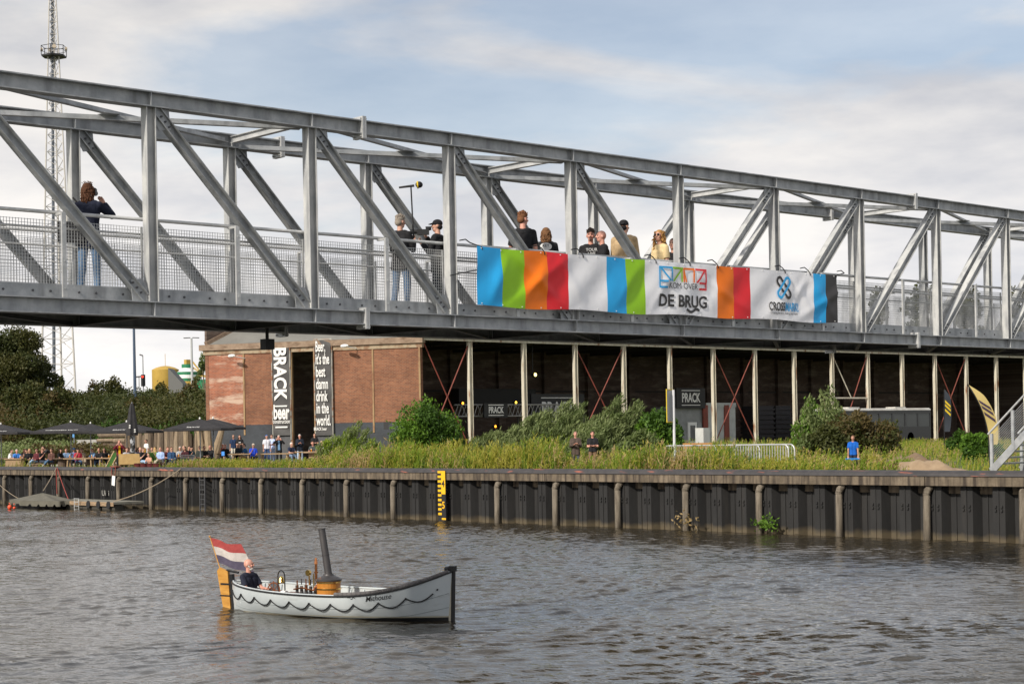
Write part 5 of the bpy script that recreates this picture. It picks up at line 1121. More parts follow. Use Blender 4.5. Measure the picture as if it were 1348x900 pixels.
    if beard:
        t = MB()
        if beard == 'full': t.sph(hp(0,-0.045,-0.085), (0.050,0.052,0.042), 12, rot=rot); t.cap(hp(-0.045,-0.04,-0.06), hp(-0.07,-0.005,-0.02), 0.018, 0.012, 8); t.cap(hp(0.045,-0.04,-0.06), hp(0.07,-0.005,-0.02), 0.018, 0.012, 8); t.cap(hp(-0.02,-0.098,-0.04), hp(0.02,-0.098,-0.04), 0.009, 0.009, 6)
        else: t.sph(hp(0,-0.090,-0.078), (0.022,0.014,0.02), 10, rot=rot); t.cap(hp(-0.026,-0.094,-0.040), hp(0.026,-0.094,-0.040), 0.008, 0.008, 6)
        out['beard'] = scaled(t, s).mesh('beard', [M_black], smooth=True)
    return out
SUN_G = mat('sunglass_black', (0.01,0.01,0.01), 0.1)
def place_fig(meshes, loc, rz, label, cols, group=None, skin=None, J=None, glasses=False):
    """body is the top-level continuous mesh; clothes and hair are its children"""
    o = bpy.data.objects.new('person', meshes['body']); COL.objects.link(o); o.location = loc; o.rotation_euler = (0, 0, rz); tag(o, label, 'person', group)
    if skin: o.material_slots[0].link = 'OBJECT'; o.material_slots[0].material = skin
    for k, me in meshes.items():
        if k == 'body': continue
        c = bpy.data.objects.new(k, me); COL.objects.link(c); c.parent = o
        col = cols.get(k) or cols.get({'jacket':'shirt','cap':'hair','beard':'hair'}.get(k, k), (0.02,0.02,0.02))
        c.material_slots[0].link = 'OBJECT'; c.material_slots[0].material = cloth(col)
    if glasses and J:
        t = MB(); rot = Matrix.Rotation(R(J['yaw']), 3, 'Z') @ Matrix.Rotation(R(J['pitch']), 3, 'X')
        for q in (-1, 1): t.sph(J['head']+rot @ Vector((q*0.032,-0.094,0.016)), (0.026,0.008,0.021), 10, rot=rot); t.cap(J['head']+rot @ Vector((q*0.055,-0.085,0.02)), J['head']+rot @ Vector((q*0.082,0.0,0.018)), 0.004, 0.004, 5)
        c = scaled(t, J['s']).build('sunglasses', SUN_G, o, local=True)
    return o
SK1 = mat('skin_tan', (0.42,0.21,0.14), 0.55, c2=(0.50,0.27,0.19), sc1=12); SK2 = mat('skin_ruddy', (0.56,0.25,0.18), 0.5, c2=(0.62,0.32,0.24), sc1=12)
def toward(dx, dy): return math.atan2(dx, -dy)   # rotation so that local -y points along (dx,dy)
CAMDIR = lambda x, y: toward(-x, -y)
def bridge_person(px, X, label, face, Jk, cols, **k):
    p = on_x(px, 330, X); J = joints(**Jk); rz = CAMDIR(p.x, p.y)+R(face); gl = k.pop('glasses', False); sk = k.pop('skin', None)
    m_ = figure_meshes(J, 'near', 0.010, **k); o = place_fig(m_, (p.x, p.y, DECK), rz, label, cols, skin=sk, J=J, glasses=gl); return o, J
JEAN = (0.07,0.115,0.19); BLK = (0.014,0.014,0.016); NAVY = (0.018,0.024,0.05); HB = (0.10,0.05,0.025); HG = (0.42,0.40,0.37)
o, J = bridge_person(117, -24.1, 'person with windblown brown hair photographing from the bridge in navy jacket and jeans', 158, dict(h=1.74, arms=('camera','camera'), yaw=-12), {'shirt': (0.012,0.015,0.03), 'trousers': (0.10,0.17,0.28), 'hair': (0.07,0.03,0.015), 'shoes': (0.2,0.2,0.2)}, sleeve='long', hair='wispy', coat=True, female=True)
def wpt(o, J, v): return Matrix.Rotation(o.rotation_euler.z, 3, 'Z') @ (Vector(v)*J['s'])+Vector(o.location)
def put(name, label, cat, o, J, pos, rz, parts):
    e = empty(name, wpt(o, J, pos), rz, label, cat)
    for nm, mb, m_ in parts: mb.build(nm, m_, e, local=True, smooth=False)
    return e
M_cam = mat('camera_black', (0.012,0.012,0.013), 0.4)
h = J['head']; put('photo_camera', 'black camera held at the eye of the photographer on the bridge', 'camera', o, J, (h.x, h.y-0.15, h.z-0.0), o.rotation_euler.z, [('camera_body', MB().box(-0.07,0.07,-0.04,0.03,-0.05,0.05), M_cam), ('lens', MB().cyl((0,-0.04,0), (0,-0.15,0), 0.036, 0.042, 12), M_cam), ('microphone', MB().cyl((0,0.0,0.075), (0,-0.16,0.075), 0.012, n=8).box(-0.01,0.01,-0.01,0.01,0.05,0.075), M_cam)])
bag = empty('shoulder_bag', wpt(o, J, (0.22, 0.14, 0.80)), o.rotation_euler.z+0.2, 'black shoulder bag hanging at the side of the photographer on the bridge', 'bag')
MB().box(-0.2,0.2,-0.07,0.07,0.0,0.32).build('pouch', cloth((0.02,0.02,0.022)), bag, local=True); MB().tube([(-0.17,0,0.3),(-0.1,-0.12,0.6),(0.0,-0.15,0.72)], 0.015, 5).build('strap', cloth((0.03,0.03,0.03)), bag, local=True)
o, J = bridge_person(527, -24.25, 'grey haired person in black jacket and jeans holding up a microphone pole on the bridge', 150, dict(h=1.70, arms=('hold','hold'), yaw=-14), {'shirt': BLK, 'trousers': JEAN, 'hair': (0.24,0.205,0.17)}, sleeve='long', hair='tall', coat=True)
tp = on_x(541, 246, -24.3); hd = wpt(o, J, tuple(J['wr0']+J['hd0']*0.09)); hd.x = hd.x; base = Vector((tp.x, tp.y, hd.z-0.1))
e = empty('microphone_pole', hd, 0, 'black boom pole with a fluffy-ended microphone held up by the grey haired person', 'microphone')
MB().cyl(hd-UP*0.15, Vector((tp.x, tp.y, tp.z)), 0.014, n=8).build('pole', M_black, e); a_ = Vector((tp.x, tp.y, tp.z+0.02)); MB().cyl(a_-RT*0.22-UP*0.03, a_+RT*0.06, 0.018, 0.024, 8).build('microphone', M_black, e); t_ = MB(); t_.sph(a_+RT*0.15+UP*0.015, (0.07,0.07,0.06), 12); t_.build('windshield', M_black, e); MB().cyl(a_+RT*0.11+UP*0.01, a_+RT*0.135+UP*0.012, 0.069, n=14).build('yellow_ring', mat('ring_yellow', (0.7,0.5,0.02), 0.5), e)
o, J = bridge_person(577, -24.3, 'person in black cap and jacket filming with a video camera on the bridge', -112, dict(h=1.70, arms=('camera','hold'), yaw=18), {'shirt': BLK, 'trousers': (0.02,0.024,0.032), 'hair': BLK}, sleeve='long', hair='cap', coat=True, fat=1.15)
h = J['head']; rot = Matrix.Rotation(R(18), 3, 'Z'); q = rot @ Vector((0.02,-0.17,-0.04))+h
e = put('video_camera', 'black video camera with eyepiece held by the person in the black cap', 'camera', o, J, tuple(q), o.rotation_euler.z+R(18), [('camera_body', MB().box(-0.05,0.05,-0.20,0.02,-0.12,-0.02), M_cam), ('eyepiece', MB().cyl((0,0.06,0.0), (0,-0.04,-0.01), 0.035, 0.045, 10), M_cam), ('lens', MB().cyl((0,-0.20,-0.06), (0,-0.33,-0.06), 0.04, 0.05, 12), M_cam)])
put('backpack', 'black and blue backpack on the back of the person in the black cap', 'backpack', o, J, (0.0, 0.19, 1.05), o.rotation_euler.z, [('bag', MB().cap((-0.05,0.04,0.06),(-0.05,0.02,0.32),0.10,0.08).cap((0.05,0.04,0.06),(0.05,0.02,0.32),0.10,0.08), cloth((0.02,0.022,0.028))), ('blue_panel', MB().box(-0.05,0.05,0.13,0.15,0.05,0.36), cloth((0.04,0.16,0.42)))])
o, J = bridge_person(689, -23.55, 'tall red-brown haired person seen from behind in a black t-shirt with clasped hands', 172, dict(h=1.86, arms=('down','chest'), yaw=-35), {'shirt': BLK, 'trousers': (0.03,0.04,0.07), 'hair': (0.15,0.065,0.03)}, sleeve='short', hair='tall', skin=SK2)
o, J = bridge_person(719, -23.8, 'wavy brown haired person seen from behind in a black t-shirt with round white print', 178, dict(h=1.66, arms=('down','down'), yaw=8, lean=2), {'shirt': BLK, 'trousers': BLK, 'hair': (0.15,0.075,0.035)}, sleeve='short', hair='wavy', female=True, fat=1.1)
t_ = MB(); 
def backpt(a, b): return (a, 0.127+0.004-0.25*a*a, 1.27+b)
n = 28; ring = [(0.115*math.cos(2*math.pi*i/n), 0.075*math.sin(2*math.pi*i/n)+0.0) for i in range(n)]
t_.add([backpt(0,0)]+[backpt(a, b) for a, b in ring], [(0, 1+(i+1) % n, 1+i) for i in range(n)]); pr_ = t_.build('shirt_print', M_white, o, local=True)
V, F_ = text_mb('KEY', 0.075, 0.01); MB().add([(-a, 0.135, 1.265+b) for a, b in V], F_).build('shirt_lettering', M_black, o, local=True)
o, J = bridge_person(778, -24.3, 'person with swept-up dark hair, goatee and black printed t-shirt facing the canal', -8, dict(h=1.78, arms=('down','down'), yaw=4), {'shirt': BLK, 'trousers': (0.03,0.035,0.05), 'hair': (0.07,0.05,0.04)}, sleeve='short', hair='tall', beard='goatee', skin=SK2)
def chest_text(o, J, lines, size, x0=0.03):
    for i, tx in enumerate(lines):
        V, F_ = text_mb(tx, size, 0.01); MB().add([(x0+a, -0.130, 1.33-i*size*0.95+b) for a, b in V], F_).build('shirt_lettering', mat('print_grey', (0.5,0.5,0.5), 0.6), o, local=True)
chest_text(o, J, ['TOUR', 'LIVE'], 0.085)
o, J = bridge_person(795, -24.0, 'bald person in black t-shirt in profile looking left', -74, dict(h=1.74, arms=('down','front'), yaw=-6, lean=3), {'shirt': BLK, 'trousers': BLK}, sleeve='short', hair='bald', skin=SK2, fat=1.1)
o, J = bridge_person(822, -23.6, 'tall person in beige jacket and black cap seen from behind', 170, dict(h=1.92, arms=('front','front'), yaw=-25), {'shirt': (0.42,0.30,0.17), 'trousers': (0.05,0.05,0.06), 'hair': BLK}, sleeve='long', hair='capback', coat=True)
o, J = bridge_person(869, -23.75, 'person with long curly blond hair, sunglasses and cream lace top', -52, dict(h=1.82, arms=('down','down'), yaw=22), {'shirt': (0.60,0.47,0.26), 'trousers': (0.03,0.03,0.035), 'hair': (0.32,0.17,0.055)}, sleeve='short', hair='curly', female=True, glasses=True)
o, J = bridge_person(886.5, -24.55, 'smiling person with tied back dark hair in a black sleeveless top beside a bridge post', -22, dict(h=1.80, arms=('down','down'), yaw=0), {'shirt': BLK, 'trousers': BLK, 'hair': (0.05,0.028,0.018)}, sleeve='none', hair='ponytail', female=True)

# ---- terrace crowd: pose templates shared by many people
TP = {}
def templ(name, Jk, **k): J = joints(**Jk); TP[name] = (figure_meshes(J, 'far', 0.019, **k), J)
templ('sit_table', dict(sit=True, lean=14, arms=('table','table'), yaw=8), sleeve='short', hair='short')
templ('sit_long', dict(sit=True, lean=10, arms=('table','lap'), yaw=-10), sleeve='short', hair='long', female=True)
templ('sit_back', dict(sit=True, lean=-6, arms=('lap','lap'), yaw=-8, legs='cross'), sleeve='long', hair='short')
templ('sit_drink', dict(sit=True, lean=4, arms=('hold','lap'), yaw=14), sleeve='short', hair='cap')
templ('sit_bald', dict(sit=True, lean=8, arms=('table','table'), yaw=0), sleeve='long', hair='bald')
templ('stand', dict(arms=('down','down'), yaw=4), sleeve='short', hair='short')
templ('stand_f', dict(arms=('fold','fold'), yaw=-4), sleeve='short', hair='long', female=True)
templ('stand_fold', dict(arms=('fold','fold'), yaw=4), sleeve='short', hair='short')
templ('stand_photo', dict(arms=('camera','camera'), yaw=0, legs='stride'), sleeve='long', hair='short', coat=True)
templ('stand_coat', dict(arms=('front','front'), yaw=0), sleeve='long', hair='short', coat=True)
templ('stand_bald', dict(arms=('front','front'), yaw=0), sleeve='short', hair='bald')
templ('bend', dict(arms=('reach','reach'), yaw=0, lean=58, legs='stride'), sleeve='short', hair='short')
templ('boy', dict(h=1.42, arms=('lean','lean'), yaw=0, lean=5), sleeve='short', hair='short')
SOFF = {'boy': 0}
M_bench = mat('bench_wood', (0.13,0.085,0.05), 0.8, c2=(0.22,0.15,0.09), sc1=3, bump=0.3)
GRP = 'people on the quay terrace'
seats = []
def tperson(px, Y, pose, face, label, cols, group=GRP, skin=None, glasses=False):
    x = at(px, Y); z = gz(x, Y)+0.03; m_, J = TP[pose]; o = place_fig(m_, (x, Y, z), CAMDIR(x, Y)+R(face), label, cols, group, skin, J, glasses)
    if pose.startswith('sit'): seats.append((x, Y, z, CAMDIR(x, Y)+R(face)))
    return o
WH = (0.60,0.60,0.60); LB = (0.30,0.40,0.62); BL = (0.04,0.16,0.46); HD = (0.03,0.02,0.015); HBL = (0.42,0.27,0.12); RED = (0.30,0.02,0.03)
T_ = tperson
T_(12.5, 50.2, 'sit_table', 60, 'person in white t-shirt leaning over a table at the left edge', {'shirt': WH, 'hair': HD})
T_(22.0, 49.6, 'sit_table', 5, 'grey haired person in bright blue t-shirt at the crate table on the left', {'shirt': BL, 'hair': HG, 'trousers': NAVY}, skin=SK2)
T_(31, 51.6, 'sit_long', 30, 'person with dark blond curls behind the table left of the blond one', {'shirt': (0.06,0.05,0.06), 'hair': (0.25,0.13,0.05)})
T_(38.5, 51.4, 'sit_long', 10, 'person with big blond hair at the left tables', {'shirt': BLK, 'hair': HBL})
T_(35.5, 49.8, 'sit_drink', -15, 'person in black with dark cap seated before the blond one', {'shirt': BLK, 'trousers': BLK, 'hair': HD})
T_(48, 49.7, 'sit_back', -40, 'person in dark plaid top and light jeans leaning back', {'shirt': (0.09,0.02,0.025), 'trousers': (0.22,0.33,0.46), 'hair': HD}, glasses=True)
T_(55, 49.7, 'sit_drink', 35, 'heavy person in black t-shirt with reddish face holding a glass', {'shirt': BLK, 'trousers': (0.03,0.04,0.06), 'hair': (0.2,0.12,0.07)}, skin=SK2)
T_(68.5, 50.6, 'bend', -70, 'person in black bending over the table', {'shirt': (0.03,0.028,0.03), 'trousers': BLK, 'hair': HD})
T_(67.5, 49.5, 'sit_back', -30, 'person in denim with white shoes seated in front of the bending one', {'shirt': (0.10,0.05,0.04), 'trousers': (0.07,0.13,0.22), 'hair': HD, 'shoes': WH})
T_(78, 50.0, 'sit_long', 50, 'person with dark hair and black top beside the dark reel table', {'shirt': BLK, 'trousers': BLK, 'hair': HD})
T_(88, 51.0, 'sit_table', -10, 'person in open denim shirt left of the second parasol pole', {'shirt': (0.15,0.23,0.36), 'trousers': (0.10,0.10,0.11), 'hair': HB})
T_(97.5, 51.6, 'sit_drink', 0, 'person in blue shirt and blue cap behind the second parasol pole', {'shirt': (0.12,0.2,0.4), 'hair': (0.04,0.14,0.32)})
T_(102.5, 49.7, 'sit_drink', 10, 'person in red top and dark cap right of the second parasol pole', {'shirt': (0.35,0.03,0.05), 'trousers': (0.05,0.09,0.16), 'hair': HD}, glasses=True)
T_(108, 50.4, 'sit_back', 25, 'person in beige jacket and sunglasses at the round-legged table', {'shirt': (0.42,0.34,0.24), 'trousers': (0.3,0.24,0.17), 'hair': HB}, glasses=True)
T_(124.5, 51.0, 'sit_table', -55, 'dark haired person in light blue shirt leaning on the reel table', {'shirt': (0.16,0.28,0.45), 'hair': HD})
T_(132, 50.4, 'sit_table', -25, 'balding person in black t-shirt and jeans seated sideways', {'shirt': BLK, 'trousers': (0.06,0.10,0.18), 'hair': (0.3,0.18,0.12)}, skin=SK2)
T_(137.5, 50.8, 'sit_long', 0, 'person with long dark hair and sunglasses all in black', {'shirt': BLK, 'trousers': BLK, 'hair': HD}, glasses=True)
o = T_(157.5, 49.2, 'stand_photo', 0, 'person in dark red jacket over a yellow t-shirt taking a photo at the quay edge', {'jacket': (0.12,0.012,0.022), 'trousers': BLK, 'hair': (0.3,0.15,0.1)}, skin=SK2)
MB().add([(-0.055,-0.158,1.40),(0.055,-0.158,1.40),(0.06,-0.150,0.92),(-0.06,-0.150,0.92)], [(0,3,2,1)]).build('yellow_shirt', cloth((0.62,0.34,0.01)), o, local=True)
T_(166, 51.0, 'sit_table', 20, 'person in pale grey top left of the yellow pallet sofa', {'shirt': (0.4,0.4,0.42), 'hair': HB})
T_(170.3, 51.8, 'sit_bald', -15, 'balding person in white and black behind the yellow pallet sofa', {'shirt': (0.5,0.5,0.52)})
T_(176.5, 50.9, 'sit_long', 25, 'dark haired person in black vest over white beside the folded parasol', {'shirt': (0.28,0.28,0.3), 'hair': HD})
o = T_(193, 55.0, 'stand', -60, 'person in white shirt and mustard apron standing before the timber wall', {'shirt': WH, 'trousers': (0.03,0.035,0.06), 'hair': HD}, skin=SK1)
MB().box(-0.15,0.15,-0.165,-0.150,0.55,1.2).build('apron', cloth((0.36,0.20,0.02)), o, local=True)
T_(181, 52.4, 'sit_table', 40, 'person in red sweater behind the folded parasol pole', {'shirt': (0.35,0.03,0.04), 'hair': HB})
T_(184, 51.0, 'sit_bald', 20, 'person in navy jacket with a scarf right of the folded parasol', {'shirt': NAVY, 'trousers': NAVY})
T_(188, 49.8, 'sit_drink', 35, 'person in black t-shirt and pale jeans sprawled on a low chair', {'shirt': BLK, 'trousers': (0.25,0.36,0.5), 'hair': (0.13,0.08,0.05)})
T_(196.5, 49.3, 'sit_bald', -20, 'small child with bare arms and legs sitting low at the quay edge', {'shirt': (0.5,0.28,0.2), 'trousers': (0.06,0.05,0.05)}).scale = (0.72,)*3
T_(201, 51.8, 'sit_table', -10, 'dark haired person in olive top below the timber wall', {'shirt': (0.10,0.10,0.05), 'hair': HB})
T_(204.5, 52.6, 'sit_drink', 10, 'person in black cap and black jacket below the timber wall', {'shirt': BLK, 'hair': BLK})
T_(203.5, 50.1, 'sit_long', 160, 'blond person seen from behind in the green deck chair', {'shirt': (0.12,0.17,0.03), 'hair': HBL})
T_(211, 50.0, 'sit_back', -25, 'person in light blue shirt and beige trousers', {'shirt': LB, 'trousers': (0.36,0.32,0.23), 'hair': (0.2,0.13,0.08)}, skin=SK2)
T_(220, 51.6, 'sit_table', 15, 'person in maroon shirt between the two in blue', {'shirt': (0.08,0.02,0.025), 'hair': (0.12,0.05,0.03)}, skin=SK2)
T_(226.5, 49.8, 'sit_back', 20, 'bearded person in navy jacket and sunglasses with crossed legs', {'shirt': (0.03,0.07,0.15), 'trousers': NAVY, 'hair': HB}, glasses=True)
T_(238, 53.5, 'sit_table', -10, 'short haired person in grey t-shirt before the pale logs', {'shirt': (0.30,0.31,0.33), 'hair': HG})
T_(241.7, 54.6, 'sit_bald', 10, 'balding person in black just right of the grey t-shirt', {'shirt': BLK})
T_(244.5, 52.6, 'sit_long', -20, 'person in dark maroon top behind the metal garden chair', {'shirt': (0.05,0.015,0.02), 'hair': HD})
T_(247.3, 54.8, 'sit_table', 30, 'person all in black behind the metal garden chair', {'shirt': BLK, 'hair': HD})
T_(251.5, 53.0, 'sit_drink', 30, 'person in dark teal jacket and navy trousers by the pale log', {'shirt': (0.01,0.06,0.09), 'trousers': (0.02,0.05,0.11), 'hair': HD})
T_(262.5, 53.8, 'sit_back', -30, 'large person in dark shirt left of the third parasol pole', {'shirt': (0.03,0.035,0.03), 'trousers': NAVY, 'hair': (0.15,0.1,0.08)})
T_(267.5, 54.2, 'sit_table', 25, 'person in dark clothes half hidden by the third parasol pole', {'shirt': BLK, 'hair': HB})
T_(278, 55.0, 'sit_bald', -35, 'bald person in black beside the last parasol pole', {'shirt': BLK, 'trousers': BLK}, skin=SK2)
T_(292.7, 58.5, 'sit_table', 10, 'white haired person behind the black and white track jacket', {'shirt': (0.3,0.1,0.08), 'hair': (0.6,0.58,0.55)}, skin=SK2)
o = T_(296.5, 56.8, 'sit_bald', 5, 'person in black track jacket with white sleeve stripes', {'shirt': BLK}, skin=SK2)
T_(307.8, 62.0, 'stand', -3, 'standing person in navy polo and light trousers before the grey wall', {'shirt': (0.015,0.03,0.075), 'trousers': (0.5,0.47,0.4), 'hair': (0.35,0.2,0.14)}, skin=SK1, glasses=True)
o = T_(316, 62.3, 'stand_f', 0, 'standing person with long dark hair in a black printed t-shirt', {'shirt': BLK, 'trousers': (0.03,0.03,0.03), 'hair': HD})
MB().box(-0.07,0.07,-0.155,-0.146,1.22,1.27).build('shirt_print', M_white, o, local=True)
T_(314.5, 58.0, 'sit_back', -10, 'person in dark jacket reading a sheet of paper', {'shirt': (0.015,0.022,0.03), 'trousers': BLK, 'hair': (0.3,0.2,0.12)})
T_(325, 57.5, 'sit_table', -80, 'person in blue t-shirt and tan trousers turned to the left', {'shirt': (0.02,0.08,0.2), 'trousers': (0.30,0.21,0.11), 'hair': HD})
T_(333.5, 57.0, 'sit_drink', 10, 'person in royal blue top, light cap and dark sunglasses', {'shirt': (0.02,0.06,0.5), 'trousers': BLK, 'hair': (0.5,0.42,0.34)}, skin=SK1, glasses=True)
T_(351.5, 60.0, 'stand', 12, 'person in white shirt and bright blue cap beside the left door banner', {'shirt': (0.62,0.62,0.68), 'trousers': (0.04,0.07,0.16), 'hair': (0.02,0.10,0.32)}, skin=SK1)
T_(358.3, 60.6, 'stand_fold', -25, 'person in pale blue shirt whispering at the left door banner', {'shirt': (0.42,0.50,0.72), 'trousers': (0.2,0.25,0.35), 'hair': HD})
o = T_(367.5, 58.5, 'stand_photo', 0, 'photographer in open black coat over a blue shirt beneath the left door banner', {'jacket': BLK, 'trousers': BLK, 'hair': (0.4,0.36,0.32)}, skin=SK2)
MB().add([(-0.05,-0.158,1.40),(0.05,-0.158,1.40),(0.07,-0.15,0.85),(-0.07,-0.15,0.85)], [(0,3,2,1)]).build('blue_shirt', cloth((0.14,0.26,0.42)), o, local=True)
T_(382.3, 58.6, 'sit_table', 30, 'white haired person in navy jumper seated by the hall doorway', {'shirt': NAVY, 'trousers': (0.14,0.2,0.3), 'hair': (0.6,0.57,0.52)})
T_(395, 59.6, 'stand_coat', 3, 'standing person in black cardigan and pale jeans in front of the doorway', {'shirt': (0.012,0.016,0.026), 'trousers': (0.38,0.48,0.60), 'hair': HG}, skin=SK2)
T_(414.6, 63.0, 'stand_f', 5, 'dark haired person in black with folded arms leaning at the right door banner', {'shirt': BLK, 'trousers': BLK, 'hair': HD})
T_(412.6, 60.0, 'sit_table', -10, 'person in patterned dark shirt at the table by the right door banner', {'shirt': (0.05,0.06,0.06), 'trousers': NAVY, 'hair': HB}, skin=SK2)
T_(425, 60.5, 'sit_long', -30, 'light haired person in pink and black at the far table', {'shirt': (0.3,0.2,0.2), 'hair': (0.4,0.3,0.2)})
T_(430.5, 60.0, 'sit_long', -60, 'blond person in a white top at the right end of the far table', {'shirt': (0.62,0.62,0.6), 'hair': (0.5,0.4,0.24)})
T_(758, 50.9, 'stand_coat', 5, 'person in brown jacket standing in the tall weeds', {'shirt': (0.075,0.055,0.045), 'trousers': (0.06,0.07,0.09), 'hair': (0.2,0.12,0.09)}, group=None, skin=SK2)
T_(780.5, 50.3, 'stand_fold', 0, 'person in black t-shirt with folded arms standing in the tall weeds', {'shirt': BLK, 'trousers': (0.16,0.10,0.06), 'hair': (0.03,0.018,0.012)}, group=None, skin=SK2)
o = T_(1123, 50.0, 'boy', 0, 'child in bright blue polo shirt leaning both hands on a blue post', {'shirt': (0.01,0.10,0.42), 'trousers': (0.02,0.025,0.045), 'hair': (0.10,0.055,0.03)}, group=None, skin=SK1)
x = at(1122, 49.7); z = gz(x, 49.7); e = empty('mooring_post', (x, 49.7, z), 0, 'short bright blue post in front of the boy', 'post'); MB().cyl((x,49.7,z-0.1), (x,49.7,z+0.62), 0.045, n=10).build('shaft', mat('post_blue', (0.02,0.19,0.5), 0.4), e); MB().cyl((x-0.3,49.72,z+0.6), (x+0.3,49.72,z+0.6), 0.03, n=8).build('crossbar', mat('post_blue', (0.02,0.19,0.5), 0.4), e)

# ---- terrace furniture
BT = [0]
def seat_thing(x, y, z, rz, i):
    e = empty('stool', (x, y, z), rz, None, 'stool', 'plain wooden stools under the seated guests'); e['label'] = 'low plain wooden stool under a seated terrace guest'
    return e
proto = empty('stool', (seats[0][0], seats[0][1], seats[0][2]), seats[0][3], 'low plain wooden stool under a seated terrace guest', 'stool', 'plain wooden stools under the seated guests')
MB().box(-0.2,0.2,-0.19,0.21,0.34,0.395).build('seat', M_bench, proto, local=True)
for sx in (-1, 1):
    for sy in (-1, 1): MB().box(sx*0.17-0.025, sx*0.17+0.025, 0.01+sy*0.16-0.025, 0.01+sy*0.16+0.025, 0, 0.339).build('leg', M_bench, proto, local=True)
for s_ in seats[1:]: c = copy_tree(proto); c.location = s_[:3]; c.rotation_euler.z = s_[3]
M_tab = mat('table_pine', (0.26,0.17,0.085), 0.75, c2=(0.36,0.25,0.14), sc1=3, stretch=(6,1,1))
def table(px, Y, L, rz, label, kind='plank', h=0.72, m_=None):
    m_ = M_tab if m_ is M_pine else m_
    x = at(px, Y); z = gz(x, Y)+0.03; m_ = m_ or M_bench; e = empty('table', (x, Y, z), rz, label, 'table')
    if kind == 'plank':
        MB().box(-L/2, L/2, -0.35, 0.35, h-0.06, h).build('tabletop', m_, e, local=True)
        for sx in (-1, 1):
            for sy in (-1, 1): MB().beam((sx*(L/2-0.2), sy*0.28, 0), (sx*(L/2-0.25), sy*0.22, h-0.061), 0.07, 0.07, (1,0,0)).build('leg', m_, e, local=True)
    elif kind == 'reel':
        MB().cyl((0,0,h-0.06), (0,0,h), L/2, n=20).build('tabletop', m_, e, local=True); MB().cyl((0,0,0.05), (0,0,h-0.061), L*0.26, n=16).build('drum', m_, e, local=True); MB().cyl((0,0,0), (0,0,0.049), L/2*0.9, n=20).build('base', m_, e, local=True)
    else:
        MB().box(-L/2, L/2, -L/3, L/3, 0.0, h-0.06).build('crate_body', m_, e, local=True); MB().box(-L/2-0.08, L/2+0.08, -L/3-0.08, L/3+0.08, h-0.059, h).build('tabletop', m_, e, local=True)
    return e
M_reel = mat('dark_reel_wood', (0.075,0.05,0.035), 0.8, c2=(0.12,0.08,0.05), sc1=3)
ta = TH*0+0.75
table(3, 50.4, 1.8, ta, 'wooden table at the left edge of the terrace', m_=M_reel)
table(20, 48.95, 1.0, ta, 'crate table with a pale wooden end below the left parasol', 'crate', m_=M_pine)
table(55, 49.0, 0.9, ta, 'low brown wooden table in front of the bending person', 'crate', h=0.38)
table(82.5, 49.5, 1.1, ta, 'dark round reel table left of the second parasol pole', 'reel', m_=M_reel)
table(106, 49.3, 1.9, ta, 'pale plank table right of the second parasol pole', m_=M_pine)
table(121.5, 50.1, 1.3, ta, 'large dark cable reel table beside the light blue shirt', 'reel', m_=M_reel)
table(141, 50.2, 1.2, ta, 'narrow plank table behind the person with long dark hair', m_=M_pine)
table(146, 51.8, 1.8, ta, 'thin pale plank table left of the red jacket', m_=M_pine)
table(236, 52.0, 1.0, ta, 'reel table with beers next to the metal garden chair', 'reel', m_=M_reel)
table(305, 57.3, 1.7, ta, 'plank table between the track jacket and the paper reader')
table(318, 56.8, 1.4, ta, 'small plank table in front of the paper reader', m_=M_pine)
table(362, 57.0, 2.0, ta, 'pale plank table below the left door banner', m_=M_pine)
table(403, 59.0, 1.2, ta, 'plank table just right of the person in pale jeans', m_=M_pine)
table(415, 58.8, 1.5, ta, 'round reel table at the foot of the right door banner', 'reel', m_=M_wood)
for i, (px, Y, lb) in enumerate(((27, 49.0, 'left crate table'), (92, 50.9, 'denim shirt'), (121, 50.0, 'cable reel table'), (143.5, 50.2, 'narrow plank table'), (147, 51.8, 'thin pale plank table'), (235.5, 52.0, 'reel table near the metal chair'), (410, 58.7, 'reel table at the doorway'))):
    x = at(px, Y); z = gz(x, Y)+0.755; e = empty('beer_glass', (x, Y, z), 0, 'glass of amber beer by the '+lb, 'glass')
    MB().cyl((0,0,0), (0,0,0.15), 0.032, 0.04, 10).build('beer', mat('beer', (0.62,0.25,0.02), 0.2), e, local=True); MB().cyl((0,0,0.151), (0,0,0.18), 0.041, n=10).build('foam', M_white, e, local=True)
# yellow pallet sofa
x = at(174, 49.4); z = gz(x, 49.4)+0.03; e = empty('pallet_sofa', (x, 49.4, z), ta, 'pale yellow wooden sofa panel at the quay edge right of the red jacket', 'sofa')
M_sofa = mat('yellow_board', (0.40,0.27,0.10), 0.7, c2=(0.32,0.20,0.07), sc1=4)
MB().box(-0.78,0.78,-0.05,0.05,0.35,0.95).build('backrest', M_sofa, e, local=True); MB().box(-0.78,0.78,0.051,0.6,0.3,0.38).build('seat', M_sofa, e, local=True)
for sx in (-0.7, 0.7): MB().box(sx-0.04, sx+0.04, -0.04, 0.5, 0, 0.299).build('leg', M_reel, e, local=True)
for px, Y, rz, lb in ((149, 49.8, -0.5, 'green deck chair left of the red jacket'), (203, 49.6, 2.6, 'green deck chair with the blond person')):
    x = at(px, Y); z = gz(x, Y)+0.03; e = empty('deck_chair', (x, Y, z), ta+rz, lb, 'chair'); M_gc = cloth((0.025,0.07,0.012))
    MB().beam((0,-0.35,0.15), (0,0.25,1.0), 0.42, 0.02, (0,-1,0.5)).build('canvas', M_gc, e, local=True)
    for sx in (-0.23, 0.23): MB().beam((sx,-0.5,0.0), (sx,0.3,1.1), 0.04, 0.04).beam((sx,0.35,0.0), (sx,-0.2,0.5), 0.04, 0.04).build('frame', M_pine, e, local=True)
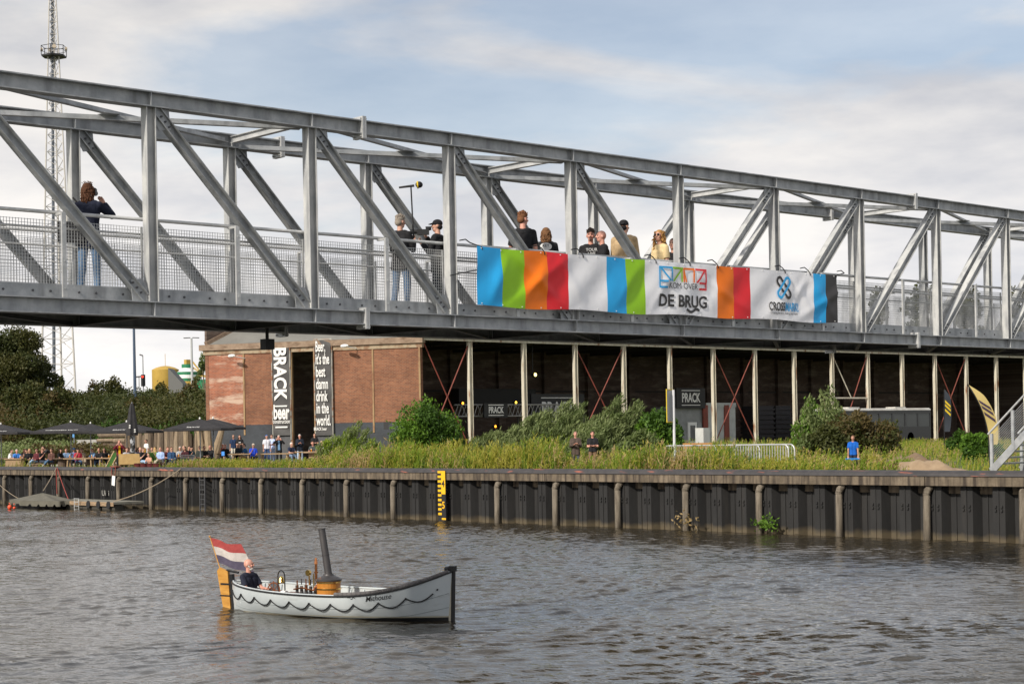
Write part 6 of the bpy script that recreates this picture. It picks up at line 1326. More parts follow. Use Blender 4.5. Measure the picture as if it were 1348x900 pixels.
x = at(244.5, 50.2); z = gz(x, 50.2)+0.03; e = empty('garden_chair', (x, 50.2, z), ta+3.0, 'grey slatted metal garden chair with its back to the canal', 'chair'); mb = MB()
for k in range(5): mb.box(-0.42,0.42,-0.27,-0.25,0.45+0.09*k,0.49+0.09*k)
mb.build('backrest', M_dark, e, local=True); MB().box(-0.42,0.42,-0.24,0.25,0.40,0.43).build('seat', M_dark, e, local=True)
for sx in (-0.4, 0.4):
    for y_ in (-0.26, 0.24): MB().box(sx-0.02, sx+0.02, y_-0.02, y_+0.02, 0, 0.86 if y_ < 0 else 0.399).build('leg', M_dark, e, local=True)
for i, px in enumerate((182, 190, 199, 207)):
    x = at(px, 48.7); z = gz(x, 48.7)+0.02; e = empty('flower_tub', (x, 48.7, z), 0, ['leftmost','second','third','rightmost'][i]+' of four dark red tubs standing along the quay edge', 'tub', 'dark red tubs at the quay edge')
    MB().lathe((0,0,0), [(0.17,0),(0.24,0.38),(0.26,0.42)], 14).build('tub', mat('tub_red', (0.10,0.015,0.015), 0.5), e, local=True); MB().cyl((0,0,0.421), (0,0,0.44), 0.22, n=12).build('soil', M_reel, e, local=True)

# parasols
M_par = mat('parasol_fabric', (0.030,0.029,0.031), 0.8, c2=(0.045,0.043,0.045), sc1=4, bump=0.2, spec=0.2); M_polep = mat('parasol_pole', (0.25,0.27,0.29), 0.4, 0.4)
def parasol(px, Y, ypk, wpx, label, txt, rz=0.75, rim=0.55):
    x = at(px, Y); z = gz(x, Y)+0.03; m_ = mpp(px, Y); top = CZ+b_of(px, ypk)*depth((x, Y))-z; hw = wpx*m_/2/1.32; e = empty('parasol', (x, Y, z), rz, label, 'parasol', 'open black parasols on the terrace')
    mb = MB(); rimz = top-rim*1.05
    n = 10
    for s4 in range(4):
        c, s = round(math.cos(s4*math.pi/2)), round(math.sin(s4*math.pi/2))
        def f(u, v, c=c, s=s):
            r = u*hw; X_ = r; Y_ = v*r; zz = top-0.06-(rim)*(u**1.0)*(1-0.10*(1-u))-0.05*math.sin(math.pi*abs(v))*0-0.05*u*(1-v*v)*math.sin(u*3.1)
            return (c*X_-s*Y_, s*X_+c*Y_, zz)
        mb.grid(f, np.linspace(0.02,1,7), np.linspace(-1,1,9))
        def g_(u, v, c=c, s=s): X_ = hw; Y_ = v*hw; zz = top-0.06-rim-u*0.13; return (c*X_-s*Y_, s*X_+c*Y_, zz)
        mb.grid(g_, [0,1], np.linspace(-1,1,9))
    mb.build('canopy', M_par, e, local=True); MB().cyl((0,0,0), (0,0,top-0.05), 0.035, n=10).build('pole', M_polep, e, local=True); MB().cyl((0,0,top-0.06), (0,0,top+0.05), 0.05, 0.04, n=8).build('finial', M_white, e, local=True)
    for i in range(8):
        a = math.pi/4*i; L = hw*(1.38 if i % 2 else 0.98); MB().cyl((0.04*math.cos(a),0.04*math.sin(a),top-0.18), (L*math.cos(a),L*math.sin(a),top-0.10-rim), 0.013, n=5).build('rib', M_polep, e, local=True)
    MB().box(-0.4,0.4,-0.4,0.4,0,0.06).build('base', M_cap, e, local=True)
    V, F_ = text_mb(txt, 0.24, 0.012); wd = max(v[0] for v in V)*2; k_ = min(1, hw*1.4/wd)
    slope = rim/hw
    for s4, sg in ((3, 0), (2, 0)):
        a = s4*math.pi/2; ca, sa = math.cos(a), math.sin(a)
        P_ = []
        for u_, v_ in V:
            r = hw*0.90-v_*0.95; X_ = r; Y_ = u_*k_; uu = r/hw; vv = Y_/r; zz = top-0.06-rim*uu*(1-0.10*(1-uu))-0.05*uu*(1-vv*vv)*math.sin(uu*3.1)+0.02
            P_.append((ca*X_-sa*Y_, sa*X_+ca*Y_, zz))
        MB().add(P_, F_).build('lettering', M_let, e, local=True)
    return e
parasol(2, 50.5, 557, 95, 'black parasol cut by the left edge of the picture', 'ambachtelijke bieren')
parasol(94, 50.0, 554.5, 106, 'second black parasol from the left with long white lettering', 'ambachtelijke bieren')
parasol(120, 55.0, 556, 70, 'black parasol behind the second and third ones', 'bieren')
parasol(167.5, 51.5, 554, 100, 'black parasol behind the folded one', 'BRACK')
parasol(264, 52.5, 550, 100, 'black parasol before the pale timber logs', 'BRACK')
parasol(281.5, 55.5, 549.5, 92, 'black parasol in front of the left brick panel', 'ambachtelijk')
x = at(175, 49.6); z = gz(x, 49.6)+0.03; m_ = mpp(175, 49.6); top = CZ+b_of(175, 530.5)*depth((x, 49.6))-z
e = empty('folded_parasol', (x, 49.6, z), 0, 'tall folded black parasol with white markings', 'parasol'); mb = MB()
mb.lathe((0,0,0), [(0.30*1.0, top-1.85), (0.32, top-1.7), (0.25, top-1.0), (0.15, top-0.3), (0.07, top-0.02), (0.03, top)], 14)
mb.v = [(a*(1+0.16*math.sin(5*math.atan2(b, a))), b*(1+0.16*math.sin(5*math.atan2(b, a))), c) for a, b, c in mb.v]; mb.build('folded_canopy', M_par, e, local=True)
MB().cyl((0,0,0), (0,0,top+0.06), 0.035, n=10).build('pole', M_polep, e, local=True)
mb = MB(); mb.lathe((0,0,0), [(0.10,0.05),(0.13,0.4),(0.15,top-1.86),(0.10,top-1.855)], 12); mb.build('cover_tail', mat('pale_cover', (0.35,0.36,0.38), 0.7, c2=(0.02,0.02,0.02), sc1=2.5, lo=0.5, hi=0.52), e, local=True)
rg_ = random.Random(2); mb = MB()
for k in range(4): a = math.atan2(-49.6, -x)+rg_.uniform(-0.5,0.5); zz = top-1.65+k*0.12; mb.sph((0.33*math.cos(a), 0.33*math.sin(a), zz), (0.06,0.06,0.05), 6)
mb.build('white_mark', M_let, e, local=True)
# timber log wall and stacked blocks
rg_ = random.Random(9); xa_, xb_ = at(190, 60), at(297, 60)
n = 26
for i in range(n):
    x = xa_+(xb_-xa_)*(i+0.5)/n; w_ = (xb_-xa_)/n*0.62; y = 60+rg_.uniform(-0.2,0.2)-0.05*(i); y = 58.8+rg_.uniform(-.15,.15); h = 2.25+rg_.uniform(-0.3,0.12); z = gz(x, y)
    mb = MB(); mb.lathe((0,0,0), [(w_*rg_.uniform(.9,1.1),-0.1),(w_*rg_.uniform(.95,1.1),h*0.35),(w_*rg_.uniform(.85,1.05),h*0.7),(w_*rg_.uniform(.75,1),h)], 8)
    o = mb.build('timber_pile', mat('old_timber_%d' % (i % 3), [(0.09,0.066,0.045),(0.15,0.11,0.073),(0.065,0.047,0.033)][i % 3], 0.9, c2=[(0.18,0.135,0.09),(0.28,0.215,0.145),(0.13,0.097,0.065)][i % 3], sc1=2.2, stretch=(3,3,0.5), bump=0.8), None, local=True, loc=(0,0,0))
    o.location = (x, y, z); o.rotation_euler = (rg_.uniform(-.05,.05), rg_.uniform(-.06,.06), rg_.random()*6)
    tag(o, 'old upright timber pile in the log wall behind the terrace guests', 'log', 'upright timber piles of the terrace log wall')
for i, (px, Y, ln_, yy, lb) in enumerate(((269, 58.0, 2.45, 0.13, 'pale leaning log left of the third parasol pole'), (275.5, 58.1, 2.4, 0.02, 'pale split log between the two right parasol poles'), (279, 57.8, 2.35, -0.30, 'pale bleached log leaning right beside the last parasol'), (246, 58.0, 2.5, 0.0, 'tall pale upright log in the middle of the log wall'))):
    x = at(px, Y); z = gz(x, Y); d = Vector((RT.x*yy*-1, RT.y*yy*-1, 1)).normalized(); mb = MB(); mb.cyl((x,Y,z), Vector((x,Y,z))+d*ln_, 0.34 if i != 3 else 0.24, 0.17, 9); o = mb.build('bleached_log', mat('bleached_wood', (0.33,0.25,0.155), 0.85, c2=(0.20,0.145,0.09), sc1=2.5, stretch=(3,3,0.6), bump=0.7)); tag(o, lb, 'log')
for i, (pa, pb, ya_, yb_) in enumerate(((132, 151, 567, 576), (151, 170, 565.5, 576), (129, 151, 577, 582), (151, 167, 576.5, 583))):
    a_ = on_y(pa, ya_, 64); b_ = on_y(pb, ya_, 64); zt2 = a_.z; zb2 = on_y(pa, yb_, 64).z; mb = MB(); p_, q_2 = Vector((a_.x, 64, (zt2+zb2)/2)), Vector((b_.x-0.08, 64, (zt2+zb2)/2)); r = (zt2-zb2)/2
    mb.cyl(p_, q_2, r, r*0.95, 10); o = mb.build('stacked_log', mat('old_timber_1', (0.24,0.18,0.12), 0.9)); tag(o, ['upper left','upper right','lower left','lower right'][i]+' of four thick horizontal logs stacked behind the parasols', 'log', 'stacked horizontal logs')
mb = MB(); a_ = on_y(129, 588, 63); b_ = on_y(172, 588, 63); mb.box(a_.x, b_.x, 63.4, 64.6, gz(a_.x, 64)-0.2, on_y(150, 583, 63.4).z); tag(mb.build('log_support', M_reel), 'dark low plinth under the stacked horizontal logs', 'plinth')
# low concrete block wall far left behind
a_ = on_y(101, 582, 66); b_ = on_y(127, 578, 66); mb = MB(); mb.box(a_.x, b_.x, 66, 66.4, gz(a_.x, 66)-0.1, on_y(110, 578.5, 66).z); tag(mb.build('low_wall', mat('pale_concrete', (0.36,0.35,0.32), 0.9, c2=(0.28,0.27,0.25), sc1=2)), 'pale low concrete wall in the grass behind the second parasol', 'wall')
x = at(98.2, 62); z = gz(x, 62); e = empty('blue_sign', (x, 62, z), 0, 'narrow blue sign on a post behind the second parasol', 'sign'); MB().cyl((x,62,z), (x,62,on_y(98,568,62).z), 0.04).build('post', M_polep, e); MB().box(x-0.14, x+0.14, 61.93, 61.96, on_y(98,575.5,62).z, on_y(98,568,62).z).build('panel', mat('sign_blue', (0.10,0.28,0.55), 0.5), e)
x = at(294.5, 52); z = gz(x, 52); e = empty('blue_notice', (x, 52, z), 0, 'bright blue notice board on a wooden post in the terrace weeds', 'sign'); MB().box(x-0.05, x+0.05, 52, 52.1, z, z+0.75).build('post', M_wood, e); MB().box(x-0.14, x+0.14, 51.95, 51.985, on_y(294,599.5,52).z, on_y(294,594,52).z).build('panel', mat('notice_blue', (0.06,0.25,0.7), 0.5), e)
# yellow-framed sign post
x = at(888, 49.1); z = gz(x, 49.1); D_ = depth((x, 49.1)); e = empty('sign_post', (x, 49.1, z), 0, 'white post carrying a grey sign with a yellow rim seen almost edge on', 'sign')
ztp = CZ+b_of(884, 513)*D_; MB().cyl((x,49.1,z-0.2), (x,49.1,ztp), 0.05, n=10).build('post', mat('post_white', (0.62,0.62,0.64), 0.4), e)
sg = empty('sg', (0,0,0)); bpy.data.objects.remove(sg)
zc_ = CZ+b_of(882, 534)*D_; hh_ = 22*D_/FPX; vd = Vector((-x, -49.1, 0)).normalized(); sd_ = Vector((vd.y, -vd.x, 0)); 
axis = (vd*0.93+sd_*0.36).normalized(); cc_ = Vector((x, 49.1, zc_))-RT*0.14
def plate(w_, hgt, th, off, m_, nm): 
    nrm = axis.cross(UP); mb = MB(); c0_ = cc_+nrm*off; mb.beam(c0_-UP*hgt/2, c0_+UP*hgt/2, w_, th, nrm); return mb.build(nm, m_, e)
plate(0.74, hh_*2, 0.03, 0.0, mat('rim_yellow', (0.62,0.45,0.02), 0.5), 'rim'); plate(0.66, hh_*2-0.10, 0.012, 0.024, mat('plate_grey', (0.28,0.29,0.31), 0.4), 'plate'); plate(0.66, hh_*2-0.10, 0.012, -0.024, mat('plate_grey', (0.28,0.29,0.31), 0.4), 'plate')
MB().box(x-0.35, x+0.45, 48.9, 49.3, z, z+0.16).build('footing', mat('orange_footing', (0.55,0.14,0.05), 0.8), e)
# crowd barriers
def barrier(pa, pb, Y, label):
    xa_, xb_ = at(pa, Y), at(pb, Y); z = gz((xa_+xb_)/2, Y); h = 1.12; e = empty('crowd_barrier', ((xa_+xb_)/2, Y, z), 0, label, 'barrier', 'galvanised crowd barriers in the grass'); r = 0.2
    pts = [(xa_, Y, z+0.12)]+[(xa_+r-r*math.cos(t_), Y, z+h-r+r*math.sin(t_)) for t_ in np.linspace(0, math.pi/2, 5)]+[(xb_-r+r*math.sin(t_), Y, z+h-r+r*math.cos(t_)) for t_ in np.linspace(0, math.pi/2, 5)]+[(xb_, Y, z+0.12)]
    MB().tube(pts+[pts[0]], 0.028, 8).build('frame', M_steel_lt, e); mb = MB(); n = int((xb_-xa_)/0.13)
    for k in range(1, n): xx = xa_+(xb_-xa_)*k/n; mb.cyl((xx, Y, z+0.12), (xx, Y, z+h-0.02), 0.010, n=5)
    mb.build('bars', M_steel_lt, e)
    for xx in (xa_+0.25, xb_-0.25): MB().box(xx-0.03, xx+0.03, Y-0.3, Y+0.3, z, z+0.12).build('foot', M_steel_lt, e)
barrier(875, 943, 50.6, 'crowd barrier behind the white sign post'); barrier(938, 1000, 51.2, 'middle crowd barrier in the tall grass'); barrier(968, 1038, 50.8, 'right front crowd barrier in the tall grass'); barrier(985, 1046, 51.6, 'right rear crowd barrier in the tall grass')
# feather flags
def feather(px, Y, ytop, ybot, wd, lean, label, c, c2):
    x = at(px, Y); D_ = depth((x, Y)); z = gz(x, Y); zt2 = CZ+b_of(px, ytop)*D_; e = empty('feather_flag', (x, Y, z), 0, label, 'flag'); H_ = zt2-z; z0_ = CZ+b_of(px, ybot)*D_-z
    def f(v, u): zz = z0_+(H_-z0_)*v; off = -lean*(v**2.0); w_ = wd*(0.55+0.45*math.sin(math.pi*min(1, v*0.8+0.15)))*(1 if v < 0.8 else max(0.02, 1-((v-0.8)/0.2)**1.6)); p = RT*(off+u*w_); return (p.x+0.05*math.sin(v*6)*FW.x, p.y+0.05*math.sin(v*6), zz)
    mb = MB(); mb.grid(f, np.linspace(0,1,24), [0,0.25,0.5,0.75,1.0]); mb.build('sail', mat('sail_%d' % px, c, 0.6, c2=c, bump=0.1), e, local=True)
    for sg in (-1, 1):
        mb = MB()
        for k0, vlo in enumerate((0.36, 0.47, 0.56)): mb.grid(lambda v, u, vlo=vlo: tuple(Vector(f(v+0.13*(1-u), 0.12+0.76*u))+FW*0.014*sg), np.linspace(vlo, vlo+0.055, 4), np.linspace(0, 1, 6))
        mb.build('emblem', mat('emblem_%d' % px, c2, 0.6), e, local=True)
    pts = [(0,0,0)]+[f(v, 0.0) for v in np.linspace(0,1,12)]; MB().tube(pts, 0.022, 6).build('pole', M_black, e, local=True); return e
feather(1302, 55, 505, 585, 0.42, 0.75, 'yellow feather flag with a dark emblem left of the steel stairs', (0.50,0.39,0.15), (0.05,0.03,0.06))
feather(1243.5, 82, 512, 568, 0.42, -0.05, 'narrow dark feather flag with yellow markings before the hall columns', (0.02,0.025,0.035), (0.6,0.42,0.02))
# things near the cabin
x = at(915, 66); z = gz(x, 66); e = empty('pallet_bench', (x, 66, z), ta, 'small orange wooden bench outside the grey cabin', 'bench'); MB().box(-0.9,0.9,-0.3,0.3,0.55,0.85).build('seat', mat('orange_wood', (0.42,0.20,0.06), 0.7), e, local=True)
for sx in (-0.8, 0.8): MB().box(sx-0.05, sx+0.05, -0.25, 0.25, 0, 0.549).build('leg', M_reel, e, local=True)
x = at(924.5, 67); z = gz(x, 67); tag(MB().box(x-0.28, x+0.28, 66.8, 67.3, z, on_y(924,563,67).z).build('white_cabinet', M_cabw), 'pale box cabinet beside the cabin door', 'cabinet')
# ------------------------------------------------------------------ steam launch
stern = Vector((-31.80, 20.51, 0)); bow = Vector((-25.85, 21.75, 0)); ax = (bow-stern).normalized(); BL_ = (bow-stern).length; bc = (bow+stern)/2; brz = math.atan2(ax.y, ax.x)
boat = empty('steam_launch', (bc.x, bc.y, 0), brz, 'pale grey wooden steam launch with black funnel heading under the bridge', 'boat')
HL = BL_/2
def hb(t):  # half beam at deck, t in -1..1
    return 0.90*(1-abs(t)**2.6)**0.75*(1.0 if t > 0 else 1.0)*(1-0.10*max(0, t))
def sheer(t): return 0.465+0.53*max(0, t)**3.0+0.12*max(0, -t)**2
def hullp(t, v, inset=0.0):   # v 0 keel .. 1 sheer, side +-1 later
    B = max(0.0, hb(t)-inset); zk = -0.28+0.16*max(0, abs(t)-0.75)*2; z = zk+(sheer(t)-zk)*v; y = B*(1-(1-v)**2.3)**(0.62)*(0.86+0.14*v)
    xr = HL*t+(0.10*(v-0.5) if t > 0.5 else 0)*max(0,(t-0.5)*2)
    return xr, y, z
ts = np.linspace(-1, 1, 56); vv_ = np.linspace(0, 1, 15)
M_hull = mat('hull_grey_paint', (0.47,0.52,0.54), 0.35, c2=(0.54,0.58,0.59), sc1=1.5, spec=0.5, streak=((0.33,0.35,0.33), (1.2,1.2,5), 0.60, 0.8)); M_hblk = mat('hull_black', (0.012,0.012,0.013), 0.4)
M_boot = mat('boot_cream', (0.45,0.42,0.33), 0.5)
mb = MB()
for s in (1, -1):
    k0 = len(mb.f); mb.grid(lambda t, v: (hullp(t, v)[0], s*hullp(t, v)[1], hullp(t, v)[2]), ts, vv_)
# material by height
for i, f_ in enumerate(mb.f):
    pass
t = M_hull.node_tree; b = t.nodes['Principled BSDF']; src = b.inputs['Base Color'].links[0].from_socket
M_hp = M_hull.copy(); M_hp.name = 'hull_with_boot_top'; t = M_hp.node_tree; b = t.nodes['Principled BSDF']; src = b.inputs['Base Color'].links[0].from_socket
tcn = nn(t, 'ShaderNodeTexCoord'); sp = nn(t, 'ShaderNodeSeparateXYZ'); t.links.new(tcn.outputs['Object'], sp.inputs[0])
ma = nn(t, 'ShaderNodeMath', operation='MULTIPLY_ADD'); ma.inputs[1].default_value = -0.022; t.links.new(sp.outputs[0], ma.inputs[0]); t.links.new(sp.outputs[2], ma.inputs[2])
for th, col_ in ((0.055, (0.40,0.37,0.28,1)), (0.028, (0.012,0.012,0.013,1))):
    lt = nn(t, 'ShaderNodeMath', operation='LESS_THAN'); lt.inputs[1].default_value = th; t.links.new(ma.outputs[0], lt.inputs[0])
    mm = nn(t, 'ShaderNodeMix', data_type='RGBA'); t.links.new(lt.outputs[0], mm.inputs[0]); t.links.new(src, mm.inputs[6]); mm.inputs[7].default_value = col_; src = mm.outputs[2]
t.links.new(src, b.inputs['Base Color'])
hl = mb.build('hull', [M_hp, M_hblk], boat, local=True, smooth=True)
mb = MB()
for s in (1, -1): mb.grid(lambda t, v: (hullp(t*0.985, v, 0.035)[0], s*hullp(t*0.985, v, 0.035)[1], max(0.06, hullp(t, v)[2])-0.002), ts, np.linspace(0.25, 1, 10))
mb.build('inner_lining', mat('lining_pale', (0.50,0.53,0.53), 0.5, c2=(0.42,0.44,0.44), sc1=2), boat, local=True, smooth=True)
mb = MB()
for t in np.linspace(-0.82, 0.82, 15):
    for s in (1, -1):
        pts = [Vector((hullp(t, v, 0.045)[0], s*hullp(t, v, 0.045)[1], hullp(t, v)[2])) for v in np.linspace(0.45, 0.98, 5)]
        for a_, b_ in zip(pts[:-1], pts[1:]): mb.beam(a_, b_, 0.035, 0.03, (1,0,0))
mb.build('ribs', M_hull, boat, local=True)
mb = MB(); mb.grid(lambda t, u: (HL*t, u*max(0.01, hb(t)*0.62), 0.12), np.linspace(-0.72,0.72,24), [-1,0,1]); mb.build('floorboards', mat('floorboards', (0.20,0.14,0.09), 0.8, c2=(0.28,0.2,0.13), sc1=4), boat, local=True)
for s in (1, -1):
    pts = [(hullp(t, 1)[0], s*(hullp(t, 1)[1]+0.012), sheer(t)+0.008) for t in np.linspace(-0.995, 0.995, 60)]; MB().tube(pts, 0.018, 6).build('rubbing_strake', M_hblk, boat, local=True)
    pts = [(hullp(t, 1)[0], s*(hullp(t, 1)[1]-0.035), sheer(t)+0.02) for t in np.linspace(-0.985, 0.985, 60)]; MB().tube(pts, 0.020, 6).build('gunwale_cap', M_hull, boat, local=True)
    # planking seams
    for v in (0.42, 0.66): pts = [(hullp(t, v)[0], s*(hullp(t, v)[1]+0.001), hullp(t, v)[2]) for t in np.linspace(-0.9, 0.985, 50)]; MB().tube(pts, 0.0045, 4).build('plank_seam', mat('seam', (0.2,0.23,0.24), 0.5), boat, local=True)
    # swags of rope
    pts = []; nsw = 10; t0, t1 = -0.93, 0.93
    for k in range(nsw):
        for q in np.linspace(0, 1, 9)[:-1]: 
            t = t0+(t1-t0)*(k+q)/nsw; drop = 0.17+0.135*math.sin(math.pi*q)-0.015; z = sheer(t)-drop-0.10*max(0,t)**2; zk = hullp(t, 0)[2]; v = (z-zk)/(sheer(t)-zk); x_, y_, z_ = hullp(t, v); pts.append((x_, s*(y_+0.022), z_))
    MB().tube(pts, 0.013, 6).build('rope_swag', M_hblk, boat, local=True)
    mb = MB()
    for k in range(nsw+1):
        t = t0+(t1-t0)*k/nsw; z = sheer(t)-0.155-0.10*max(0,t)**2; zk = hullp(t, 0)[2]; v = (z-zk)/(sheer(t)-zk); x_, y_, z_ = hullp(t, v); mb.sph((x_, s*(y_+0.02), z_), 0.022, 6)
    mb.build('rope_knots', M_hblk, boat, local=True)
mb = MB(); mb.beam((HL+0.0, 0, -0.25), (HL+0.05, 0, 1.07), 0.06, 0.055, (1,0,0)); mb.build('stem_post', M_hblk, boat, local=True)
mb = MB(); mb.beam((HL-0.055, 0, -0.2), (HL-0.01, 0, 0.97), 0.07, 0.05, (1,0,0)); mb.build('stem_trim', M_boot, boat, local=True)
MB().box(HL-0.03, HL+0.09, -0.05, 0.05, 1.0, 1.11).cyl((HL-0.15,0,1.04), (HL-0.04,0,1.06), 0.05).build('bow_fitting', M_hblk, boat, local=True)
mb = MB(); mb.beam((-HL+0.03, 0, -0.2), (-HL-0.05, 0, 0.74), 0.07, 0.09, (1,0,0)); mb.build('stern_post', M_hblk, boat, local=True)
# rolled canvas along the bow gunwale and fore decklet
M_canv = mat('grey_canvas', (0.10,0.094,0.092), 0.9, c2=(0.15,0.14,0.14), sc1=5, bump=0.8, bscale=12)
for s in (1, -1):
    mb = MB(); T0 = 0.22 if s < 0 else 0.55
    ps = [Vector((hullp(t, 1)[0], s*(hullp(t, 1)[1]-0.04), sheer(t)+0.045)) for t in np.linspace(T0, 0.97, 22)]
    for i_, (a_, b_) in enumerate(zip(ps[:-1], ps[1:])): mb.cyl(a_, b_+(b_-a_)*0.1, 0.042, 0.042, 10)
    mb.build('canvas_roll', M_canv, boat, local=True, smooth=True)
mb = MB(); mb.sph((HL*0.62,0.25,0.64), (0.35,0.2,0.10), 10); mb.sph((HL*0.74,0.1,0.73), (0.3,0.18,0.08), 10); mb.build('canvas_heap', M_canv, boat, local=True, smooth=True)
mb = MB(); mb.grid(lambda t, u: (HL*t, u*max(0.01, hb(t)-0.05), sheer(t)-0.13), np.linspace(0.70,0.97,9), [-1,0,1]); mb.build('foredeck', M_hull, boat, local=True)
mb = MB(); mb.box(0.75,1.25,-0.75,0.75,0.46,0.50); mb.build('thwart', mat('varnished_thwart', (0.32,0.12,0.04), 0.3), boat, local=True)
MB().box(-HL*0.80,-HL*0.58,-0.42,0.42,0.17,0.21).build('stern_seat', M_hull, boat, local=True)
MB().box(-HL*0.91,-HL*0.84,-0.16,0.16,0.35,0.55).build('stern_locker', M_hblk, boat, local=True)
# lettering on the starboard bow (and port)
V, F_ = text_mb('Mithouse', 0.15, 0.002, 'CENTER', shear=0.35)
def hull_out(x, z, s): t = x/HL; zk = hullp(t, 0)[2]; v = min(0.999, (z-zk)/(sheer(t)-zk)); return (x, s*(hullp(t, v)[1]+0.012), z)
MB().add([hull_out(1.70+a, 0.435+0.14*a+b, -1) for a, b in V], F_).build('name_lettering', M_hblk, boat, local=True)
strk = MB(); strk.tube([hull_out(1.02+i*0.02, 0.46+0.02*math.sin(i*1.1), -1) for i in range(10)], 0.005, 4); strk.build('name_flourish', M_hblk, boat, local=True)
V2 = [(-a, b) for a, b in V]; MB().add([hull_out(1.62+a, 0.455+0.15*a+b, 1) for a, b in V2], F_).build('name_lettering', M_hblk, boat, local=True)
# boiler and funnel
BXc = -0.24; M_lag = mat('varnished_lagging', (0.42,0.16,0.025), 0.25, c2=(0.52,0.22,0.04), sc1=9, stretch=(3,3,0.4)); M_brass = mat('polished_brass', (0.75,0.50,0.16), 0.22, 1.0); M_cu = mat('copper', (0.62,0.25,0.10), 0.25, 1.0)
M_iron = mat('funnel_iron', (0.045,0.043,0.045), 0.45, 0.2, c2=(0.065,0.06,0.06), sc1=4)
MB().lathe((BXc,0,0.10), [(0.25,0),(0.25,0.60)], 28).build('boiler_lagging', M_lag, boat, local=True)
mb = MB()
for z in (0.2, 0.52, 0.655): mb.lathe((BXc,0,z), [(0.252,0),(0.262,0.003),(0.262,0.03),(0.252,0.033)], 28)
mb.build('brass_bands', M_brass, boat, local=True)
MB().lathe((BXc,0,0.70), [(0.275,0),(0.275,0.03),(0.20,0.075),(0.12,0.11),(0.105,0.14)], 28).build('boiler_cap', M_iron, boat, local=True)
mb = MB(); f0_, f1_ = Vector((BXc+0.0,0,0.82)), Vector((BXc-0.17,0.0,1.78)); mb.cyl(f0_, f1_, 0.078, 0.073, 22); 
for q in (0.0, 0.42, 0.985): c_ = f0_.lerp(f1_, q); mb.cyl(c_, c_+(f1_-f0_).normalized()*0.02, 0.084, n=22)
mb.build('funnel', M_iron, boat, local=True)
mb = MB(); mb.cyl((BXc-0.24,-0.12,0.7), (BXc-0.24,-0.12,1.05), 0.028); mb.cyl((BXc-0.24,-0.12,1.05), (BXc-0.24,-0.12,1.18), 0.04, 0.02); mb.cyl((BXc-0.24,-0.12,0.86), (BXc-0.24,-0.12,0.89), 0.045); mb.build('steam_whistle', M_cu, boat, local=True)
mb = MB(); mb.cyl((BXc-0.42,-0.14,0.86), (BXc-0.42,-0.19,0.86), 0.065, n=16); mb.cyl((BXc-0.42,-0.14,0.6), (BXc-0.42,-0.14,0.82), 0.015); mb.cyl((BXc-0.33,-0.1,0.5), (BXc-0.33,-0.1,0.84), 0.015); mb.build('pressure_gauge', M_brass, boat, local=True)
# engine
rg_ = random.Random(4)
mb = MB(); mb.box(-1.0,-0.55,-0.2,0.2,0.1,0.42); mb.build('engine_bed', M_hblk, boat, local=True)
mb = MB()
for i in range(5): x_ = -1.05+i*0.13; mb.cyl((x_,-0.1,0.42), (x_,-0.1,0.56+rg_.random()*0.1), 0.035); mb.cyl((x_,-0.1,0.6), (x_,-0.1,0.72 if i % 2 else 0.66), 0.012)
mb.build('engine_cylinders', M_iron, boat, local=True)
mb = MB(); mb.tube([(-1.1,-0.15,0.5),(-0.8,-0.22,0.55),(-0.5,-0.2,0.5),(-0.45,-0.1,0.65)], 0.016); mb.cyl((-0.95,-0.2,0.55),(-0.95,-0.2,0.7),0.014); mb.cyl((-0.7,-0.2,0.5),(-0.7,-0.2,0.74),0.012); mb.build('copper_pipes', M_cu, boat, local=True)
MB().box(-1.55,-1.15,-0.25,0.25,0.1,0.40).build('wooden_box', mat('mahogany', (0.14,0.05,0.02), 0.4), boat, local=True)
# bell frame
xb_ = -1.58; pts = [(xb_+0.10*math.cos(a), -0.02, 0.74+0.13*math.sin(a)) for a in np.linspace(0, math.pi, 11)]
mb = MB(); mb.tube([(xb_+0.10,-0.02,0.25)]+pts+[(xb_-0.10,-0.02,0.25)], 0.014, 6); mb.build('bell_frame', M_hblk, boat, local=True)
MB().lathe((xb_,-0.02,0.60), [(0.085,0),(0.065,0.03),(0.05,0.11),(0.03,0.145),(0.01,0.15)], 16).build('bell', M_brass, boat, local=True, smooth=True)
MB().cyl((xb_+0.02,-0.02,0.36),(xb_+0.14,-0.02,0.36),0.085,n=14).build('white_drum', M_white, boat, local=True)
# steering wheel
wc = Vector((-1.78, -0.05, 0.44)); mb = MB(); rg2 = [wc+Vector((0.05*math.sin(a)*0, 0.17*math.cos(a), 0.17*math.sin(a))) for a in np.linspace(0, 2*math.pi, 17)]
rg2 = [wc+Vector((0.16*math.cos(a)*0.8, 0.05*math.cos(a), 0.165*math.sin(a))) for a in np.linspace(0, 2*math.pi, 17)]
mb.tube(rg2, 0.016, 6)
for i in range(0, 16, 2): mb.cyl(wc, rg2[i]+(rg2[i]-wc)*0.25, 0.010, n=5)
mb.build('steering_wheel', mat('mahogany_wheel', (0.20,0.07,0.03), 0.35), boat, local=True)
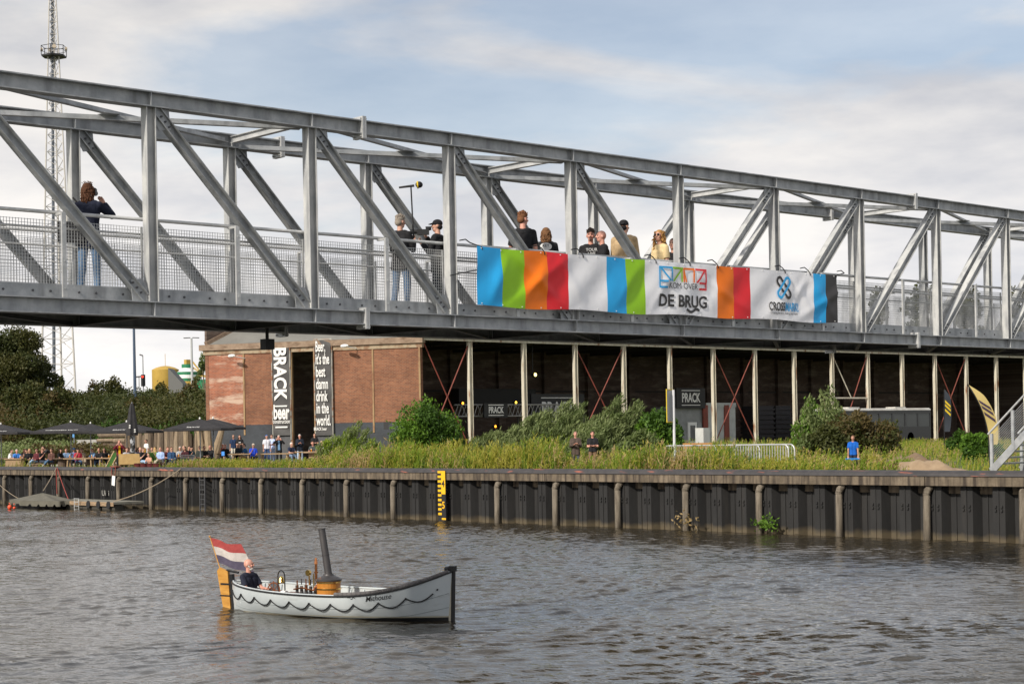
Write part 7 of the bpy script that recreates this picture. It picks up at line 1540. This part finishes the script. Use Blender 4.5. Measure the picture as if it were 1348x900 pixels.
# rudder
M_vw = mat('varnished_rudder', (0.42,0.20,0.04), 0.25, c2=(0.55,0.29,0.07), sc1=3, stretch=(1,1,6))
rx_ = -HL-0.10; pr_ = [(-0.05,0.80),(-0.30,0.88),(-0.38,0.80),(-0.16,-0.25),(0.04,-0.25)]
def slab(pts, y0, y1): n = len(pts); return MB().add([(rx_+a, y0, b) for a, b in pts]+[(rx_+a, y1, b) for a, b in pts], [tuple(range(n)), tuple(range(2*n-1, n-1, -1))]+[(i, (i+1) % n, n+(i+1) % n, n+i) for i in range(n)])
slab(pr_, -0.03, 0.03).build('rudder_blade', M_vw, boat, local=True)
mb = MB(); mb.box(rx_-0.27, rx_+0.12, -0.038, 0.038, 0.50, 0.54); mb.box(rx_-0.30, rx_+0.12, -0.038, 0.038, 0.25, 0.28); mb.build('rudder_straps', M_hblk, boat, local=True)
MB().cyl((rx_-0.1,0,0.82),(rx_+0.25,0,0.78),0.025).build('tiller_head', M_hblk, boat, local=True)
# ensign
fs0, fs1 = Vector((rx_-0.24, 0.04, 0.60)), Vector((rx_-0.74, 0.12, 1.54)); wst = lambda v: v
fe = empty('boat_ensign', Vector(boat.location)+Matrix.Rotation(brz, 3, 'Z') @ fs0, brz, 'red, white and faded blue flag flying from a staff at the boat stern', 'flag'); fe['group'] = 'flags'; del fe['group']
dlt = fs1-fs0; MB().cyl((0,0,0), dlt, 0.014, 0.010, 8).sph(dlt, 0.025, 8).build('staff', M_vw, fe, local=True)
sdir = dlt.normalized(); top_ = dlt-sdir*0.03; hoist = 0.62
fly_t = Vector((1.0, 0.30, -0.26)).normalized()
def flagp(u, v): # u along the fly 0..1, v down the hoist 0..1
    base = top_-sdir*hoist*v; L = 0.76+0.12*v; p = base+fly_t*u*L; p.z -= 0.02*u*u; w_ = math.sin(u*7.0+v*1.5)*0.055*u**0.6; return (p.x+w_*0.2, p.y+w_*1.0, p.z+0.035*math.sin(u*6.5+1.2+v)*u+0.06*u*u*(0.5-v))
mb = MB(); mb.grid(flagp, np.linspace(0,1,26), np.linspace(0,1,16), lambda i, j: 0 if j < 5 else (1 if j < 10 else 2))
mb.build('flag_cloth', [cloth((0.26,0.045,0.042), 'flag_red'), cloth((0.38,0.345,0.32), 'flag_white'), cloth((0.065,0.055,0.085), 'flag_blue')], fe, local=True, smooth=True)
# skipper
J = joints(sit=True, lean=-4, arms=('table','table'), yaw=32, legs='out', h=1.82); mm_ = figure_meshes(J, 'near', 0.010, sleeve='short', hair='bald', beard='full', fat=1.15)
loc = Vector(boat.location)+Matrix.Rotation(brz, 3, 'Z') @ Vector((-2.32, -0.22, -0.25))
place_fig(mm_, loc, brz+math.pi/2, 'bald boatman with white beard in navy t-shirt and jeans steering the launch', {'shirt': (0.016,0.018,0.032), 'trousers': (0.04,0.065,0.10), 'beard': (0.55,0.52,0.48), 'shoes': (0.03,0.03,0.03)}, skin=SK2)

# ------------------------------------------------------------------ raft with covered dinghy
def W(px, py): d = ray(px, py); t = -CZ/d.z; return Vector((d.x*t, d.y*t, 0))
ra = on_y(88, 668, 45.4); rb = on_y(168, 668, 46.4)
raft = empty('work_raft', ((ra.x+rb.x)/2, 45.9, 0), 0, 'flat grey work raft with a timber deck moored along the quay wall', 'raft')
xa_, xb_ = on_y(84, 660, 46).x, on_y(172, 660, 46).x
MB().box(xa_, xb_, 45.0, 46.8, 0.34, 0.46).build('deck', mat('raft_deck', (0.17,0.16,0.13), 0.9, c2=(0.25,0.24,0.2), sc1=2, bump=0.3), raft)
for k in range(5):
    x = xa_+(xb_-xa_)*(k+0.5)/5; MB().cyl((x-(xb_-xa_)*0.09, 45.35, 0.12), (x+(xb_-xa_)*0.09, 45.35, 0.12), 0.27, n=14).build('float', mat('float_dark', (0.05,0.045,0.035), 0.8), raft)
MB().box(xa_, xb_, 44.97, 45.0, 0.24, 0.45).build('edge_board', M_wood, raft)
for k in range(3): x = xb_-0.5-k*1.1; MB().cyl((x, 44.93, 0.30), (x, 44.99, 0.30), 0.2, n=14).build('tyre', M_black, raft)
x = on_y(102, 665, 44.9).x; mb = MB()
for dx in (-0.25, 0.25): mb.cyl((x+dx, 44.85, -0.3), (x+dx, 44.85, 0.62), 0.02)
for z in (0.0, 0.2, 0.4, 0.6): mb.cyl((x-0.25, 44.85, z), (x+0.25, 44.85, z), 0.016)
mb.build('boarding_ladder', M_steel_lt, raft)
pk = on_y(56, 647, 45.0); xl_, xr_ = on_y(16, 665, 44.6).x, on_y(97, 665, 45.2).x; xp = pk.x; zp_ = pk.z
dn = empty('covered_dinghy', (xp, 45.0, 0), 0, 'open boat under a peaked grey-green tarpaulin at the left of the quay', 'boat')
M_tarp = mat('tarpaulin', (0.095,0.088,0.066), 0.75, c2=(0.125,0.117,0.09), sc1=1.5, bump=0.4, bscale=6)
def tarp(a, r):  # a angle, r 0..1
    rxx = (xr_-xp) if math.cos(a) > 0 else (xp-xl_); e_ = abs(math.cos(a))**0.75*(1 if math.cos(a) > 0 else -1); f_ = abs(math.sin(a))**0.8*(1 if math.sin(a) > 0 else -1)
    hgt = (zp_-0.52)*(1-r)**1.25 if r < 1 else 0
    sag = 1+0.05*math.sin(a*9)*r
    return (xp+rxx*e_*r*sag, 45.0+1.05*f_*r*sag, 0.46+hgt+0.10*(1-r)*r*math.sin(a*7))
mb = MB(); mb.grid(tarp, np.linspace(0, 2*math.pi, 65), np.linspace(0.015, 1, 14)); 
mb.grid(lambda a, k: tuple(Vector(tarp(a, 1.0))+Vector((0,0,-0.30*k if math.sin(a*22) > -0.55 else -0.19*k))), np.linspace(0, 2*math.pi, 180), [0, 1]); mb.build('tarpaulin', M_tarp, dn, smooth=True)
mb = MB(); mb.grid(lambda a, k: (tarp(a, 0.93-0.25*k)[0], tarp(a, 0.93-0.25*k)[1], 0.40-0.6*k), np.linspace(0, 2*math.pi, 49), [0, 0.5, 1]); mb.build('hull', M_hblk, dn, smooth=True)
MB().cyl((xp,45,0), (xp,45,zp_+0.06), 0.04).build('peak_pole', M_black, dn)
for i_, (px, py) in enumerate(((13, 670), (19, 671))):
    p = W(px, py); e = MB(); e.sph(p+UP*0.12, (0.12,0.12,0.14) if i_ == 0 else (0.08,)*3, 12); e.cyl(p+UP*0.3, p+UP*0.36, 0.04); tag(e.build('mooring_buoy', mat('buoy_orange', (0.75,0.08,0.02), 0.4), smooth=True), ['larger','smaller'][i_]+' orange mooring buoy floating left of the covered boat', 'buoy')
def rope(a, b, sag, r, m_, label):
    a, b = Vector(a), Vector(b); pts = [a.lerp(b, t_)-UP*sag*4*t_*(1-t_) for t_ in np.linspace(0, 1, 15)]; tag(MB().tube(pts, r, 5).build('mooring_rope', m_), label, 'rope')
M_rope = mat('hemp_rope', (0.26,0.21,0.15), 0.9); M_rr = mat('red_rope', (0.26,0.05,0.04), 0.9)
q0 = on_y(76, 616, 47.1); rope((xp, 45.0, zp_), (q0.x, QY-0.28, 2.2), 0.05, 0.028, M_rope, 'pale rope from the tarpaulin peak up to the quay edge')
q1 = on_y(97, 657, 45.6); rope((q0.x+0.1, QY-0.28, 2.2), (q1.x, 45.3, 0.48), 0.08, 0.026, M_rr, 'red rope slanting from the quay edge to the raft'); rope((q0.x, QY-0.30, 2.2), (q0.x+0.05, QY-0.30, 0.7), 0, 0.03, M_rr, 'red rope hanging straight down the quay wall')
q2 = on_y(240, 616, 47.1); q3 = on_y(160, 659, 45.8); rope((q2.x, QY-0.28, 2.2), (q3.x, 45.3, 0.48), 0.22, 0.026, M_rope, 'long pale rope from the quay edge down to the raft end')
q4 = on_y(-4, 640, 47.1); rope((q4.x, QY-0.3, 1.4), (xl_+0.2, 45, 0.45), 0.1, 0.02, M_rope, 'thin rope from the left to the covered boat')
p = on_y(148, 640, QY-0.4); e = empty('hanging_notice', (p.x, QY-0.36, 1.1), 0, 'white paper notice hanging on rusty chains below the red jacket', 'notice')
pw = on_y(148, 632, QY-0.4); MB().prof((pw.x-0.03, QY-0.34, pw.z-0.28), (pw.x+0.05, QY-0.34, pw.z+0.26), [(-0.17,-0.006),(0.17,-0.006),(0.17,0.006),(-0.17,0.006)], (0,1,0)).build('paper', M_white, e)
for s in (-1, 1): MB().tube([(pw.x+s*0.22, QY-0.31, 2.28), (pw.x+s*0.20, QY-0.33, 1.9), (pw.x+s*0.08, QY-0.34, pw.z+0.25)], 0.025, 5).build('chain', M_redrod, e)
MB().box(pw.x-0.32, pw.x+0.32, QY-0.36, QY-0.05, 2.26, 2.32).build('top_bar', M_redrod, e)
text_obj('quay_marking', 'Ui  i', 0.5, lambda a, b: (on_y(139, 650, QY-0.05).x+a*1.0, QY-0.055, on_y(139, 652, QY).z+b*0.9), mat('worn_white', (0.35,0.34,0.31), 0.8), qw, -0.004)
# graffiti-like orange spots on the edge profile and orange paint
for o in bpy.data.objects:
    if o.type == 'MESH' and o.name.startswith('tmp'): bpy.data.objects.remove(o)
